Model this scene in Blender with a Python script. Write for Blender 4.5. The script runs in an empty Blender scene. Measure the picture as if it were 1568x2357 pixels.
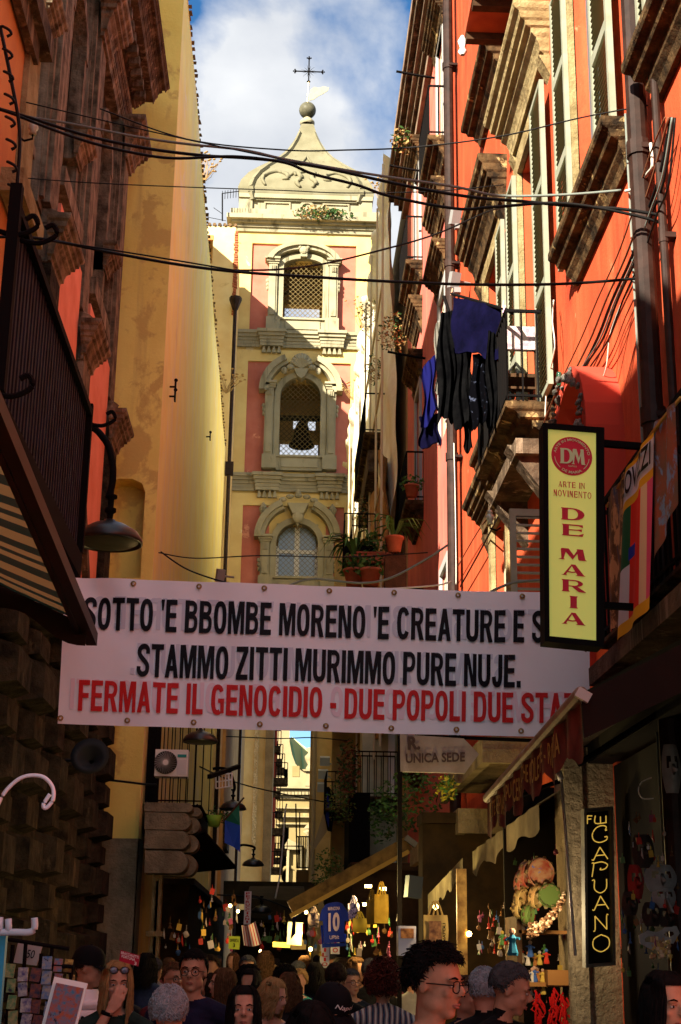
import bpy, bmesh, math, random
from mathutils import Vector, Matrix, noise
R = random.Random(7)
SC = bpy.context.scene
COL = SC.collection
rad = math.radians

# ---------------------------------------------------------------- camera
S_ = 2725 / 1568
F_ = 5746 / S_
CXD, CYD = 784.0, 2357 / 2
def _n(v): v = Vector(v); return v.normalized()
AZ = _n((266, 18548, -5746))
AY = Vector((1128 / S_ - CXD, -(3830 / S_ - CYD), -F_)).normalized()
AY = (AY - AZ * AY.dot(AZ)).normalized()
AX = AY.cross(AZ)
CAM_H = 1.65
cam = bpy.data.cameras.new('camera'); co = bpy.data.objects.new('camera', cam); COL.objects.link(co)
M = Matrix((AX, AY, AZ)).to_4x4(); M.translation = (0, 0, CAM_H)
co.matrix_world = M
cam.sensor_fit = 'HORIZONTAL'; cam.sensor_width = 36; cam.lens = 5746 / 2725 * 36
cam.clip_start = 0.05; cam.clip_end = 2000
SC.camera = co

# ---------------------------------------------------------------- world, sun, exposure
SUN_DIR = Vector((-0.52, -0.72, 0.46)).normalized()      # towards the sun
SKY_STRENGTH = 0.11
SUN_STRENGTH = 2.0
EXPOSURE = 3.15
w = bpy.data.worlds.new('World'); SC.world = w; w.use_nodes = True
nt = w.node_tree; nt.nodes.clear()
N = nt.nodes.new; L = nt.links.new
sky = N('ShaderNodeTexSky'); sky.sky_type = 'NISHITA'; sky.sun_disc = False
sky.sun_elevation = math.asin(SUN_DIR.z); sky.sun_rotation = math.atan2(SUN_DIR.x, SUN_DIR.y)
sky.air_density = 1.0; sky.dust_density = 0.6; sky.ozone_density = 2.5
tc = N('ShaderNodeTexCoord'); mp = N('ShaderNodeMapping'); mp.inputs['Location'].default_value = (6.25, 1.7, 0.5)
mp.inputs['Scale'].default_value = (1, 1, 1.5)
L(tc.outputs['Generated'], mp.inputs['Vector'])
n1 = N('ShaderNodeTexNoise'); n1.inputs['Scale'].default_value = 3.1; n1.inputs['Detail'].default_value = 9; n1.inputs['Roughness'].default_value = 0.52
n1.inputs['Distortion'].default_value = 0.25
L(mp.outputs[0], n1.inputs['Vector'])
cr = N('ShaderNodeValToRGB'); cr.color_ramp.elements[0].position = 0.425; cr.color_ramp.elements[1].position = 0.505
L(n1.outputs['Fac'], cr.inputs['Fac'])
n2 = N('ShaderNodeTexNoise'); n2.inputs['Scale'].default_value = 6.5; n2.inputs['Detail'].default_value = 7
L(mp.outputs[0], n2.inputs['Vector'])
cr2 = N('ShaderNodeValToRGB'); e = cr2.color_ramp.elements
e[0].position = 0.3; e[0].color = (0.58, 0.63, 0.72, 1); e[1].position = 0.72; e[1].color = (1.12, 1.13, 1.14, 1)
L(n2.outputs['Fac'], cr2.inputs['Fac'])
hs = N('ShaderNodeHueSaturation'); hs.inputs['Saturation'].default_value = 1.3; hs.inputs['Value'].default_value = 0.2
L(sky.outputs[0], hs.inputs['Color'])
mx = N('ShaderNodeMixRGB'); L(cr.outputs[0], mx.inputs[0]); L(hs.outputs[0], mx.inputs[1]); L(cr2.outputs[0], mx.inputs[2])
bg = N('ShaderNodeBackground'); bg.inputs[1].default_value = SKY_STRENGTH
ow = N('ShaderNodeOutputWorld'); L(mx.outputs[0], bg.inputs[0]); L(bg.outputs[0], ow.inputs[0])
sl = bpy.data.lights.new('sun', 'SUN'); sl.energy = SUN_STRENGTH; sl.angle = rad(0.55); sl.color = (1.0, 0.9, 0.72)
so = bpy.data.objects.new('sun', sl); COL.objects.link(so)
so.rotation_euler = SUN_DIR.to_track_quat('Z', 'Y').to_euler(); so.location = (0, 0, 60)
SC.view_settings.view_transform = 'Standard'; SC.view_settings.look = 'None'
SC.view_settings.exposure = EXPOSURE; SC.view_settings.gamma = 1
SC.view_settings.use_curve_mapping = False
SC.render.engine = 'CYCLES'
SC.cycles.max_bounces = 9; SC.cycles.diffuse_bounces = 8; SC.cycles.glossy_bounces = 2
SC.cycles.transparent_max_bounces = 6; SC.cycles.transmission_bounces = 2
SC.cycles.sample_clamp_indirect = 4.0
SC.cycles.use_denoising = True

# ---------------------------------------------------------------- rays: where a point seen at (px, py) of a 1568 px wide print stands
def ray(px, py):
    v = Vector((px - CXD, -(py - CYD), -F_)); return Vector((v.dot(AX), v.dot(AY), v.dot(AZ)))
def P(px, py, Y):
    r = ray(px, py); r = r * (Y / r.y); r.z += CAM_H; return r
def PXp(px, py, X):
    r = ray(px, py); r = r * (X / r.x); r.z += CAM_H; return r

# ---------------------------------------------------------------- materials
MATS = {}
def mat(name, c, rough=0.8, c2=None, scale=3.0, streak=None, patch=None, bump=0.0, bscale=30.0, metal=0.0, spec=0.12, emit=None, detail=5, grime=None, alpha=None):
    """plain colour c mottled with c2, vertical streaks, patches with a ragged edge, fine bump"""
    if name in MATS: return MATS[name]
    dk = lambda q: tuple(x * (.4 if max(q) < .05 else .65 if max(q) < .12 else 1) for x in q)
    c = dk(c); c2 = dk(c2) if c2 else None
    m = bpy.data.materials.new(name); m.use_nodes = True; nt = m.node_tree; N = nt.nodes.new; L = nt.links.new
    b = nt.nodes['Principled BSDF']; b.inputs['Roughness'].default_value = rough; b.inputs['Metallic'].default_value = metal
    b.inputs['Specular IOR Level'].default_value = spec
    b.inputs['Base Color'].default_value = (*c, 1)
    if emit:
        b.inputs['Emission Color'].default_value = (*emit[0], 1); b.inputs['Emission Strength'].default_value = emit[1]
    geo = N('ShaderNodeNewGeometry'); cur = None
    def nz(sc, vec=None, det=detail, ro=0.6, dist=0.0):
        n = N('ShaderNodeTexNoise'); n.inputs['Scale'].default_value = sc; n.inputs['Detail'].default_value = det
        n.inputs['Roughness'].default_value = ro; n.inputs['Distortion'].default_value = dist
        L(vec or geo.outputs['Position'], n.inputs['Vector']); return n.outputs['Fac']
    def ramp(fac, p0, p1):
        r = N('ShaderNodeMapRange'); r.inputs[1].default_value = p0; r.inputs[2].default_value = p1; L(fac, r.inputs[0]); return r.outputs[0]
    def mix(fac, col):
        nonlocal cur
        k = N('ShaderNodeMixRGB'); L(fac, k.inputs[0])
        if cur is None: k.inputs[1].default_value = (*c, 1)
        else: L(cur, k.inputs[1])
        k.inputs[2].default_value = (*col, 1); cur = k.outputs[0]
    if c2: mix(ramp(nz(scale), 0.35, 0.65), c2)
    if streak:
        mpn = N('ShaderNodeMapping'); mpn.inputs['Scale'].default_value = (1, 1, 0.06); L(geo.outputs['Position'], mpn.inputs['Vector'])
        mix(ramp(nz(streak[1], mpn.outputs[0], 4), streak[2] if len(streak) > 2 else 0.5, 0.72), streak[0])
    if patch:
        mix(ramp(nz(patch[1], None, 8, 0.65, 0.4), patch[2], patch[2] + 0.05), patch[0])
    if grime:
        mpn = N('ShaderNodeMapping'); mpn.inputs['Scale'].default_value = (1, 1, 0.35); L(geo.outputs['Position'], mpn.inputs['Vector'])
        mix(ramp(nz(grime[1], mpn.outputs[0], 7, 0.7), grime[2], grime[2] + 0.14), grime[0])
    if cur is not None: L(cur, b.inputs['Base Color'])
    if bump:
        bn = N('ShaderNodeBump'); bn.inputs['Strength'].default_value = bump; bn.inputs['Distance'].default_value = 0.02 if bump < .6 else 0.05
        L(nz(bscale, None, 6, 0.65), bn.inputs['Height']); L(bn.outputs[0], b.inputs['Normal'])
    if alpha is not None:
        b.inputs['Alpha'].default_value = alpha
    MATS[name] = m; return m

M_orange = mat('orange_plaster', (0.62, 0.26, 0.09), 0.85, (0.5, 0.19, 0.07), 1.2, streak=((0.6, 0.25, 0.08), 5), bump=.3)
M_red = mat('red_plaster', (0.52, 0.085, 0.032), 0.8, (0.44, 0.065, 0.026), 1.1, streak=((0.58, 0.11, 0.045), 4), bump=.3, grime=((0.33, 0.045, 0.02), 1.0, 0.52), patch=((0.56, 0.2, 0.1), 2.6, 0.66))
M_pinkred = mat('faded_red_plaster', (0.62, 0.17, 0.14), 0.85, (0.5, 0.13, 0.1), 1.3, streak=((0.7, 0.2, 0.13), 4), bump=.25, grime=((0.4, 0.1, 0.07), 2.0, 0.62))
M_ochre = mat('stained_ochre_plaster', (0.84, 0.7, 0.2), 0.9, (0.72, 0.56, 0.14), 0.6, patch=((0.6, 0.43, 0.13), 0.9, 0.53), grime=((0.52, 0.37, 0.12), 1.6, 0.6), streak=((0.6, 0.46, 0.15), 3, .55), bump=.35, bscale=14)
M_cream = mat('streaked_cream_plaster', (0.9, 0.8, 0.3), 0.85, (0.86, 0.7, 0.22), 0.8, streak=((0.78, 0.7, 0.4), 2.2, 0.45), patch=((0.84, 0.74, 0.46), 0.7, 0.6), grime=((0.6, 0.45, 0.2), .9, .63), bump=.2)
M_domest = mat('dome_grey_stucco', (0.2, 0.185, 0.12), 0.85, (0.15, 0.138, 0.085), 1.2, grime=((0.085, 0.075, 0.045), 1.6, 0.6), bump=.25)
M_tyel = mat('tower_yellow_plaster', (0.68, 0.52, 0.2), 0.85, (0.6, 0.42, 0.15), 0.9, patch=((0.72, 0.62, 0.38), 0.8, 0.64), grime=((0.45, 0.3, 0.12), 1.4, .62), bump=.15)
M_tpink = mat('tower_pink_plaster', (0.5, 0.17, 0.12), 0.85, (0.42, 0.125, 0.085), 1.1, patch=((0.7, 0.32, 0.2), 0.8, 0.62), bump=.15)
M_tstone = mat('tower_grey_stucco', (0.33, 0.3, 0.2), 0.85, (0.25, 0.225, 0.145), 1.2, grime=((0.085, 0.075, 0.045), 1.8, 0.58), bump=.25, patch=((0.28, 0.25, 0.17), 1.2, 0.66), streak=((0.11, 0.1, 0.06), 3, .62))
M_lstone = mat('dark_volcanic_stone', (0.075, 0.058, 0.035), 0.95, (0.02, 0.015, 0.01), 5, grime=((0.15, 0.11, 0.07), 3.4, 0.57), patch=((0.022, 0.016, 0.012), 2.0, .56), bump=1.0, bscale=12)
M_lstone2 = mat('worn_brown_moulding', (0.2, 0.155, 0.105), 0.9, (0.08, 0.058, 0.036), 4.0, streak=((0.32, 0.25, 0.18), 6, .5), grime=((0.045, 0.03, 0.02), 2.2, .58), bump=.7, bscale=16)
M_lpink = mat('church_pink_plaster', (0.72, 0.26, 0.17), 0.85, (0.6, 0.19, 0.11), 1.5, bump=.2)
M_corn = mat('weathered_cornice', (0.055, 0.036, 0.024), 0.9, (0.14, 0.095, 0.06), 3.5, streak=((0.3, 0.22, 0.15), 9, 0.56), bump=.7, bscale=16)
M_base = mat('sooty_rusticated_stone', (0.075, 0.058, 0.042), 0.95, (0.026, 0.021, 0.016), 4, grime=((0.13, 0.095, 0.06), 3.2, 0.58), bump=1.0, bscale=8)
M_tan = mat('tan_tuff_stone', (0.36, 0.28, 0.14), 0.9, (0.2, 0.145, 0.065), 4.0, grime=((0.08, 0.055, 0.03), 2.6, 0.6), bump=.8, bscale=12)
M_head = mat('brown_window_hood', (0.12, 0.07, 0.03), 0.9, (0.035, 0.022, 0.012), 5.0, grime=((0.02, 0.014, 0.009), 2.5, .55), patch=((0.38, 0.27, 0.12), 3.5, 0.6), bump=.7, bscale=14)
M_dark = mat('black_iron', (0.012, 0.01, 0.01), 0.75, spec=.05)
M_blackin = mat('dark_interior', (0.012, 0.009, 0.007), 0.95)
M_blue = mat('dark_blue_sheet_metal', (0.012, 0.024, 0.05), 0.6, (0.005, 0.009, 0.018), 6, spec=.08)
M_cable = mat('black_cable', (0.018, 0.018, 0.018), 0.5)
M_cableg = mat('grey_cable', (0.16, 0.19, 0.17), 0.6)
M_cablew = mat('white_cable', (0.62, 0.6, 0.52), 0.6)
M_brownc = mat('brown_cable', (0.16, 0.06, 0.03), 0.7)
M_pipe = mat('drainpipe_brown', (0.03, 0.014, 0.01), 0.5, (0.05, 0.024, 0.018), 6, spec=.15)
M_shut = mat('grey_green_shutter', (0.27, 0.28, 0.22), 0.6, (0.22, 0.23, 0.17), 5)
M_shutd = mat('louvre_slat', (0.26, 0.25, 0.16), 0.7)
M_frameb = mat('blue_grey_frame', (0.085, 0.125, 0.14), 0.5)
M_frameg = mat('pale_frame', (0.5, 0.46, 0.34), 0.7, (0.36, 0.32, 0.22), 5)
M_glass = mat('window_glass', (0.05, 0.06, 0.07), 0.08, spec=.9)
M_glassb = mat('bright_window_glass', (0.26, 0.36, 0.5), 0.12, spec=.9)
M_vinyl = mat('banner_vinyl', (0.84, 0.9, 0.94), 0.45, (0.79, 0.86, 0.92), 1.0, spec=.4, bump=.05, bscale=60)
M_ink = mat('banner_black_ink', (0.012, 0.012, 0.02), 0.5)
M_red_ink = mat('banner_red_ink', (0.56, 0.022, 0.022), 0.5)
M_ghost = mat('print_through_grey', (0.6, 0.68, 0.78), 0.5)
M_ghostr = mat('print_through_pink', (0.8, 0.7, 0.78), 0.5)
M_brass = mat('brass_eyelet', (0.35, 0.27, 0.12), 0.35, metal=.8)
M_signy = mat('sign_yellow_panel', (0.78, 0.86, 0.2), 0.4, emit=((.75, .85, .18), .02))  # faint glow added to brighten the unlit sign face
M_signr = mat('sign_crimson_print', (0.55, 0.02, 0.045), 0.45)
M_signg = mat('sign_pale_green_print', (0.55, 0.66, 0.36), 0.45)
M_neon = mat('yellow_neon_tube', (0.9, 0.65, 0.12), 0.3, emit=((1.0, 0.62, 0.1), 0.06))
M_conc = mat('weathered_concrete', (0.26, 0.21, 0.13), 0.9, (0.15, 0.12, 0.075), 3, grime=((0.07, 0.055, 0.04), 2.5, 0.55), bump=.7, bscale=18)
M_greyst = mat('grey_pilaster_stone', (0.3, 0.25, 0.17), 0.9, (0.16, 0.135, 0.09), 3, grime=((0.05, 0.04, 0.03), 2.5, 0.56), bump=.8, bscale=16)
M_wood = mat('old_wood', (0.11, 0.055, 0.025), 0.8, (0.06, 0.03, 0.014), 6, bump=.4)
M_leaf = mat('green_leaves', (0.055, 0.16, 0.03), 0.6, (0.1, 0.22, 0.04), 4)
M_leafd = mat('dark_green_leaves', (0.03, 0.09, 0.025), 0.6, (0.06, 0.13, 0.03), 4)
M_dry = mat('dry_straw_weed', (0.34, 0.21, 0.08), 0.8)
M_terra = mat('terracotta', (0.42, 0.13, 0.06), 0.8, (0.3, 0.09, 0.04), 6)
M_tarp = mat('white_scaffold_sheet', (0.88, 0.84, 0.7), 0.7, (0.76, 0.68, 0.5), 1.6, bump=.6, bscale=5, streak=((0.6, 0.48, 0.3), 2.5, 0.64))
M_tarpb = mat('brown_sheeting', (0.45, 0.25, 0.09), 0.8, (0.26, 0.13, 0.05), 2.0, bump=.6, bscale=6)
M_white = mat('white_paint', (0.78, 0.78, 0.76), 0.5, (0.7, 0.7, 0.68), 4)
M_marble = mat('far_church_stucco', (0.26, 0.2, 0.085), 0.85, (0.2, 0.15, 0.065), 0.5, grime=((0.5, 0.42, 0.25), .8, 0.62), bump=.1)
M_marblew = mat('far_church_white_trim', (0.3, 0.25, 0.14), 0.8, (0.25, 0.2, 0.11), 0.7)
M_copper = mat('green_copper_roof', (0.5, 0.56, 0.24), 0.7, (0.52, 0.56, 0.3), 0.8)
M_road = mat('paving_dark_basalt', (0.06, 0.055, 0.05), 0.7, (0.035, 0.032, 0.03), 2, bump=.5)
# ---------------------------------------------------------------- mesh builder
class MB:
    def __init__(s): s.v = []; s.f = []; s.m = []
    def add(s, vs, fs, m=0):
        o = len(s.v); s.v += [Vector(v) for v in vs]; s.f += [tuple(i + o for i in f) for f in fs]; s.m += [m] * len(fs); return s
    def box(s, x0, x1, y0, y1, z0, z1, m=0):
        return s.add([(x, y, z) for x in (x0, x1) for y in (y0, y1) for z in (z0, z1)],
                     [(0, 1, 3, 2), (4, 6, 7, 5), (0, 4, 5, 1), (2, 3, 7, 6), (0, 2, 6, 4), (1, 5, 7, 3)], m)
    def obox(s, c, size, rot=(0, 0, 0), m=0):
        from mathutils import Euler
        E_ = Euler(rot).to_matrix(); c = Vector(c); h = [a / 2 for a in size]
        return s.add([c + E_ @ Vector((x * h[0], y * h[1], z * h[2])) for x in (-1, 1) for y in (-1, 1) for z in (-1, 1)],
                     [(0, 1, 3, 2), (4, 6, 7, 5), (0, 4, 5, 1), (2, 3, 7, 6), (0, 2, 6, 4), (1, 5, 7, 3)], m)
    def beam(s, a, b, w, h, m=0):
        a = Vector(a); b = Vector(b); d = (b - a).normalized(); up = Vector((0, 0, 1))
        if abs(d.z) > .95: up = Vector((0, 1, 0))
        x = d.cross(up).normalized() * (w / 2); y = x.cross(d).normalized() * (h / 2)
        return s.add([a - x - y, a + x - y, a + x + y, a - x + y, b - x - y, b + x - y, b + x + y, b - x + y],
                     [(0, 3, 2, 1), (4, 5, 6, 7), (0, 1, 5, 4), (1, 2, 6, 5), (2, 3, 7, 6), (3, 0, 4, 7)], m)
    def tube(s, path, r, seg=6, m=0, cap=True):
        path = [Vector(p) for p in path]; n = len(path); o = len(s.v)
        rs = r if isinstance(r, (list, tuple)) else [r] * n
        up = Vector((0.12, 0.2, 1)).normalized()
        for i, p in enumerate(path):
            d = (path[min(i + 1, n - 1)] - path[max(i - 1, 0)])
            d = d.normalized() if d.length > 1e-9 else Vector((0, 0, 1))
            u = up if abs(d.dot(up)) < .93 else Vector((1, 0.1, 0))
            x = d.cross(u).normalized(); y = x.cross(d)
            for k in range(seg):
                a = 2 * math.pi * k / seg; s.v.append(p + (x * math.cos(a) + y * math.sin(a)) * rs[i])
        for i in range(n - 1):
            for k in range(seg):
                k2 = (k + 1) % seg; s.f.append((o + i * seg + k, o + i * seg + k2, o + (i + 1) * seg + k2, o + (i + 1) * seg + k)); s.m.append(m)
        if cap:
            s.f.append(tuple(o + k for k in reversed(range(seg)))); s.m.append(m)
            s.f.append(tuple(o + (n - 1) * seg + k for k in range(seg))); s.m.append(m)
        return s
    def lathe(s, prof, c=(0, 0, 0), seg=16, m=0, mtx=None, sx=1, sy=1):
        c = Vector(c); o = len(s.v); n = len(prof)
        for r, z in prof:
            for k in range(seg):
                a = 2 * math.pi * k / seg; v = Vector((r * math.cos(a) * sx, r * math.sin(a) * sy, z))
                s.v.append(c + (mtx @ v if mtx else v))
        for i in range(n - 1):
            for k in range(seg):
                k2 = (k + 1) % seg; s.f.append((o + i * seg + k, o + i * seg + k2, o + (i + 1) * seg + k2, o + (i + 1) * seg + k)); s.m.append(m)
        return s
    def ell(s, c, r, seg=12, rings=8, m=0, mtx=None, nz=0.0, sc=3.0):
        c = Vector(c); r = r if isinstance(r, (tuple, list)) else (r, r, r); o = len(s.v)
        for i in range(rings + 1):
            t = math.pi * i / rings
            for k in range(seg):
                a = 2 * math.pi * k / seg
                v = Vector((math.sin(t) * math.cos(a), math.sin(t) * math.sin(a), math.cos(t)))
                if nz: v = v * (1 + nz * noise.noise(v * sc + c))
                v = Vector((v.x * r[0], v.y * r[1], v.z * r[2]))
                s.v.append(c + (mtx @ v if mtx else v))
        for i in range(rings):
            for k in range(seg):
                k2 = (k + 1) % seg; s.f.append((o + i * seg + k, o + (i + 1) * seg + k, o + (i + 1) * seg + k2, o + i * seg + k2)); s.m.append(m)
        return s
    def grid(s, fn, nu, nv, m=0):
        o = len(s.v)
        for j in range(nv + 1):
            for i in range(nu + 1): s.v.append(Vector(fn(i / nu, j / nv)))
        for j in range(nv):
            for i in range(nu):
                a = o + j * (nu + 1) + i; s.f.append((a, a + 1, a + nu + 2, a + nu + 1)); s.m.append(m)
        return s
    def prism(s, pts, d0, d1, plane='xz', m=0):
        """polygon pts (u, v) pushed from d0 to d1 along the missing axis"""
        def mk(u, v, d):
            return (u, d, v) if plane == 'xz' else ((d, u, v) if plane == 'yz' else (u, v, d))
        n = len(pts); vs = [mk(u, v, d0) for u, v in pts] + [mk(u, v, d1) for u, v in pts]
        fs = [tuple(range(n)), tuple(reversed(range(n, 2 * n)))] + [(i, i + n, (i + 1) % n + n, (i + 1) % n) for i in range(n)]
        return s.add(vs, fs, m)
    def quad(s, a, b, c, d, m=0): return s.add([a, b, c, d], [(0, 1, 2, 3)], m)
    def cyl(s, a, b, r, seg=10, m=0): return s.tube([a, b], r, seg, m)
    def build(s, name, mats, parent=None, smooth=False, fix=False):
        me = bpy.data.meshes.new(name); mats = mats if isinstance(mats, (list, tuple)) else [mats]
        off = Vector((0, 0, 0)); p = parent
        while p is not None: off += p.location; p = p.parent
        me.from_pydata([v - off for v in s.v], [], s.f)
        for mm in mats: me.materials.append(mm)
        if len(mats) > 1: me.polygons.foreach_set('material_index', s.m)
        if smooth: me.polygons.foreach_set('use_smooth', [True] * len(me.polygons))
        if fix or True:
            bm = bmesh.new(); bm.from_mesh(me)
            if len(bm.faces) < 60000: bmesh.ops.recalc_face_normals(bm, faces=bm.faces)
            bm.to_mesh(me); bm.free()
        o = bpy.data.objects.new(name, me); COL.objects.link(o)
        if parent is not None: o.parent = parent
        return o
def thing(name, label, cat, loc=(0, 0, 0), group=None):
    o = bpy.data.objects.new(name, None); COL.objects.link(o); o.location = loc; o.empty_display_size = .2
    o['label'] = label; o['category'] = cat
    if group: o['group'] = group
    return o
def tag(o, label, cat, group=None):
    o['label'] = label; o['category'] = cat
    if group: o['group'] = group
    return o
def stuff(o): o['kind'] = 'stuff'; return o
def single(mb, name, mats, label, cat, group=None, smooth=False, loc=None):
    """a thing that is one mesh, with its origin at its base"""
    if loc is None:
        lo = [min(v[i] for v in mb.v) for i in range(3)]; hi = [max(v[i] for v in mb.v) for i in range(3)]
        loc = ((lo[0] + hi[0]) / 2, (lo[1] + hi[1]) / 2, lo[2])
    loc = Vector(loc); mb.v = [v - loc for v in mb.v]
    o = mb.build(name, mats, None, smooth); o.location = loc
    return tag(o, label, cat, group)
def copy_tree(o, loc=None, parent=None, rotz=None):
    c = o.copy(); COL.objects.link(c); c.parent = parent
    if loc is not None: c.location = loc
    if rotz is not None: c.rotation_euler.z = rotz
    for ch in o.children: copy_tree(ch, None, c)
    return c
def inst(me_obj, name, parent, loc, rot=None, scale=None):
    o = bpy.data.objects.new(name, me_obj); COL.objects.link(o); o.parent = parent; o.location = loc
    if rot: o.rotation_euler = rot
    if scale: o.scale = scale
    return o
def unit_box_mesh(name, m, jit=0.0):
    mb = MB().box(-.5, .5, -.5, .5, -.5, .5); me = bpy.data.meshes.new(name); me.from_pydata([v for v in mb.v], [], mb.f); me.materials.append(m); return me
def poff(parent):
    off = Vector((0, 0, 0)); p = parent
    while p is not None: off += p.location; p = p.parent
    return off
def pieces(name, me, parent, boxes, jit=0.0):
    """one object per (centre, size) sharing one unit mesh"""
    off = poff(parent); out = []
    for c, s in boxes:
        o = bpy.data.objects.new(name, me); COL.objects.link(o); o.parent = parent
        o.location = Vector(c) - off + Vector([R.uniform(-jit, jit) for _ in range(3)]); o.scale = s; out.append(o)
    return out

# wall with rectangular openings: mp(u, v, d) -> point, d is depth behind the wall face
def holed(mb, u0, u1, v0, v1, holes, mp, depth=.25, m=0, rm=0):
    us = sorted({u0, u1, *[h[0] for h in holes], *[h[1] for h in holes]}); vs = sorted({v0, v1, *[h[2] for h in holes], *[h[3] for h in holes]})
    for i in range(len(us) - 1):
        for j in range(len(vs) - 1):
            a, b, c, d = us[i], us[i + 1], vs[j], vs[j + 1]; mu, mv = (a + b) / 2, (c + d) / 2
            if any(h[0] < mu < h[1] and h[2] < mv < h[3] for h in holes): continue
            mb.quad(mp(a, c, 0), mp(b, c, 0), mp(b, d, 0), mp(a, d, 0), m)
    for h in holes:
        a, b, c, d = h[:4]; D = h[4] if len(h) > 4 else depth
        for p, q in (((a, c), (b, c)), ((b, c), (b, d)), ((b, d), (a, d)), ((a, d), (a, c))):
            mb.quad(mp(*p, 0), mp(*q, 0), mp(*q, D), mp(*p, D), rm)
    return mb

# letters -------------------------------------------------------
_gc = {}
def glyphs(s, bold=0.0, font_shear=0.0):
    key = (s, bold)
    if key in _gc: return _gc[key]
    cu = bpy.data.curves.new('txt', 'FONT'); cu.body = s; cu.size = 1; cu.offset = bold; cu.resolution_u = 4; cu.shear = font_shear
    o = bpy.data.objects.new('txt', cu); COL.objects.link(o)
    dg = bpy.context.evaluated_depsgraph_get(); dg.update()
    me = bpy.data.meshes.new_from_object(o.evaluated_get(dg))
    vs = [v.co.copy() for v in me.vertices]; fs = [tuple(p.vertices) for p in me.polygons]
    bpy.data.objects.remove(o); bpy.data.curves.remove(cu); bpy.data.meshes.remove(me)
    x0 = min(v.x for v in vs); x1 = max(v.x for v in vs); y0 = min(v.y for v in vs); y1 = max(v.y for v in vs)
    _gc[key] = ([((v.x - x0) / (x1 - x0), (v.y - y0) / (y1 - y0)) for v in vs], fs)
    return _gc[key]
def text_on(mb, s, mp, u0, u1, v0, v1, bold=0.0, m=0, flip=False):
    """letters of s fitted into [u0,u1]x[v0,v1] of a surface mp(u, v) (v upwards)"""
    vs, fs = glyphs(s, bold)
    mb.add([mp(u0 + (u1 - u0) * ((1 - x) if flip else x), v0 + (v1 - v0) * y) for x, y in vs], fs, m)
    return mb
def plane_map(o, u, v):
    o = Vector(o); u = Vector(u); v = Vector(v)
    return lambda a, b: o + u * a + v * b
def arc(cx, cz, r, a0, a1, n, rz=None):
    rz = rz or r
    return [(cx + r * math.cos(rad(a0 + (a1 - a0) * i / n)), cz + rz * math.sin(rad(a0 + (a1 - a0) * i / n))) for i in range(n + 1)]
def smooth_path(pts, n=6):
    pts = [Vector(p) for p in pts]; out = []
    for i in range(len(pts) - 1):
        p0 = pts[max(i - 1, 0)]; p1 = pts[i]; p2 = pts[i + 1]; p3 = pts[min(i + 2, len(pts) - 1)]
        for k in range(n):
            t = k / n
            out.append(0.5 * ((2 * p1) + (p2 - p0) * t + (2 * p0 - 5 * p1 + 4 * p2 - p3) * t * t + (3 * p1 - p0 - 3 * p2 + p3) * t ** 3))
    out.append(pts[-1]); return out
def leaves(mb, c, r, n, size, m=0, mats=1):
    c = Vector(c); r = r if isinstance(r, tuple) else (r, r, r)
    for _ in range(n):
        d = Vector((R.gauss(0, 1), R.gauss(0, 1), R.gauss(0, 1))).normalized() * (R.random() ** .4)
        p = c + Vector((d.x * r[0], d.y * r[1], d.z * r[2]))
        u = Vector((R.gauss(0, 1), R.gauss(0, 1), R.gauss(0, .7))).normalized() * size * R.uniform(.6, 1.3); w_ = u.cross(Vector((R.gauss(0, 1), R.gauss(0, 1), R.gauss(0, 1)))).normalized() * size * .45
        mb.add([p - u * .5, p + w_ * .5, p + u * .5, p - w_ * .5], [(0, 1, 2, 3)], R.randrange(mats) if mats > 1 else m)
    return mb


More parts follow.
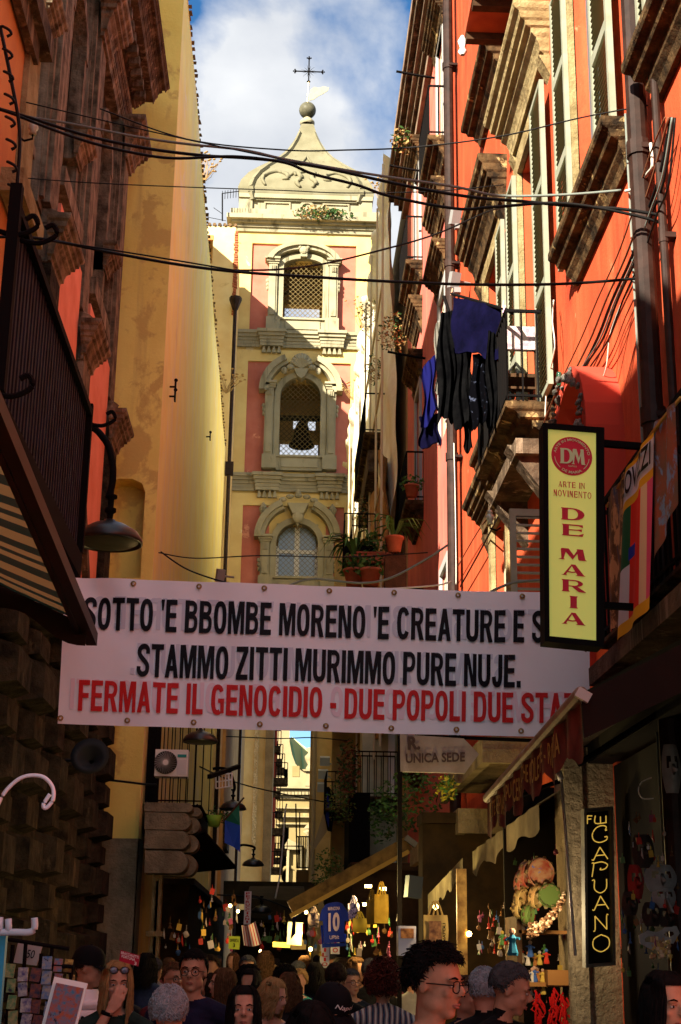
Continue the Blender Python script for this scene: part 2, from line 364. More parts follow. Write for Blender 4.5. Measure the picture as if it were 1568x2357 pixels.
# heavy condensed capitals built from stems and bands
def _se(cx, cy, rx, ry, a0, a1, n=18):
    out = []
    for i in range(n + 1):
        a = rad(a0 + (a1 - a0) * i / n); c, s = math.cos(a), math.sin(a)
        out.append((cx + rx * math.copysign(abs(c) ** .8, c), cy + ry * math.copysign(abs(s) ** .8, s)))
    return out
def _r(x0, y0, x1, y1): return ('p', [(x0, y0), (x1, y0), (x1, y1), (x0, y1)])
def _ps(pts, n=4): return [(p.x, p.y) for p in smooth_path([(x, y, 0) for x, y in pts], n)]
_stem = _r(0, 0, 1.95, 10)
BF = {'O': (6, [('b', _se(3, 5, 2.05, 4.2, 0, 360, 28), 1.85)]), 'C': (6, [('b', _se(3, 5, 2.05, 4.2, 32, 328), 1.85)]),
 'G': (6.2, [('b', _se(3, 5, 2.05, 4.2, 35, 300), 1.85), _r(3.2, 3.9, 6, 5.4), _r(4.3, .6, 6, 3.9)]),
 'S': (5.8, [('b', _ps([(4.9, 7.0), (4.8, 8.4), (3.7, 9.15), (2.2, 9.1), (1.05, 8.2), (1.1, 6.8), (2.2, 5.7), (3.7, 4.6), (4.8, 3.4), (4.7, 1.7), (3.5, .85), (2.1, .85), (.95, 1.8), (.85, 3.1)]), 1.8)]),
 'U': (6, [('b', _ps([(.95, 10), (.95, 6), (.97, 3), (1.5, 1.4), (3, .8), (4.5, 1.4), (5.03, 3), (5.05, 6), (5.05, 10)]), 1.9)]),
 'J': (5, [('b', _ps([(4.0, 10), (4.0, 6), (3.95, 2.8), (3.4, 1.2), (2.4, .85), (1.3, 1.3), (.9, 3.2)]), 1.9)]),
 'B': (6, [_stem, ('b', _ps([(1.95, 9.2), (3.6, 9.15), (4.7, 8.3), (4.6, 6.7), (3.6, 5.9), (1.95, 5.9)]), 1.6), ('b', _ps([(1.95, 5.1), (3.9, 5.0), (5.0, 3.9), (4.9, 1.8), (3.8, .85), (1.95, .8)]), 1.6)]),
 'P': (5.8, [_stem, ('b', _ps([(1.95, 9.2), (3.7, 9.15), (4.85, 8.1), (4.8, 5.9), (3.7, 4.75), (1.95, 4.7)]), 1.65)]),
 'R': (6.1, [_stem, ('b', _ps([(1.95, 9.2), (3.7, 9.15), (4.85, 8.2), (4.8, 6.3), (3.7, 5.2), (1.95, 5.15)]), 1.65), ('p', [(2.6, 4.4), (4.4, 4.8), (6.1, 0), (4.0, 0)])]),
 'D': (6, [_stem, ('b', _ps([(1.95, 9.2), (3.4, 9.15), (4.7, 8.2), (5.1, 5), (4.7, 1.8), (3.4, .85), (1.95, .8)]), 1.75)]),
 'E': (5.3, [_stem, _r(1.95, 0, 5.2, 1.65), _r(1.95, 4.35, 4.9, 5.9), _r(1.95, 8.35, 5.2, 10)]), 'F': (5.1, [_stem, _r(1.95, 4.2, 4.7, 5.8), _r(1.95, 8.35, 5.1, 10)]),
 'L': (5, [_stem, _r(1.95, 0, 5, 1.7)]), 'I': (1.95, [_stem]), 'T': (5.8, [_r(0, 8.35, 5.8, 10), _r(1.95, 0, 3.85, 8.35)]),
 'Z': (5.6, [_r(0, 0, 5.5, 1.6), _r(0, 8.4, 5.5, 10), ('p', [(3.4, 8.4), (5.5, 8.4), (2.2, 1.6), (0, 1.6)])]),
 'N': (6, [_r(0, 0, 1.8, 10), _r(4.2, 0, 6, 10), ('p', [(.9, 10), (2.4, 10), (5.1, 0), (3.6, 0)])]),
 'M': (7.6, [_r(0, 0, 1.65, 10), _r(5.95, 0, 7.6, 10), ('p', [(.9, 10), (2.5, 10), (4.2, 2.4), (3.9, 0), (3.0, 0)]), ('p', [(5.1, 10), (6.7, 10), (4.6, 0), (3.7, 0), (3.4, 2.4)])]),
 'A': (6.2, [('p', [(0, 0), (1.9, 0), (3.7, 8.6), (2.2, 10)]), ('p', [(6.2, 0), (4.3, 0), (2.5, 8.6), (4.0, 10)]), ('p', [(2.2, 10), (4, 10), (3.1, 7.5)]), _r(1.5, 2.1, 4.7, 3.6)]),
 "'": (1.6, [('p', [(0, 10), (1.7, 10), (1.2, 6.6), (.5, 6.6)])]), '.': (2, [_r(0, 0, 1.95, 2)]), '-': (3, [_r(0, 3.2, 2.8, 5)]), ' ': (2.2, [])}
def block_text(mb, s, mp, u0, u1, v0, v1, flip=False, m=0):
    """mp(u, v, k): k lifts the pieces of a letter a hair above each other"""
    gap = .75; tot = sum(BF[c][0] for c in s) + gap * (len(s) - 1); x = 0
    for ch in s:
        w_, parts = BF[ch]; k = 0
        def pt(a, b):
            f = (x + a) / tot; return (u0 + (u1 - u0) * ((1 - f) if flip else f), v0 + (v1 - v0) * b / 10)
        for pr in parts:
            k += 1
            if pr[0] == 'p': mb.add([mp(*pt(a, b), k) for a, b in pr[1]], [tuple(range(len(pr[1])))], m)
            else:
                path, t = pr[1], pr[2]; n = len(path); closed = (abs(path[0][0] - path[-1][0]) + abs(path[0][1] - path[-1][1])) < 1e-6; Lp, Rp = [], []
                for i in range(n):
                    a = path[(i - 1) % (n - 1)] if closed else path[max(i - 1, 0)]; b = path[(i + 1) % (n - 1)] if closed else path[min(i + 1, n - 1)]
                    if closed and i == 0: a = path[n - 2]; b = path[1]
                    if closed and i == n - 1: a = path[n - 2]; b = path[1]
                    dx, dy = b[0] - a[0], b[1] - a[1]; l = math.hypot(dx, dy) or 1; nx, ny = -dy / l * t / 2, dx / l * t / 2 * .9
                    Lp.append((path[i][0] + nx, path[i][1] + ny)); Rp.append((path[i][0] - nx, path[i][1] - ny))
                vs = [mp(*pt(*q), k) for q in Lp] + [mp(*pt(*q), k) for q in Rp]
                mb.add(vs, [(i, i + 1, n + i + 1, n + i) for i in range(n - 1)], m)
        x += w_ + gap
    return mb
# moulded profile run along y on a wall at x; sg = side the street lies on; pts = (outward share, height share)
PF_HOOD = [(0, 0), (.14, 0), (.16, .1), (.27, .14), (.29, .26), (.36, .38), (.5, .46), (.52, .54), (.66, .57), (.68, .66), (.8, .7), (.84, .82), (.96, .87), (1, .93), (1, 1), (0, 1)]
PF_SILL = [(0, 0), (.2, 0), (.28, .2), (.42, .32), (.46, .5), (.7, .56), (.78, .72), (.95, .78), (1, .84), (1, 1), (0, 1)]
def moulding(mb, pts, x, sg, prot, y0, y1, z0, h, ins=.4, m=0):
    n = len(pts); A = [Vector((x + sg * prot * d, y0 + prot * (1 - d) * ins, z0 + h * t)) for d, t in pts]; B = [Vector((x + sg * prot * d, y1 - prot * (1 - d) * ins, z0 + h * t)) for d, t in pts]
    for i in range(n - 1):
        mb.add([A[i], B[i], B[i + 1], A[i + 1]], [(0, 1, 2, 3)], m)
        for Q in (A, B):
            a, b = Q[i], Q[i + 1]; mb.add([a, b, Vector((x, b.y, b.z)), Vector((x, a.y, a.z))], [(0, 1, 2, 3)], m)
    return mb

# ---------------------------------------------------------------- ground
g = MB().quad((-300, -60, 0), (300, -60, 0), (300, 400, 0), (-300, 400, 0)).build('ground', M_road); g['kind'] = 'structure'
pv = MB()
for j in range(110):
    yy = 1.0 + j * .5
    for i in range(7):
        x0 = -2.5 + i * .7 + (j % 2) * .12
        pv.box(x0, x0 + .68, yy, yy + .48, 0.004, 0.02 + R.uniform(-.003, .003))
st = pv.build('street_paving_slabs', M_road); st['kind'] = 'structure'

# ---------------------------------------------------------------- bell tower over the street
TY = 55.0; TC = .2
tw = thing('bell_tower', 'pink and yellow baroque bell tower with latticed arched windows rising over the street', 'bell tower', (TC, TY, 0))
def TX(x): return TC + x
# body: walls around openings, arch through the base
W = MB(); XL, XR = TC - 2.8, TC + 2.86
mpF = lambda u, v, d: (u, TY + d, v)
OP = [(XL, 1.0, 0, 12.0, 7), (TC - .83, TC + .83, 16.0, 18.1, .5), (TC - .83, TC + .83, 20.95, 24.35, .5), (TC - .83, TC + .83, 27.0, 29.75, .5)]
holed(W, XL, XR, 0, 31.0, OP, mpF, .5, 0, 0)
W.box(XL, XL + .3, TY + .01, TY + 5.5, 12, 31); W.box(XR - .3, XR, TY + .01, TY + 5.5, 12.0, 31)
# back wall with openings that let the sky through
mpB = lambda u, v, d: (u, TY + 5.5 - d, v)
holed(W, XL, XR, 12, 31, [(TC - .8, TC + .8, 27.0, 30.15), (TC - .28, TC + .02, 24.1, 24.85), (TC + .38, TC + .72, 24.05, 24.75), (TC - .85, TC + .85, 20.9, 23.5)], mpB, .4)
W.box(XL, XR, TY + .2, TY + 5.4, 19.9, 20.2); W.box(XL, XR, TY + .2, TY + 5.4, 25.6, 25.8)
W.build('wall', M_tyel, tw)
MB().box(XL + .3, XR - .3, TY + .6, TY + 5.2, 30.7, 30.95).build('bell_chamber_ceiling', M_lstone2, tw)
# yellow corner strips stand proud of the pink panels
for z0, z1, a, b in ((26.42, 30.5, -2.2, 2.22), (20.2, 25.1, -2.2, 2.05), (12.2, 18.86, -2.2, 1.85)):
    hz = [h for h in OP[1:] if h[2] < z1 and h[3] > z0]
    h = hz[0]
    x0, x1 = TC + a, TC + b
    MB().box(x0, h[0] - .3, TY - .02, TY - .002, z0, z1).build('pink_panel', M_tpink, tw)
    MB().box(h[1] + .3, x1, TY - .02, TY - .002, z0, z1).build('pink_panel', M_tpink, tw)
    for (u0, u1, v0, v1) in ((XL, x0, z0, z1), (x1, XR, z0, z1), (XL, XR, z1, z1 + .5 if z1 < 30 else 31)):
        MB().box(u0, u1, TY - .12, TY - .003, v0, v1).build('plaster_band', M_tyel, tw)
def cornice(z0, z1, steps, name='cornice'):
    mb = MB(); n = len(steps)
    for i, d in enumerate(steps):
        a = z0 + (z1 - z0) * i / n; b = z0 + (z1 - z0) * (i + 1) / n - .002
        mb.box(XL - d, XR + d, TY - .13 - d, TY - .1, a, b)
    for s in (-1, 1):      # ressauts over the window piers
        for i, d in enumerate(steps):
            a = z0 + (z1 - z0) * i / n; b = z0 + (z1 - z0) * (i + 1) / n - .004
            mb.box(TC + s * 1.25 - .45 - d * .6, TC + s * 1.25 + .45 + d * .6, TY - .3 - d, TY - .12, a + .003, b)
    mb.build(name, M_tstone, tw)
cornice(25.72, 26.4, (.04, .06, .1, .18, .26)); cornice(19.45, 20.15, (.04, .06, .1, .18, .26))
gt = MB().prism([(-.08, 0), (.08, 0), (0, .28)], -.05, .05).v
gme = bpy.data.meshes.new('gutta'); gmb = MB().prism([(-.085, -.14), (.085, -.14), (.03, .14), (-.03, .14)], -.07, .07); gme.from_pydata(gmb.v, [], gmb.f); gme.materials.append(M_tstone)
for zz in (25.58, 19.3):
    for s in (-1, 1):
        for k in range(4): inst(gme, 'gutta', tw, (s * 1.25 + (k - 1.5) * .21, -.2, zz))
# top cornice and attic
tb = MB()
for i, (z0, z1, d) in enumerate(((31.0, 31.18, .08), (31.18, 31.32, .16), (31.32, 31.42, .3), (31.42, 31.62, .5))):
    tb.box(XL - d, XR + d, TY - .14 - d, TY + 5.6 + d, z0, z1 - .002)
tb.build('top_cornice', M_tstone, tw)
pl = MB().box(XL - .35, XR + .3, TY - .45, TY + 5.8, 31.62, 31.95); pl.build('parapet', M_tstone, tw)
at = MB(); AXL, AXR = TC - 2.7, TC + 2.75
at.box(AXL, AXR, TY - .1, TY + 5.2, 31.9, 32.6)
at.box(AXL - .12, AXL + .45, TY - .22, TY + .2, 31.9, 32.55); at.box(AXR - .45, AXR + .12, TY - .22, TY + .2, 31.9, 32.55)
at.box(AXL - .14, AXR + .14, TY - .3, TY + 5.3, 32.58, 32.78)
for (a, b) in ((-1.75, -.62), (.75, 1.9)):
    for (x0, x1, z0, z1) in ((a, b, 32.4, 32.46), (a, b, 32.0, 32.05), (a, a + .06, 32.05, 32.4), (b - .06, b, 32.05, 32.4)): at.box(TC + x0, TC + x1, TY - .17, TY - .09, z0, z1)
at.build('attic', M_tstone, tw)
MB().lathe([(0.28, -.06), (.34, -.02), (.34, .05), (.22, .05), (.22, -.05)], (TC + .08, TY - .12, 32.22), 20, mtx=Matrix.Rotation(rad(90), 3, 'X')).build('oculus', M_tstone, tw)
# dome: square-plan bell shape
prof = [(2.82, 32.78), (2.92, 33.0), (2.93, 33.25), (2.8, 33.6), (2.5, 33.95), (2.1, 34.22), (1.6, 34.5), (1.15, 34.8), (.82, 35.15), (.58, 35.55), (.4, 35.95), (.3, 36.3), (.26, 36.42)]
dm = MB(); cyT = TY + 2.6
prof = [(h * (cyT - h) / TY, (z - CAM_H) * (cyT - h) / TY + CAM_H) for h, z in prof]
prof[0] = (prof[0][0], 32.5)
ZD = lambda z: (z - CAM_H) * cyT / TY + CAM_H
o = 0; ring = []
for (h, z) in prof:
    hy = h * 1.0
    dm.v += [Vector((TC + .03 - h, cyT - hy, z)), Vector((TC + .03 + h, cyT - hy, z)), Vector((TC + .03 + h, cyT + hy, z)), Vector((TC + .03 - h, cyT + hy, z))]
for i in range(len(prof) - 1):
    for k in range(4): dm.f.append((i * 4 + k, i * 4 + (k + 1) % 4, (i + 1) * 4 + (k + 1) % 4, (i + 1) * 4 + k)); dm.m.append(0)
dm.build('dome', M_domest, tw)
def domeface(x, z, out=.0):   # point on the front dome face at height z
    for i in range(len(prof) - 1):
        if prof[i][1] <= z <= prof[i + 1][1]:
            t = (z - prof[i][1]) / (prof[i + 1][1] - prof[i][1]); h = prof[i][0] + (prof[i + 1][0] - prof[i][0]) * t
            return Vector((TC + .03 + x, cyT - h - out, z + out * .5))
    return Vector((TC + .03 + x, cyT - prof[-1][0] - out, z))
rb = MB()
for s in (-1, 1):
    pts = [domeface(s * (.82 * h - .02), z, .02) for h, z in prof[:11]]
    rb = MB()
    for a, b in zip(pts, pts[1:]): rb.beam(a, b, .22 if a.z < 34.5 else .12, .14)
    rb.build('dome_rib', M_domest, tw)
sc_ = MB()
def relief(pts, w=.13):
    mx = [domeface(x, (z - 33.0) * 1.12 + 33.0, .03) for x, z in pts]; mx = smooth_path(mx, 4)
    sc_.tube(mx, [w * (.55 + .45 * math.sin(math.pi * i / (len(mx) - 1))) for i in range(len(mx))], 5)
for s in (-1, 1):
    relief([(s * 1.75, 33.15), (s * 1.9, 33.5), (s * 1.7, 33.8), (s * 1.3, 33.98), (s * 1.05, 33.9)], .1)
    relief([(s * 1.15, 33.95), (s * .85, 33.8), (s * .8, 33.55), (s * 1.05, 33.5)], .1)
    relief([(s * .25, 33.1), (s * .42, 33.35), (s * .22, 33.6), (s * .35, 33.9), (s * .1, 34.0)], .12)
    relief([(s * .75, 33.7), (s * .55, 33.9), (s * .45, 33.75)], .09)
    relief([(s * .05, 34.75), (s * .3, 34.62), (s * .2, 34.55)], .07)
    relief([(0, 35.4), (s * .1, 35.05), (s * .22, 34.8)], .06)
sc_.build('scroll_relief', M_domest, tw, True)
MB().lathe([(.3, 36.36), (.34, 36.42), (.34, 36.5), (.27, 36.52), (.24, 36.62), (.14, 36.72), (.1, 36.76)], (TC + .02, cyT, ZD(36.5) - 36.5), 16).build('finial_neck', M_tstone, tw, True)
MB().ell((TC + .02, cyT, ZD(37.1)), .39, 24, 14).build('ball_finial', mat('dark_lead_ball', (0.09, 0.09, 0.06), .45, (0.13, .12, .08), 3), tw, True)
cs = MB(); czz = 39.1; cxx = TC + .04; dzz = ZD(38.5) - 38.5
cs.cyl((cxx - .03, cyT, 37.4), (cxx, cyT, 38.55), .035, 8, 1); cs.cyl((cxx, cyT, 38.5), (cxx, cyT, 39.8), .03); cs.cyl((cxx - .62, cyT, czz), (cxx + .62, cyT, czz), .03)
for dx, dz in ((-.62, 0), (.62, 0), (0, .7)):
    c = Vector((cxx + dx, cyT, czz + dz)); cs.ell(c, .06, 8, 6)
    for k in range(3):
        a = math.atan2(dz, dx) + (k - 1) * 1.3; cs.ell(c + Vector((math.cos(a), 0, math.sin(a))) * .09, (.04, .03, .04), 6, 4)
for k in range(12):
    a = math.pi * 2 * (k + .5) / 12; l = .38 if k % 2 else .3
    cs.tube([(cxx, cyT, czz), (cxx + l * math.cos(a), cyT, czz + l * math.sin(a))], [.022, .003], 4)
cs.ell((cxx, cyT, 38.56), (.09, .09, .04), 8, 5)
cs.v = [v + Vector((0, 0, dzz)) for v in cs.v]
cs.build('iron_cross', [M_dark, M_brass], tw)
fl = MB(); pf = [(.05, 37.55), (.25, 37.62), (.45, 37.8), (.7, 37.95), (.9, 38.12), (.95, 38.28), (.7, 38.32), (.45, 38.24), (.25, 38.28), (.08, 38.1)]
fl.prism([(cxx + a, b + dzz) for a, b in pf], cyT - .015, cyT + .015)
fl.build('weather_vane', mat('pale_zinc', (0.42, 0.38, 0.24), .6, (.34, .3, .2), 5), tw)
# window surrounds
def surround(z0, zsp, ztop, half, kind):
    s_ = MB(); y0 = TY - .14; mid = TC
    rise = ztop - zsp
    def archband(r0, r1, rz0, rz1, ya, yb, a0=0, a1=180, n=14, zc=zsp):
        A = arc(mid, zc, r0, a0, a1, n, rz0); B = arc(mid, zc, r1, a0, a1, n, rz1)
        for i in range(n):
            s_.prism([A[i], B[i], B[i + 1], A[i + 1]], ya, yb)
    for s in (-1, 1):
        # inner architrave and outer pilaster
        x0, x1 = sorted((mid + s * half, mid + s * (half + .24))); s_.box(x0, x1, y0 - .1, TY + .1, z0 - .1, zsp)
        x0, x1 = sorted((mid + s * (half + .26), mid + s * (half + .62))); s_.box(x0, x1, y0 - .2, TY, z0 - .6, zsp + (.05 if kind != 1 else .35))
        x0, x1 = sorted((mid + s * (half + .33), mid + s * (half + .55))); s_.box(x0, x1, y0 - .25, y0 - .19, z0 + .1, zsp - .35)
        # base block and capital
        x0, x1 = sorted((mid + s * (half + .1), mid + s * (half + .68))); s_.box(x0, x1, y0 - .27, TY, z0 - .58, z0 + .0)
        zc = zsp + (.0 if kind != 1 else .3)
        for i, d in enumerate((.0, .06, .13)):
            x0, x1 = sorted((mid + s * (half + .2 - d * .4), mid + s * (half + .66 + d))); s_.box(x0, x1, y0 - .24 - d, TY, zc + i * .09, zc + i * .09 + .088)
        for k in range(3):   # drops beside the pilaster and flutes under the capital
            s_.ell((mid + s * (half + .66), y0 - .1, zsp - .75 - k * .18 + (.3 if kind == 1 else 0)), (.09 - k * .015, .08, .1), 8, 5)
            s_.box(mid + s * (half + .44) - .09 + k * .07, mid + s * (half + .44) - .05 + k * .07, y0 - .3, y0 - .24, zc - .34, zc - .06)
    s_.box(mid - half - .1, mid + half + .1, y0 - .12, TY + .1, z0 - .62, z0 - .02)            # apron
    s_.box(mid - half + .1, mid + half - .1, y0 - .17, y0 - .11, z0 - .5, z0 - .14)
    s_.box(mid - half - .3, mid + half + .3, y0 - .22, TY + .1, z0 - .08, z0)
    archband(half, half + .24, rise, rise + .24, y0 - .1, TY + .1)
    # spandrel wall above the arch inside the rectangular opening
    n = 14; A = arc(mid, zsp, half, 0, 180, n, rise)
    for i in range(n):
        a, b = A[i], A[i + 1]
        s_.prism([(a[0], a[1]), (a[0], ztop + .02), (b[0], ztop + .02), (b[0], b[1])], TY - .05, TY + .3)
    if kind == 0:       # segmental hood
        R0 = half + .62
        archband(R0 - .2, R0, rise + .35, rise + .52, y0 - .3, TY, 12, 168)
        archband(R0 - .12, R0 + .12, rise + .5, rise + .64, y0 - .42, TY, 12, 168)
        s_.ell((mid, y0 - .28, ztop + .3), (.2, .12, .2), 10, 6); s_.box(mid - .14, mid + .14, y0 - .3, TY, ztop, ztop + .36)
        for s in (-1, 1): s_.ell((mid + s * .16, y0 - .3, ztop + .42), (.09, .08, .09), 8, 6)
    else:
        R0 = half + .74
        for (a0, a1) in ((0, 66), (114, 180)):
            archband(R0 - .26, R0 - .08, rise + .5, rise + .66, y0 - .3, TY, a0, a1, 8, zsp + .15)
            archband(R0 - .1, R0 + .14, rise + .62, rise + .86, y0 - .44, TY, a0, a1, 8, zsp + .15)
        if kind == 1:      # scallop shell
            for k in range(9):
                a = rad(20 + k * 17.5)
                s_.tube([(mid, y0 - .25, ztop + .32), (mid + .3 * math.cos(a), y0 - .36, ztop + .38 + .34 * math.sin(a)), (mid + .42 * math.cos(a), y0 - .26, ztop + .38 + .56 * math.sin(a))], [.04, .07, .1], 6)
            for s in (-1, 1): s_.ell((mid + s * .45, y0 - .3, ztop + .35), (.18, .12, .12), 8, 6); s_.ell((mid + s * .7, y0 - .3, ztop + .2), (.13, .1, .16), 8, 6)
            s_.prism([(mid - .3, ztop + .3), (mid + .3, ztop + .3), (mid + .16, ztop - .02), (mid, ztop - .14), (mid - .16, ztop - .02)], y0 - .34, TY)
        else:              # keystone with broken curved pediment
            s_.prism([(mid - .42, ztop + .72), (mid + .42, ztop + .72), (mid + .22, ztop + .3), (mid - .22, ztop + .3)], y0 - .5, TY)
            s_.ell((mid, y0 - .4, ztop + .16), (.24, .14, .26), 10, 7); s_.prism([(mid - .12, ztop + .1), (mid + .12, ztop + .1), (mid, ztop - .24)], y0 - .4, TY)
            for k in range(7):
                a = rad(28 + k * 20.6); s_.ell((mid + .95 * math.cos(a), y0 - .3, ztop + .36 + .72 * math.sin(a)), (.16, .1, .1), 8, 5)
            s_.ell((mid, y0 - .3, ztop + 1.16), (.12, .1, .18), 8, 6)
        for s in (-1, 1):  # urn finials
            s_.lathe([(.12, 0), (.16, .05), (.08, .1), (.15, .22), (.17, .34), (.1, .46), (.04, .56), (.0, .6)], (mid + s * (half + .55), y0 - .15, zsp + (.62 if kind == 1 else 1.05)), 8)
    s_.build('window_surround', M_tstone, tw)
surround(27.0, 29.45, 29.78, .83, 0); surround(20.95, 23.55, 24.38, .83, 1); surround(15.9, 17.3, 18.12, .83, 2)
def lattice(z0, z1, name='lattice_grille'):
    l = MB(); w_ = .82; st = .215; n = 36
    for s in (-1, 1):
        for k in range(-n, n):
            # line x = s*(z - z0) + k*st, clipped to the opening
            pts = []
            za, zb = z0, z1
            xa = k * st + s * (za - z0); xb = k * st + s * (zb - z0)
            t0, t1 = 0.0, 1.0
            dx = xb - xa
            ta, tb_ = sorted(((-w_ - xa) / dx, (w_ - xa) / dx)); t0, t1 = max(0, ta), min(1, tb_)
            if t1 - t0 < .02: continue
            l.beam((TC + xa + dx * t0, TY + .12 + s * .012, za + (zb - za) * t0), (TC + xa + dx * t1, TY + .12 + s * .012, za + (zb - za) * t1), .014, .02)
    l.build(name, mat('lattice_metal', (0.14, 0.1, 0.035), .6), tw)
lattice(27.0, 29.78); lattice(20.95, 24.35); lattice(15.6, 18.1)
# glazed door behind the lowest lattice
gd = MB(); gd.box(TC - .1, TC + .1, TY + .3, TY + .38, 15.6, 18.2); gd.box(TC - .83, TC + .83, TY + .29, TY + .37, 17.0, 17.15)
for s in (-1, 1): gd.box(*sorted((TC + s * .83, TC + s * .72)), TY + .3, TY + .38, 15.6, 17.3)
gd.build('window_frame', M_white, tw)
for s in (-1, 1): MB().box(*sorted((TC + s * .1, TC + s * .75)), TY + .34, TY + .36, 15.6, 18.15).build('window_pane', M_glassb, tw)
bl = MB().lathe([(.02, 1.1), (.2, 1.05), (.3, .8), (.36, .4), (.5, .1), (.56, 0)], (TC + .1, TY + 2.6, 22.4), 20); bl.box(TC - 2.2, TC + 2.2, TY + 2.5, TY + 2.7, 23.55, 23.75)
bl.build('bell', M_dark, tw, True)
MB().box(XL, 1.0, TY - .16, TY - .12, 12.0, 12.35).build('arch_impost', M_tstone, tw)
# ---------------------------------------------------------------- left: yellow building (stained end wall + long side wall)
YB = thing('yellow_building', 'tall ochre house with stained blank end wall and long streaked cream side wall', 'building', (-3.0, 25.5, 0))
W = MB()
mpE = lambda u, v, d: (u, 25.5 + d, v)
holed(W, -6.5, -2.53, 0, 21.4, [(-3.5, -2.75, 8.2, 10.1, .5)], mpE, .5)
W.quad((-3.5, 26.0, 8.2), (-2.75, 26.0, 8.2), (-2.75, 26.0, 10.1), (-3.5, 26.0, 10.1))
for s_, xx in ((1, -3.5), (-1, -2.75)): W.prism([(xx, 10.1), (xx, 9.85), (xx + s_ * .07, 10.02), (xx + s_ * .25, 10.1)], 25.5, 26.0)
W.build('end_wall', M_ochre, YB)
lo = MB().box(-3.55, -2.5, 25.44, 25.497, 0, 3.55).box(-2.529, -2.495, 25.44, 26.1, 0, 3.55).build('stone_base', M_greyst, YB)
def ysz(y): return 21.4 + (19.35 - 21.4) * (y - 25.5) / 24
W = MB(); Y0, Y1 = 25.5, 49.6
def side(u, v):
    y = Y0 + (Y1 - Y0) * u; return (-2.53 + .015 * math.sin(y * .9), y, v * ysz(y))
W.grid(side, 24, 12); W.quad((-6.5, Y1, 0), (-2.53, Y1, 0), (-2.53, Y1, ysz(Y1)), (-6.5, Y1, ysz(Y1)))
W.quad((-6.5, Y0, 21.4), (-2.53, Y0, 21.4), (-2.53, Y1, ysz(Y1)), (-6.5, Y1, ysz(Y1)))
W.build('side_wall', M_cream, YB)
MB().box(-9, -4.05, 43.2, 49.9, 18, 28.4).build('tower_sun_block', M_ochre, YB)  # unseen block added to keep the sun off the tower's lower storeys
tme = bpy.data.meshes.new('roof_tile'); t_ = MB().tube([(-.16, 0, 0), (.12, 0, .02)], [.07, .085], 6); tme.from_pydata(t_.v, [], t_.f); tme.materials.append(mat('mossy_old_tile', (.2, .12, .06), .9, (.09, .06, .03), 5))
y = 25.7
while y < 49.5:
    inst(tme, 'roof_tile', YB, (-2.53 + 3.0 + R.uniform(-.03, .03), y - 25.5, ysz(y) + .03), (R.uniform(-.1, .1), 0, R.uniform(-.15, .15)), (.4, R.uniform(.7, 1.2), R.uniform(.1, .45))); y += R.uniform(.15, .3)
# iron hooks in the wall
for (px, py, Y) in ((387, 890, 27.2), (386, 912, 27.2), (472, 1005, 37)):
    p = PXp(px, py, -2.53); c = Vector((-2.5, p.y, p.z))
    MB().cyl(c, c + Vector((.12, 0, 0)), .02, 6).box(c.x + .1, c.x + .13, c.y - .06, c.y + .06, c.z - .1, c.z + .12).ell(c + Vector((.12, 0, .14)), .04, 7, 5).build('iron_hook', M_dark, YB)
# paler house beyond, brick edge and pipe
PH = thing('pale_house', 'sunlit pale plaster house with open loggia corner between yellow house and bell tower', 'building', (-3.5, 50, 0))
W = MB(); mpH = lambda u, v, d: (u, 50 + d, v)
holed(W, -7, -2.46, 0, 28.6, [(-3.62, -3.33, 27.0, 28.2, 1.2)], mpH, 1.2); W.quad((-2.46, 50, 0), (-2.46, 54.6, 0), (-2.46, 54.6, 28.6), (-2.46, 50, 28.6)); W.quad((-7, 50, 28.6), (-2.46, 50, 28.6), (-2.46, 54.6, 28.6), (-7, 54.6, 28.6))
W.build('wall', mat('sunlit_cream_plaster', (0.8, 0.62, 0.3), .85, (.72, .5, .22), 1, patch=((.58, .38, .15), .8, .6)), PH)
MB().box(-3.62, -3.33, 49.97, 50.1, 28.0, 28.2).build('lintel', M_orange, PH)
for k in range(7): inst(tme, 'roof_tile', PH, (-2.5 - k * .2 + 3.5, .1, 28.66), (0, 0, rad(90)))
bme = unit_box_mesh('brick', M_terra)
pieces('brick', bme, PH, [((-2.44, 50.05, 24.9 + k * .105), (R.uniform(.1, .2), .2, .07)) for k in range(34)], .01)
pp = MB().tube([(-2.36, 49.6, 25.0), (-2.36, 49.55, 20), (-2.36, 49.5, 15), (-2.36, 49.5, 3)], .07, 8); pp.lathe([(.1, 24.9), (.24, 25.3), (.24, 25.4), (.1, 25.4)], (-2.36, 49.6, 0), 8)
pp.box(-2.5, -2.2, 49.45, 49.65, 18.3, 18.8)
single(pp, 'drainpipe', M_pipe, 'brown downpipe with funnel head beside the bell tower facade', 'drainpipe')
# antenna on the tower's parapet
an = MB(); b = P(512, 508, 54); t = P(512, 445, 54); an.cyl(b, t, .03); e1 = P(550, 440, 54)
an.cyl(t, e1, .02)
for k in range(7):
    c = t.lerp(e1, k / 6); an.cyl(c - Vector((0, 0, .28)), c + Vector((0, 0, .12)), .012, 4)
for (a, b2) in (((492, 478), (512, 492)), ((480, 500), (520, 508))): an.cyl(P(*a, 54), P(*b2, 54), .015, 4)
single(an, 'television_antenna', M_dark, 'thin rooftop aerial left of the tower dome', 'antenna')
for (px, py, Y, r, lab) in ((725, 490, 54.3, (1.1, .3, .35), 'green and straw weed tuft growing on the tower parapet'),):
    m_ = MB(); leaves(m_, P(px + 5, py, Y), r, 420, .16, 0, 2); leaves(m_, P(px + 40, py + 3, Y), (.9, .3, .25), 150, .2, 1, 1)
    o = single(m_, 'weed_tuft', [M_dry, M_leafd], lab, 'plant')
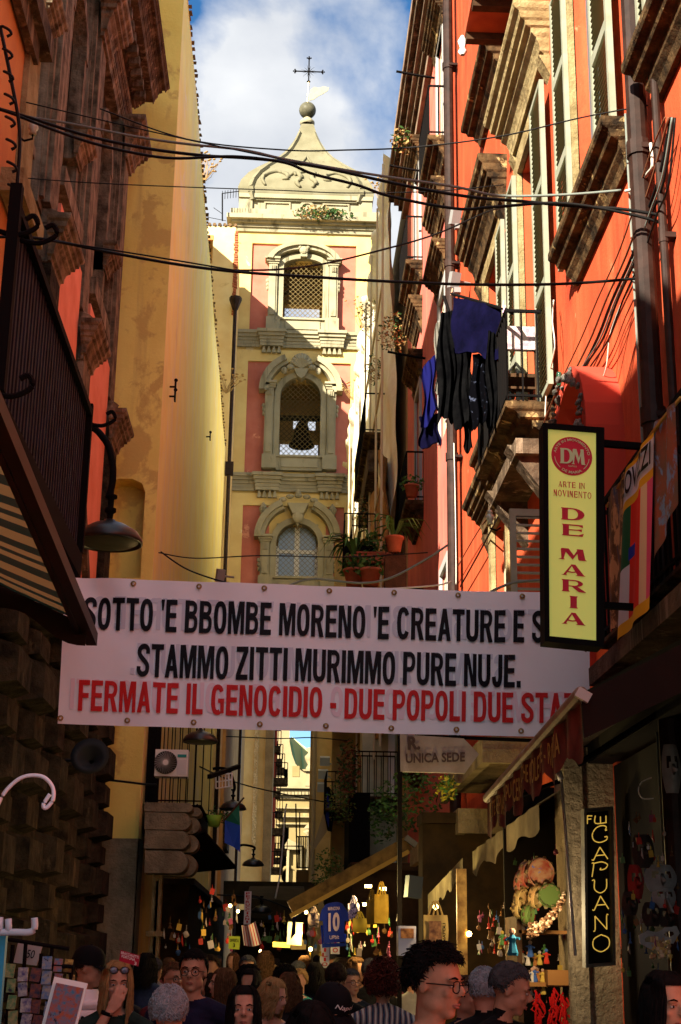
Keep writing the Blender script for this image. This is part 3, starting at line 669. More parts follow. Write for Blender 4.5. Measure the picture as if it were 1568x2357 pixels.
def twiggy(px, py, Y, h, w_, lab, n=26, lean=.3, m_=None):
    mb = MB(); b = P(px, py, Y)
    for i in range(n):
        p = b.copy(); d = Vector((R.uniform(-w_, w_), R.uniform(-.2, .2), h)).normalized(); path = [p.copy()]
        L_ = h * R.uniform(.5, 1.1)
        for k in range(4):
            p = p + d * L_ / 4 + Vector((R.uniform(-.06, .06), 0, R.uniform(-.04, .06))); path.append(p.copy())
        mb.tube(path, [.014, .012, .01, .008, .005], 3); mb.ell(path[-1], (.06, .05, .03), 5, 3)
    return single(mb, 'dry_shrub', m_ or M_dry, lab, 'plant')
twiggy(468, 420, 44, 1.1, .8, 'dry flowering weed sprouting from the roof edge of the yellow house')
twiggy(520, 905, 48.5, .9, 1.1, 'straw coloured weed growing on downpipe beside the tower')
twiggy(880, 470, 50, 1.3, .7, 'dry weed on the roof behind the sheeted scaffold')
twiggy(812, 920, 50, .7, .7, 'dry weed left of the white scaffold sheet')
twiggy(835, 760, 49, 1.2, .6, 'straw weed hanging over edge of the white scaffold sheet', 34)

# ---------------------------------------------------------------- left: church facade
CH = thing('church_facade', 'dark stone church facade with pink panels, tall pilasters and heavy overhanging cornice', 'church', (-3.8, 20, 0))
XW = -3.62
W = MB(); bays = [17.3, 20.5, 24.2]
mpC = lambda u, v, d: (XW - d, u, v)
hl = []
for a, b in zip([14.0] + bays, bays): hl.append((a + 1.05, b - 1.05, 12.2, 15.3, .6))
hl.append((24.75, 25.2, 12.2, 15.3, .3))
hl = [h for h in hl if h[0] > 15.6]
holed(W, 15.5, 25.45, 0, 18, hl, mpC, .6)
MB().box(-8, -3.3, 11.05, 15.4, 0, 11.5).build('gap_filler_house', M_orange, CH)  # unseen filler house, added to limit the sun coming through the gap
for h in hl: W.quad(mpC(h[0], h[2], h[4]), mpC(h[1], h[2], h[4]), mpC(h[1], h[3], h[4]), mpC(h[0], h[3], h[4]), 1)
W.quad((XW, 25.45, 0), (-3.9, 25.45, 0), (-3.9, 25.45, 18), (XW, 25.45, 18))
W.build('wall', [M_lstone, M_blackin], CH)
for a, b in zip(bays, bays[1:]):
    MB().box(XW - .02, -3.3, a + .54, b - .54, 4.6, 11.55).build('pink_panel', M_lpink, CH)
    s_ = MB(); yc = (a + b) / 2                                      # arch over the upper niche
    A = arc(yc, 15.0, .62, 0, 180, 10); B = arc(yc, 15.0, .82, 0, 180, 10)
    for i in range(10): s_.prism([A[i], B[i], B[i + 1], A[i + 1]], XW, XW + .22, 'yz')
    s_.box(XW, XW + .2, yc - .8, yc - .6, 12.2, 15); s_.box(XW, XW + .2, yc + .6, yc + .8, 12.2, 15); s_.box(XW, XW + .32, yc - .95, yc + .95, 11.9, 12.2)
    s_.build('niche_frame', M_lstone2, CH)
    MB().prism([(a + .62, 8.6), (b - .62, 6.0), (b - .62, 5.7), (a + .62, 8.3)], -3.31, -3.2, 'yz').build('sloping_moulding', M_corn, CH)
def capblock(y, z, x0, x1, w_, steps=((0, .0), (.12, .05), (.22, .12), (.36, .2), (.46, .26)), h=.5, name='capital', m_=None):
    mb = MB(); mb.box(x0, x1, y - w_ / 2, y + w_ / 2, z, z + h - .01); moulding(mb, PF_HOOD, x1 - .01, 1, .28 * h / .5, y - w_ / 2 - .28 * h / .5, y + w_ / 2 + .28 * h / .5, z, h, 1.0)
    mb.build(name, m_ or M_lstone2, CH)
for i, y in enumerate(bays):
    pb = MB(); pb.box(XW, -3.2 - .12, y - .52, y + .52, 0, 10.2); pb.box(-3.33, -3.2, y - .36, y + .36, .6, 10.18)
    pb.build('lower_pilaster', M_lstone2 if i % 2 else M_lstone, CH)
    capblock(y, 10.2, XW, -3.24, .72, h=.55)
    MB().lathe([(.2, 10.76), (.26, 10.8), (.14, 10.95), (.2, 11.05), (.1, 11.12)], (-3.36, y, 0), 10).build('finial', M_lstone2, CH, True)
    up = MB(); up.box(XW, -3.42, y - .5, y + .5, 11.0, 16.6); up.box(-3.43, -3.3, y - .3, y + .3, 11.1, 16.6); up.box(-3.43, -3.36, y - .46, y - .36, 11.1, 16.6); up.box(-3.43, -3.36, y + .36, y + .46, 11.1, 16.6)
    up.build('upper_pilaster', M_lstone2, CH)
    capblock(y, 15.9, XW, -3.3, .62, h=.7)
    capblock(y - 1.05, 13.1, XW, -3.42, .4, h=.45, name='impost')
MB().box(XW, XW + .12, 15.5, 25.4, 11.6, 11.75).build('string_course', M_lstone2, CH)
ST = [(16.6, 16.85, .12), (16.85, 17.05, .2), (17.05, 17.5, .14), (17.5, 17.6, .26), (17.6, 17.72, .36), (17.72, 17.95, .6), (17.95, 18.05, .68), (18.05, 18.2, .82)]
for i, (z0, z1, d) in enumerate(ST):
    mb = MB().box(XW - .7, -3.57 + d, 15.5, 24.6 + d * .4, z0, z1 - .003)
    moulding(mb, PF_SILL, -3.57 + d - .001, 1, .09, 15.5, 24.7 + d * .4, z0 + .01, z1 - z0 - .02)
    mb.build('cornice_moulding', M_corn if d > .15 else M_lstone2, CH)
dme = unit_box_mesh('dentil', M_lstone2)
pieces('dentil', dme, CH, [((-3.16, 15.7 + k * .36, 17.55), (.2, .16, .16)) for k in range(25)])
MB().box(-6, XW - .7, 15.5, 25.4, 0, 17.9).build('church_block', M_lstone, CH)
MB().box(-12, -4.6, 19.5, 25.3, 17.9, 28.5).build('end_wall_sun_block', M_ochre, CH)  # unseen mass added behind the cornice to shade the ochre end wall
# rusticated base blocks, each a stone of its own
rme = bpy.data.meshes.new('stone_block')
rb_ = MB().add([(-.5, -.5, -.5), (-.5, .5, -.5), (-.5, .5, .5), (-.5, -.5, .5), (.5, -.36, -.36), (.5, .36, -.36), (.5, .36, .36), (.5, -.36, .36)], [(0, 1, 2, 3), (4, 7, 6, 5), (0, 4, 5, 1), (1, 5, 6, 2), (2, 6, 7, 3), (3, 7, 4, 0)])
rme.from_pydata(rb_.v, [], rb_.f); rme.materials.append(M_base)
bx = []
for y, wd in ((15.6, 1.1), (17.3, 1.3), (19.0, .9), (20.5, 1.3), (22.3, .9), (24.2, 1.3)):
    z = .02; k = 0
    while z < 5.6:
        h = (.56 if k % 2 else .44) * R.uniform(.88, 1.12)
        bx.append(((-3.06 + (0.03 if k % 2 else -.01), y, z + h / 2), ((.3 if k % 2 else .24) * R.uniform(.85, 1.1), wd * (1 if k % 2 else .86) * R.uniform(.9, 1.04), h - .03))); z += h; k += 1
pieces('stone_block', rme, CH, bx, .012)
MB().box(-3.5, -3.14, 12, 25.4, 0, 5.6).build('base_wall', M_base, CH)
MB().box(-3.5, -2.92, 12, 25.43, 5.6, 5.85).build('base_cornice', M_base, CH)

# ---------------------------------------------------------------- near left orange house with sheeted balcony
OH = thing('orange_house', 'orange plaster house at the near left with a dark sheeted balcony', 'building', (-2.6, 6, 0))
W = MB(); mpO = lambda u, v, d: (-2.36 - d, u, v)
holed(W, -1.5, 11.0, 0, 10.4, [(6.9, 8.0, 4.45, 7.2, .2), (9.2, 10.2, 4.45, 7.2, .2)], mpO); W.quad((-2.36, 11, 0), (-3.6, 11, 0), (-3.6, 11, 10.4), (-2.36, 11, 10.4)); W.quad((-8, -1.5, 10.4), (-2.36, -1.5, 10.4), (-2.36, 11, 10.4), (-8, 11, 10.4)); W.quad((-3.6, -1.5, 10.4), (-3.6, 11, 10.4), (-3.6, 11, 0), (-3.6, -1.5, 0))
W.build('wall', M_orange, OH)
MB().box(-2.56, -2.5, 6.9, 10.2, 4.4, 7.2).build('window_shutter', M_wood, OH)
MB().box(-2.34, -2.2, 9.0, 10.95, 9.1, 9.3).box(-2.34, -2.27, 9.1, 10.7, 8.9, 9.1).build('cornice_moulding', M_corn, OH)
MB().box(-2.34, -2.16, 10.0, 10.98, 7.3, 7.5).build('cornice_moulding', M_tan, OH)
# rendering of stone quoin strip, pale
MB().box(-2.37, -2.31, 10.55, 10.99, 5.0, 10.35).build('corner_strip', M_tan, OH)
BA = OH
MB().box(-2.36, -1.45, 3.0, 9.65, 4.12, 4.28).box(-2.36, -1.52, 3.0, 9.6, 3.98, 4.12).box(-2.36, -1.6, 3.0, 9.5, 3.86, 3.98).build('balcony_slab', M_dark, BA)
MB().beam((-1.47, 6.68, 5.33), (-1.47, 9.65, 5.33), .05, .05).beam((-1.47, 9.65, 5.33), (-2.36, 9.65, 5.33), .05, .05).beam((-1.47, 9.65, 4.3), (-1.47, 9.65, 5.4), .05, .05).beam((-1.47, 6.68, 4.3), (-1.47, 6.68, 5.45), .06, .06).build('balcony_rail', M_dark, BA)
y = 6.72; k = 0
cme = bpy.data.meshes.new('corrugated_sheet'); c_ = MB().prism([(-.5, 0), (-.3, 1), (.1, 1), (.3, 0)], -.5, .5, 'xy'); cme.from_pydata([Vector((v.y, v.x, v.z)) for v in c_.v], [], c_.f); cme.materials.append(M_blue)
while y < 9.6:
    for z in (4.82,):
        inst(cme, 'metal_slat', BA, (-1.5 + 2.6 , y - 6, z), (0, 0, 0), (.022, .1, 1.06))
    y += .088; k += 1
for (px, py, Y) in ((45, 520, 6.68), (90, 540, 6.9), (30, 890, 6.5), (235, 965, 9.7)):
    p = P(px, py, Y); MB().tube(smooth_path([p + Vector((-.12, 0, -.03)), p + Vector((0, 0, -.05)), p + Vector((.09, 0, 0)), p + Vector((.07, 0, .06)), p + Vector((.03, 0, .04))], 4), .014, 6).build('iron_scroll', M_dark, BA)
MB().beam((-1.5, 5.5, 5.36), (-2.36, 5.5, 5.36), .05, .06).build('balcony_stay', M_dark, BA)

# ---------------------------------------------------------------- awning at lower left
AW = thing('striped_awning', 'green and yellow striped awning with dark front bar overhanging lower left of street', 'awning', (-1.2, 5, 3))
b0 = P(0, 965, 4.0); b1 = P(212, 1472, 6.05); b00 = b0 + (b0 - b1) * .5
MB().beam(b00, b1, .045, .055).beam(b00 + Vector((-.035, 0, -.01)), b1 + Vector((-.035, -.03, -.01)), .02, .04).build('front_bar', mat('dark_brown_bar', (0.045, 0.02, 0.012), .4, (.02, .01, .007), 9, spec=.3), AW)
fe = b1 + (b0 - b1).normalized() * .18
E0, E1 = P(172, 1440, 5.95), Vector((-2.3, 6.1, 3.75))
mstr = bpy.data.materials.new('striped_canvas'); mstr.use_nodes = True; nt = mstr.node_tree; N = nt.nodes.new; L = nt.links.new
geo = N('ShaderNodeNewGeometry'); sp = N('ShaderNodeSeparateXYZ'); L(geo.outputs['Position'], sp.inputs[0])
ml = N('ShaderNodeMath'); ml.operation = 'MULTIPLY'; ml.inputs[1].default_value = 6.6; L(sp.outputs[1], ml.inputs[0])
fr = N('ShaderNodeMath'); fr.operation = 'FRACT'; L(ml.outputs[0], fr.inputs[0]); gtn = N('ShaderNodeMath'); gtn.operation = 'GREATER_THAN'; gtn.inputs[1].default_value = .5; L(fr.outputs[0], gtn.inputs[0])
mxn = N('ShaderNodeMixRGB'); mxn.inputs[1].default_value = (.5, .5, .2, 1); mxn.inputs[2].default_value = (.02, .08, .06, 1); L(gtn.outputs[0], mxn.inputs[0]); L(mxn.outputs[0], nt.nodes['Principled BSDF'].inputs['Base Color'])
tr = N('ShaderNodeBsdfTranslucent'); L(mxn.outputs[0], tr.inputs[0]); mxs = N('ShaderNodeMixShader'); mxs.inputs[0].default_value = .35
L(nt.nodes['Principled BSDF'].outputs[0], mxs.inputs[1]); L(tr.outputs[0], mxs.inputs[2]); L(mxs.outputs[0], nt.nodes['Material Output'].inputs[0])
def awf(u, v):
    a = b00.lerp(fe, v); b = Vector((-2.34, a.y, 3.85)); p = a.lerp(b, u); p.z -= .09 * math.sin(math.pi * u) - .01 * math.sin(v * 40); return p
MB().grid(awf, 10, 30).build('canvas', mstr, AW, True)
def vf(u, v):
    p = awf(u, 1); return p + Vector((0, .01 + .01 * math.sin(u * 30), -v * (.09 + .02 * math.sin(u * 26))))
MB().grid(vf, 40, 3).build('valance', mat('brown_valance', (.045, .026, .012), .9, (.025, .015, .008), 5), AW, True)
MB().beam(fe + Vector((0, 0, .02)), Vector((-2.34, 5.98, 3.85)), .04, .04).build('awning_arm', M_dark, AW)

# ---------------------------------------------------------------- street lamps
def street_lamp(c, r, side, lab, armpts):
    t = thing('street_lamp', lab, 'street lamp', c, 'black bell street lamps hanging over the street')
    c = Vector(c)
    MB().lathe([(.0, .62 * r), (.16 * r, .6 * r), (.22 * r, .52 * r), (.5 * r, .44 * r), (.85 * r, .22 * r), (1.0 * r, -.02 * r), (1.0 * r, -.12 * r), (.94 * r, -.14 * r), (.9 * r, -.05 * r)], c, 32).build('lamp_shade', mat('lamp_enamel', (.035, .033, .036), .35, (.02, .02, .022), 4, spec=.5), t, True)
    MB().lathe([(.88 * r, -.07 * r), (.7 * r, -.16 * r), (.3 * r, -.2 * r), (0, -.21 * r)], c, 24).build('lamp_glass', mat('frosted_lamp_glass', (.08, .085, .06), .35), t, True)
    MB().lathe([(.08 * r, .6 * r), (.1 * r, .8 * r), (.17 * r, .85 * r), (.17 * r, .95 * r), (.09 * r, .98 * r), (.09 * r, 1.25 * r), (.18 * r, 1.28 * r), (.18 * r, 1.36 * r), (.02 * r, 1.4 * r)], c, 12).build('lamp_socket', M_dark, t, True)
    MB().tube(smooth_path(armpts, 6), .028 if r > .2 else .022, 8).build('lamp_arm', M_dark, t, True)
    return t
c = P(250, 1242, 11.0)
street_lamp(c, .27, 1, 'large black bell street lamp over the white banner at left', [c + Vector((-.02, 0, .36)), c + Vector((-.0, .02, .5)), c + Vector((-.02, .05, .68)), c + Vector((-.1, .1, .88)), c + Vector((-.3, .12, 1.02)), (-2.36, 10.7, c.z + .98)])
c = P(461, 1704, 22.0)
street_lamp(c, .27, -1, 'black street lamp just under the banner beside the white air conditioner', [c + Vector((0, 0, .3)), c + Vector((.05, 0, .45)), c + Vector((.2, 0, .5)), P(560, 1672, 22), P(640, 1640, 22)])
c = P(536, 1860, 27.0)
street_lamp(c, .25, 1, 'small street lamp on a curved arm in front of the blue flag', [c + Vector((0, 0, .3)), P(540, 1810, 27), P(528, 1775, 27), P(505, 1768, 27), P(490, 1770, 27)])
c = P(583, 1990, 34.0)
street_lamp(c, .25, 1, 'small dark street lamp above the white vertical sign', [c + Vector((0, 0, .3)), P(585, 1950, 34), P(560, 1945, 34), P(545, 1950, 34)])
c = P(602, 2098, 36.0)
street_lamp(c, .26, 1, 'small pale topped street lamp hanging over the distant crowd', [c + Vector((0, 0, .3)), P(602, 2070, 36), P(590, 2064, 36), P(562, 2062, 36)])
# ---------------------------------------------------------------- right: red building
RB = thing('red_building', 'orange red house with dark stone window hoods, shuttered windows and iron balconies', 'building', (3.2, 12, 0))
XR_ = 2.6
mpR = lambda u, v, d: (XR_ + d, u, v)
holesR = [(10.6, 11.8, 8.0, 11.0, .35), (13.7, 14.9, 7.05, 10.5, .4), (16.6, 17.8, 8.1, 10.5, .3), (16.7, 17.7, 13.3, 15.9, .3), (13.6, 14.8, 13.0, 16, .3), (16.4, 17.6, 4.2, 6.9, .3), (7.4, 8.8, 8.0, 11, .3),
          (13.0, 19.5, 0, 3.3, 1.6), (5.0, 11.3, 0, 3.2, 1.3)]
W = MB()
for (ya, yb, zt) in ((1.5, 9.15, 11.3), (9.15, 12.95, 12.7), (12.95, 18.2, 16.6), (18.2, 21.6, 18.6)):
    hs_ = [(max(h[0], ya), min(h[1], yb), *h[2:]) for h in holesR if h[0] < yb and h[1] > ya]
    holed(W, ya, yb, 0, zt, hs_, mpR)
    W.quad((XR_, ya, zt), (8, ya, zt), (8, yb, zt), (XR_, yb, zt)); W.quad((XR_, ya, 11), (8, ya, 11), (8, ya, zt), (XR_, ya, zt))
W.build('wall', M_red, RB)
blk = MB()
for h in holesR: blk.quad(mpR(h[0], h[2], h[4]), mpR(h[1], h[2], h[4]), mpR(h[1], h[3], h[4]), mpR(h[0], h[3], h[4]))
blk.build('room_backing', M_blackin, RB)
MB().quad((8, 1.5, 0), (8, 21.6, 0), (8, 21.6, 11.3), (8, 1.5, 11.3)).build('rear_wall', M_terra, RB)
def hood(b, y0, y1, z, x=XR_, prot=.3, h=.36, m_=None, name='window_hood', drop=True):
    """moulded stone hood: five mouldings stepping out, with a sloping soffit"""
    mb = MB(); moulding(mb, PF_HOOD, x + .005, -1, prot, y0, y1, z - h, h)
    if drop:
        for y in (y0 + .2, y1 - .2): mb.prism([(x, z - h - .22), (x - prot * .3, z - h + .02), (x, z - h + .02)], y - .1, y + .1)
    return mb.build(name, m_ or M_head, b)
def sill(b, y0, y1, z, x=XR_, prot=.25, m_=None):
    mb = MB(); moulding(mb, PF_SILL, x + .005, -1, prot, y0, y1, z - .36, .36)
    return mb.build('window_sill', m_ or M_head, b)
sme = unit_box_mesh('louvre_slats', M_shutd)
def shutter(b, y0, y1, z0, z1, x, panels=3, slats=True):
    """louvred leaf lying parallel to the wall at x"""
    fr_ = MB(); t = .06
    fr_.box(x - .025, x + .025, y0, y0 + t, z0, z1); fr_.box(x - .025, x + .025, y1 - t, y1, z0, z1)
    for k in range(panels + 1):
        z = z0 + (z1 - z0) * k / panels; fr_.box(x - .024, x + .024, y0 + t, y1 - t, max(z0, z - .05), min(z1, z + .05))
    f_ = fr_.build('shutter', M_shut, b)
    sl_ = MB(); n = int((z1 - z0) / .055)
    for k in range(n):
        z = z0 + (k + .5) * (z1 - z0) / n; sl_.add([(x - .02, y0 + t, z - .02), (x + .012, y0 + t, z + .02), (x + .012, y1 - t, z + .02), (x - .02, y1 - t, z - .02)], [(0, 1, 2, 3)])
    stuff(sl_.build('louvre_slats', M_shutd, f_))
def frame(b, y0, y1, z0, z1, x, m_, w_=.12, name='window_frame', mid=True, glass=M_glass, bars=1):
    mb = MB(); mb.box(x, x + .08, y0, y0 + w_, z0, z1); mb.box(x, x + .08, y1 - w_, y1, z0, z1); mb.box(x, x + .08, y0 + w_, y1 - w_, z1 - w_, z1); mb.box(x, x + .08, y0 + w_, y1 - w_, z0, z0 + w_ * .7)
    yc = (y0 + y1) / 2
    if mid: mb.box(x - .02, x + .06, yc - .05, yc + .05, z0, z1)
    for k in range(bars): z = z0 + (z1 - z0) * (k + 1) / (bars + 1); mb.box(x + .005, x + .05, y0 + w_, y1 - w_, z - .03, z + .03)
    f_ = mb.build(name, m_, b)
    MB().box(x + .05, x + .06, y0 + w_ * .5, y1 - w_ * .5, z0 + .05, z1 - .05).build('window_pane', glass, f_)
def surr(b, y0, y1, z0, z1, w_=.2, x=XR_, prot=.06, m_=None):
    mb = MB(); mb.box(x - prot, x + .01, y0 - w_, y0, z0, z1 + w_); mb.box(x - prot, x + .01, y1, y1 + w_, z0, z1 + w_); mb.box(x - prot, x + .01, y0, y1, z1, z1 + w_)
    mb.build('stone_surround', m_ or M_tan, b)
# window A (nearest tall window)
surr(RB, 10.6, 11.8, 8.0, 11.0); frame(RB, 10.62, 11.78, 8.0, 10.98, XR_ + .12, M_frameb, .14, glass=mat('blue_grey_inner_shutter', (.1, .15, .17), .5))
sill(RB, 9.75, 12.1, 7.98, prot=.27); hood(RB, 9.8, 12.3, 11.75)
shutter(RB, 9.92, 10.56, 7.98, 11.0, XR_ - .12); shutter(RB, 11.84, 12.44, 7.98, 11.0, XR_ - .08)
# window G at the frame edge
sill(RB, 7.1, 9.05, 7.95, prot=.27); surr(RB, 7.4, 8.8, 8, 11); frame(RB, 7.42, 8.78, 8.0, 10.98, XR_ + .12, M_frameb, .14); shutter(RB, 8.85, 9.1, 8.05, 11, XR_ - .1)
# balcony door B
surr(RB, 13.7, 14.9, 7.0, 10.5, .26); frame(RB, 13.72, 14.88, 7.02, 10.48, XR_ + .12, M_frameb, .14, bars=2, glass=mat('blue_grey_inner_shutter', (.1, .15, .17), .5))
hood(RB, 12.9, 15.25, 11.4, prot=.4, h=.62, m_=M_tan); MB().box(XR_ - .1, XR_ + .01, 13.2, 15.1, 10.77, 10.95).build('stone_surround', M_tan, RB)
shutter(RB, 13.0, 13.66, 7.05, 10.5, XR_ - .1); shutter(RB, 14.95, 15.5, 7.05, 10.5, XR_ - .09)
# window C
surr(RB, 16.6, 17.8, 8.1, 10.5, .22); frame(RB, 16.62, 17.78, 8.1, 10.48, XR_ + .1, M_wood, .1)
hood(RB, 15.95, 18.55, 11.4, prot=.38, h=.7); sill(RB, 16.2, 18.2, 8.05); shutter(RB, 16.0, 16.5, 8.1, 10.5, XR_ - .07)
# window D above, with its sill
frame(RB, 16.72, 17.68, 13.3, 15.88, XR_ + .06, M_frameg, .12); surr(RB, 16.7, 17.7, 13.3, 15.9, .15, m_=M_frameg); sill(RB, 15.95, 18.1, 13.1, prot=.32); 
surr(RB, 13.6, 14.8, 13, 16, .2); frame(RB, 13.62, 14.78, 13.0, 15.98, XR_ + .1, M_frameg, .12)
# lower window C2
hood(RB, 15.7, 18.3, 7.45, prot=.34, h=.5); surr(RB, 16.4, 17.6, 4.2, 6.9, .2); frame(RB, 16.42, 17.58, 4.2, 6.88, XR_ + .1, M_frameg, .1)
def rail_run(mb, a, b, h, step=.12, top=.03):
    a = Vector(a); b = Vector(b); n = max(1, int((b - a).length / step))
    mb.beam(a + Vector((0, 0, h)), b + Vector((0, 0, h)), top, top); mb.beam(a + Vector((0, 0, .07)), b + Vector((0, 0, .07)), top * .8, top * .8)
    return [a.lerp(b, k / n) for k in range(n + 1)]
def balcony(b, y0, y1, x, z, depth, h=1.0, slab=.2, step=.13, m_=None, bars=True, steps=3, posts=True, name='balcony_slab'):
    mb = MB()
    moulding(mb, PF_SILL, x + .005, -1, depth, y0, y1, z - slab, slab, .3)
    mb.build(name, m_ or M_head, b)
    rl = MB(); pts = []
    pts += rail_run(rl, (x, y0 + .03, z), (x - depth + .03, y0 + .03, z), h, step)
    pts += rail_run(rl, (x - depth + .03, y0 + .03, z), (x - depth + .03, y1 - .03, z), h, step)
    pts += rail_run(rl, (x - depth + .03, y1 - .03, z), (x, y1 - .03, z), h, step)
    r_ = rl.build('balcony_rail', M_dark, b)
    off = poff(b)
    if bars:
        for p in pts: inst(barme, 'rail_bar', b, p + Vector((0, 0, h / 2)) - off, None, (1, 1, h))
barme = bpy.data.meshes.new('rail_bar'); q_ = MB().box(-.009, .009, -.009, .009, -.5, .5); barme.from_pydata(q_.v, [], q_.f); barme.materials.append(M_dark)
balcony(RB, 13.35, 15.6, XR_, 7.0, .5, 1.0, .34, .12)
MB().prism([(XR_, 6.0), (XR_ - .45, 6.62), (XR_, 6.62)], 13.6, 13.85).prism([(XR_, 6.0), (XR_ - .45, 6.62), (XR_, 6.62)], 15.1, 15.35).box(XR_ - .38, XR_, 13.5, 15.5, 6.5, 6.66).build('balcony_bracket', M_corn, RB)
# upper timber balcony
MB().box(XR_ - .58, XR_, 12.6, 15.6, 12.78, 12.95).build('balcony_slab', mat('reddish_boards', (.42, .1, .04), .7, (.3, .06, .03), 4), RB)
for k in range(5): MB().box(XR_ - .57, XR_ - .02, 12.75 + k * .66, 12.87 + k * .66, 12.68, 12.78).build('beam', M_wood, RB)
rl = MB(); pts = rail_run(rl, (XR_ - .55, 12.6, 12.95), (XR_ - .55, 15.6, 12.95), 1.0) + rail_run(rl, (XR_ - .55, 15.6, 12.95), (XR_, 15.6, 12.95), 1.0); rl.build('balcony_rail', M_white, RB)
for y in (12.8, 15.55):
    MB().lathe([(.03, 0), (.06, .05), (.03, .1), (.06, .2), (.02, .28)], (XR_ - .6, y, 12.55), 8).build('drop_finial', M_white, RB, True)
# near balcony with flags
balcony(RB, 5.5, 10.2, XR_, 3.85, .36, 1.0, .16, .12)
MB().box(XR_ - .42, XR_ + .0, 5.5, 10.25, 3.55, 3.68).build('balcony_ledge', M_corn, RB)
# open shutter leaf behind the yellow sign
ls = MB(); z0, z1 = 3.6, 5.75; y = 13.0
ls.box(2.06, 2.12, y - .02, y + .02, z0, z1).box(2.5, 2.58, y - .02, y + .02, z0, z1 + .02).box(2.12, 2.5, y - .02, y + .02, z1 - .07, z1).box(2.12, 2.5, y - .02, y + .02, z0, z0 + .08)
lf = ls.build('shutter', M_shut, RB)
slm = bpy.data.meshes.new('slat'); s2 = MB().obox((0, 0, 0), (.37, .045, .012), (rad(35), 0, 0)); slm.from_pydata(s2.v, [], s2.f); slm.materials.append(M_shut)
for k in range(26): inst(slm, 'slat', lf, Vector((2.31, y, z0 + .12 + k * .078)) - poff(RB))
# niche with stucco garland
NI = MB(); A = arc(11.3, 5.7, .75, 0, 180, 12); B = arc(11.3, 5.7, .62, 0, 180, 12)
for i in range(12): NI.prism([A[i], B[i], B[i + 1], A[i + 1]], XR_ - .3, XR_ + .02, 'yz')
NI.box(XR_ - .3, XR_ + .02, 10.55, 10.68, 4.0, 5.7); NI.box(XR_ - .3, XR_ + .02, 11.92, 12.05, 4.0, 5.7)
ni = NI.build('shrine_niche', mat('deep_red_plaster', (.42, .05, .03), .85), RB)
ga = MB()
for k in range(30):
    t = k / 29
    if t < .45: a = rad(180 - t / .45 * 150); c_ = (XR_ - .33, 11.3 + .68 * math.cos(a), 5.7 + .68 * math.sin(a))
    else: c_ = (XR_ - .36, 10.62 + .03 * math.sin(k), 5.8 - (t - .45) / .55 * 1.9)
    for q in range(3): ga.ell((c_[0] + R.uniform(-.03, .03), c_[1] + R.uniform(-.04, .04), c_[2] + R.uniform(-.04, .04)), R.uniform(.015, .038), 7, 5, nz=.8, sc=9)
ga.build('stucco_garland', mat('grey_white_stucco', (.24, .22, .19), .8, (.09, .08, .07), 14, bump=.8), RB, True)
# stone pilaster with shop front beside it
PI = MB(); PI.box(2.3, 2.72, 11.45, 12.4, 0, 3.28); PI.box(2.24, 2.34, 11.4, 11.55, 0, 3.2); PI.box(2.2, 2.26, 11.42, 11.5, 0, 3.2); PI.build('stone_pilaster', M_greyst, RB)
MB().box(2.4, 2.75, 4.9, 13, 3.15, 3.34).build('shop_lintel', M_dark, RB)

# drainpipes
def pipe(x, y, r, lab, joints, m_=None, z1=18.5):
    mb = MB().cyl((x, y, .1), (x, y, z1), r, 12)
    for z in joints: mb.cyl((x, y, z), (x, y, z + .12), r * 1.2, 12); mb.box(x, x + .15, y - r * 1.3, y + r * 1.3, z + .03, z + .07)
    return single(mb, 'drainpipe', m_ or M_pipe, lab, 'drainpipe')
pipe(2.48, 9.23, .075, 'thick brown drainpipe down the red wall near the right edge', (5.2, 7.3, 9.5), None, 12.6)
pipe(2.52, 8.85, .03, 'thin dark conduit next to the thick brown drainpipe', (5, 6.4, 8, 10), None, 11.2)
pipe(2.44, 20.9, .085, 'dark drainpipe dividing the orange red house from the pinker house', (6, 9, 12.3, 16, 20))
pipe(2.53, 9.75, .009, 'thin grey cable conduit running down the red wall left of the drainpipe', (), M_cableg, 8)

# ---------------------------------------------------------------- right: faded red building beyond
FB = thing('faded_red_building', 'pinkish red house with moulded grey eaves and a column of small balconies', 'building', (3, 26, 0))
XF = 2.55; mpQ = lambda u, v, d: (XF + d, u, v); hF = []
for yc in (22.9, 27.6):
    for z in (15.4, 10.2, 5.2): hF.append((yc - .5, yc + .5, z, z + 2.6, .2))
W = MB(); holed(W, 21.62, 30.4, 0, 19.2, hF, mpQ); W.quad((XF, 30.4, 0), (7, 30.4, 0), (7, 30.4, 19.2), (XF, 30.4, 19.2)); W.quad((XF, 21.62, 19.2), (7, 21.62, 19.2), (7, 30.4, 19.2), (XF, 30.4, 19.2))
W.build('wall', M_pinkred, FB)
for i, (d, z0, z1) in enumerate(((.12, 18.5, 18.75), (.2, 18.75, 18.95), (.3, 18.95, 19.1), (.42, 19.1, 19.3), (.48, 19.3, 19.5))):
    MB().box(XF - d, XF + .3, 21.6, 30.5 + d, z0, z1 - .003).build('eaves_moulding', M_corn if i % 2 else mat('grey_brown_eaves', (.3, .22, .16), .85, (.16, .11, .08), 3, bump=.4), FB)
for (a, b_, z, _, _) in hF:
    frame(FB, a + .02, b_ - .02, z, z + 2.58, XF + .03, M_frameg, .12, bars=2, glass=mat('warm_pane', (.5, .45, .25), .3))
    surr(FB, a, b_, z, z + 2.6, .14, XF, .05, mat('blue_grey_surround', (.34, .34, .34), .8))
for (yc, z) in ((22.9, 15.4), (27.6, 15.4), (27.6, 10.2), (22.9, 10.2), (27.6, 5.2)):
    if not (yc < 25 and z < 12): balcony(FB, yc - .95, yc + .95, XF, z, .36, 1.0, .4, .12)
    hood(FB, yc - .85, yc + .85, z + 3.25 if z < 15 else z + 3.0, XF, .3, .4)
    if z > 15: hood(FB, yc - .85, yc + .85, z - .75, XF, .3, .55)
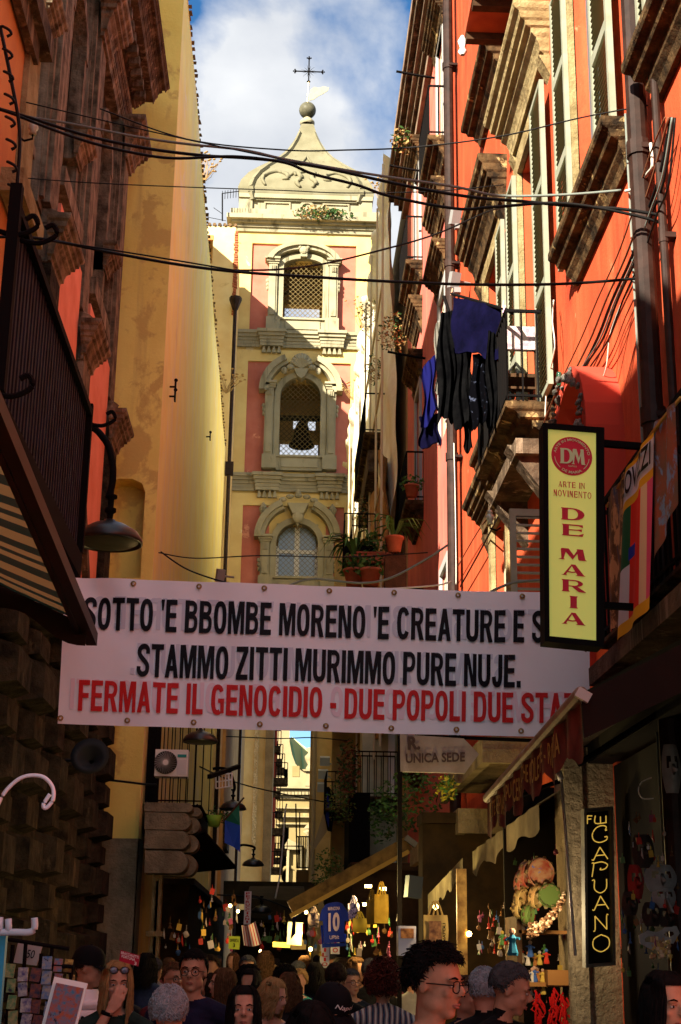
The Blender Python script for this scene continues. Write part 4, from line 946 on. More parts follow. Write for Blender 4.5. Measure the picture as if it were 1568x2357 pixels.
for (y, z) in ((24.1, 18.0), (25.9, 17.0), (26.2, 13.0)):
    single(MB().tube([(XF, y, z), (XF - .35, y, z + .05), (XF - .75, y, z + .12)], .025, 5), 'iron_bracket', M_dark, {18.0: 'thin iron bracket jutting from eaves of the pinkish house', 17.0: 'iron bracket above the second balcony of the pinkish house', 13.0: 'iron bracket beside the lower hood of the pinkish house'}[z], 'bracket')
# floodlights and cameras on the pink house
for (px, py, Y, lab) in ((1048, 500, 20.3, 'small pale floodlight on the pinkish wall right of the drainpipe'), (1046, 645, 19.5, 'white security light above the hanging laundry'), (507, 1325, 25.8, 'small white lamp box above the banner on the cream wall')):
    p = P(px, py, Y); m_ = MB().obox(p, (.15, .1, .24), (rad(20), 0, .4)); m_.obox(p + Vector((.04, -.02, -.18)), (.1, .08, .08)); m_.cyl(p, p + Vector((.25, .1, 0)), .02)
    single(m_, 'wall_floodlight', mat('dusty_grey_plastic', (.2, .2, .2), .6), lab, 'floodlight')

# ---------------------------------------------------------------- right: sheeted scaffold house
SB = thing('sheeted_house', 'sunlit house wrapped in crumpled white scaffold sheeting right of bell tower', 'building', (3, 42, 0))
MB().box(2.55, 6, 30.5, 54.5, 0, 19.6).build('wall', mat('bare_house_wall', (.45, .33, .16), .9, (.3, .2, .1), 1), SB)
def tarp(u, v):
    y = 30.8 + 23.5 * u; z = 10.5 + 9.9 * v + .35 * noise.noise(Vector((y * .8, 0, 0)))
    if v < .02: z += 1.2 * noise.noise(Vector((y * .5, 3, 0)))
    return (2.25 - .22 * noise.noise(Vector((y * .9, z * .35, 1))) - .1 * noise.noise(Vector((y * 3, z * .8, 5))) - (.25 if v > .97 else 0) * 1.0, y, z)
MB().grid(tarp, 110, 60).build('scaffold_sheet', M_tarp, SB, True)
def tarp2(u, v):
    y = 31.5 + 9 * u; z = 6.5 + 6.5 * v
    return (2.1 - .25 * noise.noise(Vector((y * 1.2, z * .5, 9))) - .12 * noise.noise(Vector((y * 4, z * 1.1, 5))), y, z)
MB().grid(tarp2, 50, 40).build('brown_sheet', M_tarpb, SB, True)
po = MB()
for y in (31, 33.2, 35.8, 38.5, 41.5, 45, 49): po.cyl((2.0, y, 6), (2.0, y, 20.2), .03, 6)
for z in (12, 14.5, 17): po.cyl((2.0, 31, z), (2.0, 50, z), .025, 6)
stuff(po.build('scaffold_poles', mat('pale_scaffold_tube', (.55, .46, .3), .6), SB))
balcony(SB, 33.8, 39.4, 2.3, 14.25, .56, 1.05, .35, .22, M_head); MB().box(1.86, 2.3, 34.1, 39.1, 13.3, 13.88).build('balcony_bracket', M_corn, SB)
balcony(SB, 37.5, 41, 2.35, 11.9, .75, 1.0, .3, .2, M_head)
for (px, py, Y, r, n, lab) in ((925, 325, 21.7, (.2, .25, .25), 60, 'green plant on the highest balcony of the pinkish house'), (905, 765, 29, (.35, .4, .5), 160, 'leafy green plant spilling off balcony beside the scaffold'), (862, 850, 34, (.25, .5, .4), 120, 'green weed clump on the middle of the scaffold sheet'), (842, 1180, 36, (.35, .4, .5), 110, 'green bush on the lower scaffold balcony'), (855, 730, 36, (.35, .4, .6), 90, 'yellow green tuft on upper scaffold sheet')):
    m_ = MB(); leaves(m_, P(px, py, Y), r, n * 2, .09, 0, 2); single(m_, 'balcony_plant', [M_leafd, M_dry], lab, 'plant')
# potted plants low at right of the tower
def potplant(px, py, Y, r, lab, spiky=False, box=False):
    c_ = P(px, py, Y); t = thing('potted_plant', lab, 'potted plant', c_)
    mb = MB()
    if box:
        mb.box(c_.x - r * 1.7, c_.x + r * 1.7, c_.y - r * .6, c_.y + r * .6, c_.z, c_.z + r)
        mb.box(c_.x - r * 1.8, c_.x + r * 1.8, c_.y - r * .7, c_.y + r * .7, c_.z + r * .85, c_.z + r * 1.05)
    else: mb.lathe([(0, 0), (r * .7, 0), (r * .95, r * 1.4), (r * 1.08, r * 1.4), (r * 1.08, r * 1.65), (r * .9, r * 1.65), (r * .8, r * 1.4), (0, r * 1.4)], c_, 16)
    mb.build('pot', M_terra, t, not box)
    lf_ = MB()
    if spiky:
        for k in range(22):
            a = R.uniform(0, 6.28); l = r * R.uniform(2.2, 4.2); d = Vector((math.cos(a), math.sin(a), 0)); s0 = c_ + Vector((0, 0, r * 1.4)); w_ = d.cross(Vector((0, 0, 1))) * r * .2
            pts = [s0, s0 + d * l * .35 + Vector((0, 0, l * .6)), s0 + d * l * .8 + Vector((0, 0, l * .55)), s0 + d * l * 1.1 + Vector((0, 0, l * .1))]
            lf_.add([pts[0] - w_ * .5, pts[0] + w_ * .5, pts[1] - w_, pts[1] + w_, pts[2] - w_ * .7, pts[2] + w_ * .7, pts[3]], [(0, 1, 3, 2), (2, 3, 5, 4), (4, 5, 6)], k % 2)
    else: leaves(lf_, c_ + Vector((0, 0, r * 2)), (r * 1.8, r * 1.2, r * 1.3), 130, r * .7, 0, 2)
    lf_.build('leaves', [M_leaf, M_leafd], t)
potplant(816, 1318, 27, .19, 'spiky variegated plant in terracotta pot just above the banner', True)
potplant(862, 1298, 27, .2, 'long terracotta planter above the banner beside the spiky plant', box=True)
potplant(853, 1350, 26, .2, 'round terracotta bowl sitting just above the banner edge')
potplant(815, 1350, 26.5, .2, 'small leafy pot under the spiky variegated plant')
potplant(948, 1144, 26, .14, 'terracotta pot on the small balcony of the pinkish house')
potplant(908, 1270, 24, .16, 'tall green reeds in a pot on the dark crate', True)
RBk = MB(); a = P(793, 1232, 27); RBk.box(a.x, a.x + .62, 27, 27.4, a.z - .7, a.z - .2); RBk.tube([a + Vector((0, 0, .3)), a + Vector((-.02, 0, -.7))], .02); 
for k in range(5): RBk.cyl(a + Vector((k * .15, 0, -.2)), a + Vector((k * .15, 0, .45)), .012, 4)
RBk.cyl(a + Vector((0, 0, .45)), a + Vector((.6, 0, .45)), .015, 4)
single(RBk, 'plant_balcony', M_dark, 'small black iron plant balcony hanging left of scaffold bottom', 'balcony')
ck = MB(); a = P(907, 1275, 24); ck.box(a.x - .15, a.x + .22, 24, 24.4, a.z - .75, a.z - .02); 
for k in range(4): ck.cyl(a + Vector((-.14 + k * .11, 0, 0)), a + Vector((-.14 + k * .11, 0, .3)), .01, 4)
single(ck, 'dark_crate', M_wood, 'dark wooden crate on a bracket under green reeds', 'crate')
# ---------------------------------------------------------------- far end of the street, seen through the tower's arch
FC = thing('far_church', 'far cream church facade with green copper roof closing the street beyond the arch', 'church', (.7, 125, 0))
YC = 125
def fb(a, b, d0, d1, name, m_):      # box between two print corners on planes YC-d0 .. YC+d1
    p = P(*a, YC); q = P(*b, YC); return MB().box(p.x, q.x, YC - d0, YC + d1, q.z, p.z).build(name, m_, FC)
fb((600, 1822), (760, 2204), 0, 6, 'wall', M_marble); fb((655, 1770), (760, 1815), 0, 6, 'upper_wall', M_marblew)
for i, (y0, y1, d) in enumerate(((1812, 1819, 1.0), (1819, 1824, .7), (1832, 1841, .3), (1860, 1864, .5), (1880, 1884, .6), (1896, 1900, .4))): fb((634, y0), (760, y1), d, 0, 'cornice', M_marblew)
q = MB()
for k in range(14):
    p = P(642 + k * 8, 1828, YC); q.box(p.x - .12, p.x + .12, YC - .75, YC, p.z - .12, p.z + .13)
q.build('dentil_row', M_marblew, FC)['kind'] = 'stuff'
fb((638, 1680), (664, 1815), 0, 3, 'side_wall', M_marblew); fb((664, 1690), (690, 1730), -5, 9, 'rear_wall', M_marble)
v = MB(); pts = [P(x, y, YC) for x, y in ((663, 1812), (663, 1718), (667, 1712), (672, 1738), (680, 1760), (692, 1775), (703, 1782), (703, 1812))]
v.prism([(p.x, p.z) for p in pts], YC - .6, YC + .5); v.build('volute_gable', M_marblew, FC)
fb((673, 1765), (689, 1790), .65, 0, 'panel', M_marble); fb((703, 1778), (722, 1812), .9, 1, 'pedestal', M_marblew); fb((700, 1775), (724, 1779), 1.2, 1, 'pedestal_cap', M_marblew)
p = P(714, 1775, YC); MB().lathe([(.3, 0), (.4, .2), (.2, .5), (.45, .9), (.5, 1.2), (.2, 1.5), (.4, 1.9), (.1, 2.0)], (p.x, YC - .3, p.z), 12).build('urn', M_marblew, FC, True)
rf = MB(); r4 = [P(x, y, YC + 4) for x, y in ((664, 1706), (672, 1700), (718, 1736), (718, 1802), (664, 1802))]
rf.prism([(p.x, p.z) for p in r4], YC + 3, YC + 9); rf.build('copper_roof', M_copper, FC)
for (a, b) in (((670, 1708), (684, 1775)), ((694, 1722), (700, 1790))): MB().beam(P(*a, YC + 2.8), P(*b, YC + 2.8), .16, .1).build('roof_seam', mat('roof_seam_green', (.25, .45, .25), .6), FC)
fb((645, 1905), (662, 2049), .0, 0.01, 'pilaster', M_marblew)
fb((660, 1958), (664, 2040), .5, 0, 'door_frame', M_marblew); fb((690, 1958), (694, 2040), .5, 0, 'door_frame', M_marblew); fb((656, 1950), (696, 1957), .6, 0, 'door_frame', M_marblew)
g_ = MB(); pts = [P(x, y, YC) for x, y in ((655, 1948), (664, 1932), (670, 1936), (698, 1948))]; g_.prism([(p.x, p.z) for p in pts], YC - .7, YC); g_.build('pediment', M_marblew, FC)
p = P(666, 2018, YC); MB().lathe([(.66, -.1), (.72, -.25), (.86, -.3), (.92, -.1), (.92, .1), (.66, .1), (.66, -.1)], (p.x, YC - .1, p.z), 24, mtx=Matrix.Rotation(rad(90), 3, 'X')).build('round_wreath', M_marble, FC, True)
for k in range(6):
    c_ = P(712 + (k % 3) * 4 - 4, 1908 + (k // 3) * 8, YC); 
    MB().ell(c_ + Vector((0, -.4, 0)), (.3, .25, .3), 8, 6, nz=.5).build('capital_leaf', M_marblew, FC)
fb((706, 1920), (722, 2010), .5, 0, 'fluted_column', M_marblew)

# houses between tower and far church
H1 = thing('shaded_left_house', 'tall brown plaster house left of the street beyond the tower arch', 'building', (-3, 66, 0))
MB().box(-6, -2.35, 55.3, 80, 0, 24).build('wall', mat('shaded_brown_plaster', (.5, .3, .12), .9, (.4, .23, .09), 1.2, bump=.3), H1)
MB().box(-2.35, -2.22, 70, 70.4, 0, 24).build('drainpipe', M_pipe, H1); MB().box(-2.36, -2.2, 56, 58.5, 5.5, 6.6).build('balcony_slab', M_head, H1)
H2 = thing('sunlit_rubble_house', 'sunlit yellow house with crumbling rough plaster strip in the gap below the banner', 'building', (-1.7, 84, 0))
a = P(571, 2000, 84); b = P(603, 2000, 84); c_ = P(622, 2000, 84)
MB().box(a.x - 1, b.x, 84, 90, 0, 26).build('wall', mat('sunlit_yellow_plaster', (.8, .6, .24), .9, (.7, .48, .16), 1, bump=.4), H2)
ru = MB().grid(lambda u, v: (a.x + .15 + (b.x - a.x - .55) * u + .05 * noise.noise(Vector((v * 60, 0, 1))), 83.93 - .14 * abs(noise.noise(Vector((u * 4, v * 90, 2)))), 7 + 10 * v), 10, 160)
ru.build('rough_plaster', mat('crumbling_plaster', (.82, .66, .34), .9, (.62, .44, .18), 3, bump=.8, bscale=4), H2)
MB().box(b.x, c_.x, 83.7, 90, 0, 26).build('shaded_side', mat('brown_painted_shade', (.36, .24, .1), .9, (.22, .14, .06), 1, bump=.8, bscale=4), H2)  # brown side wall, its shade put into the darker colour
H3 = thing('balconied_left_house', 'narrow house with a column of small dark balconies and red shutters in the street gap', 'building', (-1.2, 98, 0))
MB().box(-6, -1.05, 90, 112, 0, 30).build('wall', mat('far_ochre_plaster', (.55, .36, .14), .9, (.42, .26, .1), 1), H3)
for k, y in enumerate((1718, 1748, 1768, 1792, 1822, 1868, 1908, 1955, 1975, 1998)):
    p = P(630 + (k % 4) * 5, y, 92 + (k % 3) * 5); x = p.x
    m_ = MB().box(-1.08, x + .45, p.y, p.y + 1.6, p.z - .35, p.z + .05); m_.build('balcony_slab', M_head, H3)
    m_ = MB()
    for j in range(5): m_.cyl((x - .3 + j * .19, p.y, p.z), (x - .3 + j * .19, p.y, p.z + 1), .025, 4)
    m_.cyl((x - .4, p.y, p.z + 1), (x + .45, p.y, p.z + 1), .03, 4); m_.build('balcony_rail', M_dark, H3)
    MB().box(-1.06, -.98 + .3, p.y + .7, p.y + 1.1, p.z, p.z + 2).build('red_shutter', mat('faded_red_shutter', (.5, .09, .05), .7), H3)
H4 = thing('ochre_right_pier', 'brown ochre house wall with three floodlights right of the far church', 'building', (1.8, 54, 0))
MB().box(1.0, 2.4, 52.0, 54.3, 0, 11.9).build('wall', mat('brown_ochre_plaster', (.85, .62, .24), .9, (.7, .48, .16), 1.5, bump=.4, bscale=10), H4)
MB().cyl((.98, 51.9, 0), (.98, 51.9, 11.9), .09, 8).build('drainpipe', mat('tan_pipe', (.45, .36, .2), .6), H4)
for i, (px, py) in enumerate(((756, 1752), (752, 1782), (750, 1812))):
    p = P(px - 8, py, 51); m_ = MB().obox(p, (.34, .2, .3), (rad(25), 0, 0)); m_.beam(p, p + Vector((.35, .8, -.05)), .04, .04)
    single(m_, 'floodlight', mat('pale_floodlight', (.5, .55, .55), .3), ('top', 'middle', 'lowest')[i] + ' of three floodlights in a column on the brown wall', 'floodlight')
H5 = thing('grey_green_house', 'pale grey green stained house wall behind the iron balcony right of the street gap', 'building', (2.6, 33, 0))
p = P(840, 1700, 33.4); MB().box(1.75, 2.6, 33.5, 34.5, 0, 10.5).build('wall', mat('stained_grey_green', (.66, .62, .42), .9, (.42, .4, .26), 1.2, bump=.3), H5)
MB().box(2.35, 2.5, 33.4, 33.5, 4.9, 10.5).build('white_frame', M_white, H5)
balcony(H5, 32.6, 33.4, 2.5, 5.1, .98, 1.0, .3, .14)
MB().box(1.35, 1.8, 31, 33.3, 3.2, 5.0).build('awning_box', M_dark, H5)
H6 = thing('dark_stone_house', 'dark brown house side with stacked iron balconies beside grey green wall', 'building', (1.8, 44, 0))
MB().box(1.35, 2.5, 43, 43.6, 0, 14).build('wall', mat('dark_brown_wall', (.5, .33, .13), .9, (.3, .2, .08), 2, bump=.5), H6)
for z in (8.4, 5.6): balcony(H6, 40.5, 43, 2.1, z, 1.0, 1.0, .3, .2)
# sloping beige canopy and iron balcony left of it
m_ = MB(); q4 = [P(715, 1968, 42), P(744, 1872, 42), P(757, 1878, 42), P(752, 1915, 42)]; m_.prism([(p.x, p.z) for p in q4], 42, 42.06)
hc = MB(); q5 = [P(x, y, 41) for x, y in ((749, 1812), (757, 1811), (772, 1830), (770, 1870), (764, 1915), (754, 1912), (745, 1865))]; hc.prism([(p.x, p.z) for p in q5], 41, 41.05); q6 = [P(x, y, 40.9) for x, y in ((753, 1820), (759, 1850), (757, 1905), (750, 1880))]; hc.prism([(p.x, p.z) for p in q6], 40.9, 40.95, 'xz', 1)
single(hc, 'hanging_cloth', [mat('black_drape', (.01, .01, .015), .9), mat('blue_drape', (.02, .03, .3), .9)], 'black and deep blue cloth hanging on the brown wall under the floodlights', 'cloth')
single(m_, 'beige_canopy', mat('beige_canvas', (.5, .36, .18), .9), 'sloping beige awning sheet right of the far church', 'awning')
fbal = thing('far_iron_balcony', 'black iron balcony with tall bars in front of far church column', 'balcony', P(700, 2000, 60))
m_ = MB()
for k in range(9): m_.cyl(P(683 + k * 4, 1998, 60), P(683 + k * 4, 1926, 60), .025, 4)
m_.cyl(P(683, 1926, 60), P(716, 1926, 60), .03, 5); m_.cyl(P(683, 1998, 60), P(716, 1998, 60), .03, 5); m_.cyl(P(681, 1850, 60), P(684, 1998, 60), .03, 5); m_.cyl(P(690, 1870, 60), P(690, 1998, 60), .025, 5)
m_.build('rail', M_dark, fbal); a = P(683, 2002, 60); b = P(718, 2060, 60); MB().box(a.x, 1.3, 60, 63, b.z, a.z).build('balcony_slab', mat('brown_slab', (.2, .13, .05), .9), fbal)
# yellow square plants, hanging greens
def greens(px, py, Y, r, n, s_, lab, mats=None, cat='plant', name='hanging_plant'):
    m_ = MB(); leaves(m_, P(px, py, Y), r, n, s_, 0, 2); return single(m_, name, mats or [M_leaf, M_leafd], lab, cat)
greens(803, 1770, 30, (.28, .3, .65), 520, .1, 'tall dark green plant with red flowers trailing from the balcony left of the iron rails', [M_leafd, mat('red_green_leaf', (.2, .06, .03), .7)])
greens(785, 1850, 31, (.35, .3, .5), 300, .09, 'yellow green bush above the hanging blue cloth', [M_leaf, mat('olive_leaf', (.2, .2, .04), .7)])
greens(880, 1880, 26, (.25, .25, .55), 260, .11, 'bright green vine trailing below iron balcony')
greens(950, 1840, 20, (.5, .3, .45), 420, .085, 'green creeper hanging under the grey arrow sign')
greens(1030, 1815, 16, (.13, .15, .16), 130, .07, 'yellow green leaves beside the concrete canopy', [M_leaf, mat('yellow_leaf', (.5, .45, .05), .7)])
greens(755, 2012, 36, (.4, .2, .65), 420, .1, 'square hedge of yellow green leaves above the shop awning', [M_leaf, mat('olive_leaf', (.2, .2, .04), .7)])
greens(500, 1880, 27, (.25, .2, .2), 130, .08, 'green plant in the lime pot beside small street lamp')
p = P(493, 1890, 26.8); single(MB().lathe([(0, 0), (.1, 0), (.14, .2), (.12, .2)], p - Vector((0, 0, .1)), 12), 'lime_pot', mat('lime_plastic', (.25, .5, .05), .5), 'lime green plastic flower pot on the left balcony', 'flower pot', smooth=True)

# ---------------------------------------------------------------- banner
BN = thing('protest_banner', 'long white banner with black and red lettering hung across the street', 'banner', P(745, 1680, 10.5))
c00, c10, c11, c01 = P(132, 1665, 10.45), P(1357, 1697, 10.55), P(1357, 1366, 10.55), P(150, 1326, 10.45)
def Bf(u, v, off=0.0):
    p = c00.lerp(c10, u).lerp(c01.lerp(c11, u), v)
    w_ = .02 * math.sin(u * 9 + 1) * (1 - v * .3) + .012 * math.sin(u * 23 + v * 3) + .05 * math.exp(-((u - .03 - .24 * (1 - v)) / .035) ** 2) * v + .006 * math.sin(u * 60 + v * 5)
    return p + Vector((0, w_ * .7 - off, 0)) + Vector((0, 0, -.012 * math.sin(math.pi * u)))
MB().grid(lambda u, v: Bf(u, v), 160, 16).build('banner_sheet', M_vinyl, BN, True)
l1 = "SOTTO 'E BBOMBE MORENO 'E CREATURE E S"; l2 = "STAMMO ZITTI MURIMMO PURE NUJE."; l3 = "FERMATE IL GENOCIDIO - DUE POPOLI DUE STATI"
def words(mb, s, u0, u1, v0, v1, off, dv=0.0, flip=False, m=0):
    """each word fitted by its share of the line, so the flattened letters keep even gaps"""
    return block_text(mb, s, lambda u, v, k: Bf(u, v, off + k * .0007), u0, u1, v0, v1, flip, m)
gh = MB(); words(gh, l1, .055, .96, .655, .875, .005, flip=True); words(gh, l2, .13, .84, .345, .56, .005, flip=True); gh.build('print_through_letters', M_ghost, BN)
gh = MB(); words(gh, l3, .02, .955, .10, .305, .005, flip=True); gh.build('print_through_red_letters', M_ghostr, BN)
tx = MB(); words(tx, l1, .038, .912, .64, .865, .012); words(tx, l2, .142, .868, .33, .555, .0122); tx.build('black_lettering', M_ink, BN)
tx = MB(); words(tx, l3, .036, .985, .09, .295, .0124); tx.build('red_lettering', M_red_ink, BN)
eye = bpy.data.meshes.new('eyelet'); e_ = MB().lathe([(.008, 0), (.016, -.004), (.02, 0)], (0, 0, 0), 10, mtx=Matrix.Rotation(rad(90), 3, 'X')); eye.from_pydata(e_.v, [], e_.f); eye.materials.append(M_brass)
for k in range(9):
    for v_ in (.035, .965):
        inst(eye, 'eyelet', BN, Bf(.005 + k * .1235, v_, .013) - BN.location, None, (1.1, 1, 1.1))

# ---------------------------------------------------------------- yellow vertical sign
SG = thing('shop_sign', 'tall yellow vertical sign with crimson letters and round emblem in a black frame', 'sign', P(1316, 1490, 8.5))
sTL, sTR, sBL, sBR = P(1249, 975, 8.5), P(1386, 986, 8.42), P(1253, 1478, 8.5), P(1386, 1491, 8.42)
def Sf(u, v, off=0.0):
    p = sBL.lerp(sBR, u).lerp(sTL.lerp(sTR, u), v); return p + Vector((0, -off, 0))
fr_ = MB()
def sbox(u0, u1, v0, v1, o0, o1, mb, m=0):
    q = [(u0, v0), (u1, v0), (u1, v1), (u0, v1)]
    mb.add([Sf(u, v, o0) for u, v in q] + [Sf(u, v, o1) for u, v in q], [(0, 1, 2, 3), (7, 6, 5, 4), (0, 4, 5, 1), (1, 5, 6, 2), (2, 6, 7, 3), (3, 7, 4, 0)], m)
sbox(0, 1, 0, 1, -.14, -.02, fr_); sbox(0, .085, 0, 1, -.02, .02, fr_); sbox(.9, 1.03, 0, 1, -.02, .02, fr_); sbox(.085, .9, 0, .026, -.02, .018, fr_); sbox(.085, .9, .975, 1, -.02, .018, fr_)
fr_.build('frame', M_dark, SG)
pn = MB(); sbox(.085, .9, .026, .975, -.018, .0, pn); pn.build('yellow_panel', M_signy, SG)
AS = (sTR - sTL).length / (sTL - sBL).length          # width : height
em = MB(); cu_, cv_ = .49, .855; rr = .345
em.add([Sf(cu_ + rr * math.cos(2 * math.pi * k / 40), cv_ + rr * AS * math.sin(2 * math.pi * k / 40), .004) for k in range(40)], [tuple(range(40))]); em.build('round_emblem', M_signr, SG)
def curved(mb, s, r, a0, a1, h, inward=False):
    vs, fs = glyphs(s, .01)
    out = []
    for x, y in vs:
        a = rad(a0 + (a1 - a0) * x); q = r + (h * (y - .5)) * (-1 if inward else 1)
        out.append(Sf(cu_ + q * math.cos(a), cv_ + q * AS * math.sin(a), .008))
    mb.add(out, fs)
et = MB(); curved(et, 'ARTE IN MOVIMENTO', rr * .84, 172, 8, .045); curved(et, 'DE MARIA', rr * .84, 236, 304, .045, True)
for a0, a1 in ((186, 228), (312, 354)):
    for k in range(10):
        a = rad(a0 + (a1 - a0) * k / 10); b = rad(a0 + (a1 - a0) * (k + 1) / 10)
        et.add([Sf(cu_ + q * math.cos(t), cv_ + q * AS * math.sin(t), .008) for t, q in ((a, rr * .83), (b, rr * .83), (b, rr * .86), (a, rr * .86))], [(0, 1, 2, 3)])
text_on(et, 'NAPOLI', lambda a, b: Sf(a, b, .009), cu_ - .06, cu_ + .08, cv_ - .052, cv_ - .044, .01)
# wedge-serif capitals drawn by hand on a 10 x 10 cell
def ser(mb, ch, u0, u1, v0, v1, off, m=0):
    def pt(x, y): return (u0 + (u1 - u0) * x / 10, v0 + (v1 - v0) * y / 10)
    k = [0]
    def poly(*pts):
        k[0] += 1; mb.add([Sf(*pt(x, y), off + k[0] * .0004) for x, y in pts], [tuple(range(len(pts)))], m)
    def bowl(cx_, cy_, rx, ry, tx, ty, a0=-90, a1=90, n=10):
        for i in range(n):
            a = rad(a0 + (a1 - a0) * i / n); b = rad(a0 + (a1 - a0) * (i + 1) / n); k[0] += .01
            poly((cx_ + rx * math.cos(a), cy_ + ry * math.sin(a)), (cx_ + rx * math.cos(b), cy_ + ry * math.sin(b)), (cx_ + (rx - tx) * math.cos(b), cy_ + (ry - ty) * math.sin(b)), (cx_ + (rx - tx) * math.cos(a), cy_ + (ry - ty) * math.sin(a))); k[0] -= 1
    stem = lambda x, w_, y0=0, y1=10: poly((x - .5, y0), (x + w_ + .5, y0), (x + w_, y0 + 1.2), (x + w_, y1 - 1.2), (x + w_ + .5, y1), (x - .5, y1), (x, y1 - 1.2), (x, y0 + 1.2))
    if ch == 'D': stem(.8, 2.4); poly((3, 0), (5, 0), (5, 1), (3, 1)); poly((3, 9), (5, 9), (5, 10), (3, 10)); bowl(4.8, 5, 5, 5, 2.6, 1)
    elif ch == 'E': stem(.8, 2.6); poly((3.2, 0), (9.2, 0), (9.8, 2.8), (7.5, 1.2), (3.2, 1.1)); poly((3.2, 8.9), (7.5, 8.8), (9.4, 7.6), (9.3, 10), (3.2, 10)); poly((3.2, 4.7), (7.5, 4.9), (8.8, 3.9), (9, 6.4), (6.5, 5.8), (3.2, 5.7))
    elif ch == 'M': poly((0, 0), (2.4, 0), (1.9, 1), (3, 10), (1.2, 10), (.9, 9.2), (1.1, 1)); poly((7.2, 0), (10, 0), (9.4, 1), (8.6, 10), (6.4, 10), (6.9, 1)); poly((1.4, 10), (3.6, 10), (5.6, 3.6), (5.0, .4)); poly((7.9, 10), (6.9, 10), (4.7, 1.6), (5.0, .4))
    elif ch == 'A': poly((0, 0), (2.6, 0), (2, .9), (4.8, 10), (4.2, 10), (.9, .9)); poly((3.9, 10), (5.8, 10), (9.3, .9), (10, 0), (5.8, 0), (6.6, .9)); poly((2.2, 2.8), (4.5, 2.4), (6.9, 3.1), (6.4, 4.2), (4.5, 3.4), (2.7, 3.9))
    elif ch == 'R': stem(.8, 2.4); poly((3, 9), (5.5, 9), (5.5, 10), (3, 10)); poly((3, 4.3), (5.5, 4.3), (5.5, 5.2), (3, 5.2)); bowl(5.3, 7.15, 3.6, 2.85, 1.9, .9); poly((4.2, 4.6), (6.6, 4.7), (10, .6), (10, 0), (7.2, .2))
    elif ch == 'I': stem(3.4, 3.0)
    elif ch == 'N': stem(.8, 1.2); stem(8, 1.2); poly((.6, 10), (3, 10), (9.2, 0), (8, 0))
    elif ch == 'T': stem(3.8, 2.2); poly((.4, 10), (9.6, 10), (9.8, 7.6), (8.4, 9), (1.6, 9), (.2, 7.6))
    elif ch == 'O': bowl(5, 5, 4.8, 5, 1.9, .9, 0, 360, 20)
    elif ch == 'V': poly((0, 10), (3.4, 10), (6, 1.5), (5, 0)); poly((8.6, 10), (10, 10), (5.6, 0), (5, 0))
for i, ch in enumerate('DM'): ser(et, ch, cu_ - .21 + i * .2, cu_ + .03 + i * .2, cv_ - .038, cv_ + .034, .009)
et.build('emblem_lettering', M_signg, SG)
st_ = MB()
for s_, v0, v1, u0, u1 in (('ARTE IN', .706, .733, .26, .72), ('MOVIMENTO', .662, .692, .175, .83)):
    n = len(s_); x = u0; wd = [(.5 if c == 'I' else .55 if c == ' ' else 1) for c in s_]; tot = sum(wd)
    for c, w_ in zip(s_, wd):
        w2 = (u1 - u0) * w_ / tot
        if c != ' ': ser(st_, c, x + (0 if c != 'I' else -w2 * .3), x + w2 * (.86 if c != 'I' else 1.3), v0, v1, .006)
        x += w2
for c, v0, v1, u0, u1 in (('D', .556, .612, .285, .71), ('E', .484, .537, .30, .70), ('M', .375, .426, .25, .745), ('A', .305, .355, .30, .72), ('R', .232, .286, .29, .72), ('I', .16, .214, .33, .70), ('A', .088, .140, .30, .72)): ser(st_, c, u0, u1, v0, v1, .006)
st_.build('crimson_lettering', M_signr, SG)
for v_ in (.95, .2): MB().beam(Sf(1, v_, -.08), (2.6, 8.6, Sf(1, v_).z), .04, .04).build('wall_bracket', M_dark, SG)

# ---------------------------------------------------------------- cables
def cable(pts, Ys, r, m_, lab, n=8):
    k = len(pts)
    if not isinstance(Ys, (list, tuple)): Ys = [Ys] * k
    elif len(Ys) == 2: Ys = [Ys[0] + (Ys[1] - Ys[0]) * i / (k - 1) for i in range(k)]
    path = smooth_path([P(x, y, Y) for (x, y), Y in zip(pts, Ys)], n)
    return single(MB().tube(path, r, 6), 'overhead_cable', m_, lab, 'cable', smooth=True)
cable([(-20, 245), (60, 268), (200, 312), (330, 340), (460, 357), (560, 363), (655, 372), (760, 389), (900, 420), (1000, 440), (1100, 455), (1200, 463), (1330, 475), (1440, 482), (1590, 508)], (9.6, 9.0), .012, M_cable, 'thick black cable crossing in front of the dome, upper of the pair')
cable([(60, 268), (165, 285), (300, 312), (420, 330), (560, 345), (655, 366), (800, 392), (900, 408), (1050, 430), (1150, 450), (1300, 448), (1430, 438)], (9.9, 9.2), .010, M_cableg, 'grey black cable twisted with the thick one above the tower dome')
cable([(-20, 246), (30, 262), (100, 290), (200, 325), (300, 350), (400, 364), (540, 360), (655, 374), (720, 400), (820, 425), (900, 452), (1050, 480), (1140, 476), (1300, 468), (1480, 500), (1590, 540)], (9.5, 9.0), .011, M_cable, 'black cable sagging lowest in front of the dome ridge')
cable([(230, 250), (430, 320), (655, 345), (800, 345), (960, 338), (1160, 312), (1350, 268), (1545, 233)], (10.2, 9.3), .006, M_cable, 'thin wire rising to the glass insulator at upper right')
cable([(40, 408), (200, 420), (420, 430), (650, 438), (800, 444), (1000, 440), (1160, 425)], (10.5, 11), .0045, M_cable, 'thin wire across the base of the dome')
cable([(60, 235), (250, 280), (450, 325), (655, 368)], (9.8, 9.4), .005, M_cable, 'thin wire above the thick cables at upper left')
cable([(-20, 545), (60, 546), (130, 555), (250, 580), (400, 607), (540, 625), (700, 636), (900, 648), (1100, 655), (1300, 653), (1480, 640)], (9.2, 9.6), .011, M_cable, 'black cable crossing the top lattice window of the tower')
cable([(100, 552), (250, 574), (410, 600), (540, 622)], (9.2, 9.3), .006, M_cable, 'thin wire bound to the cable left of the tower')
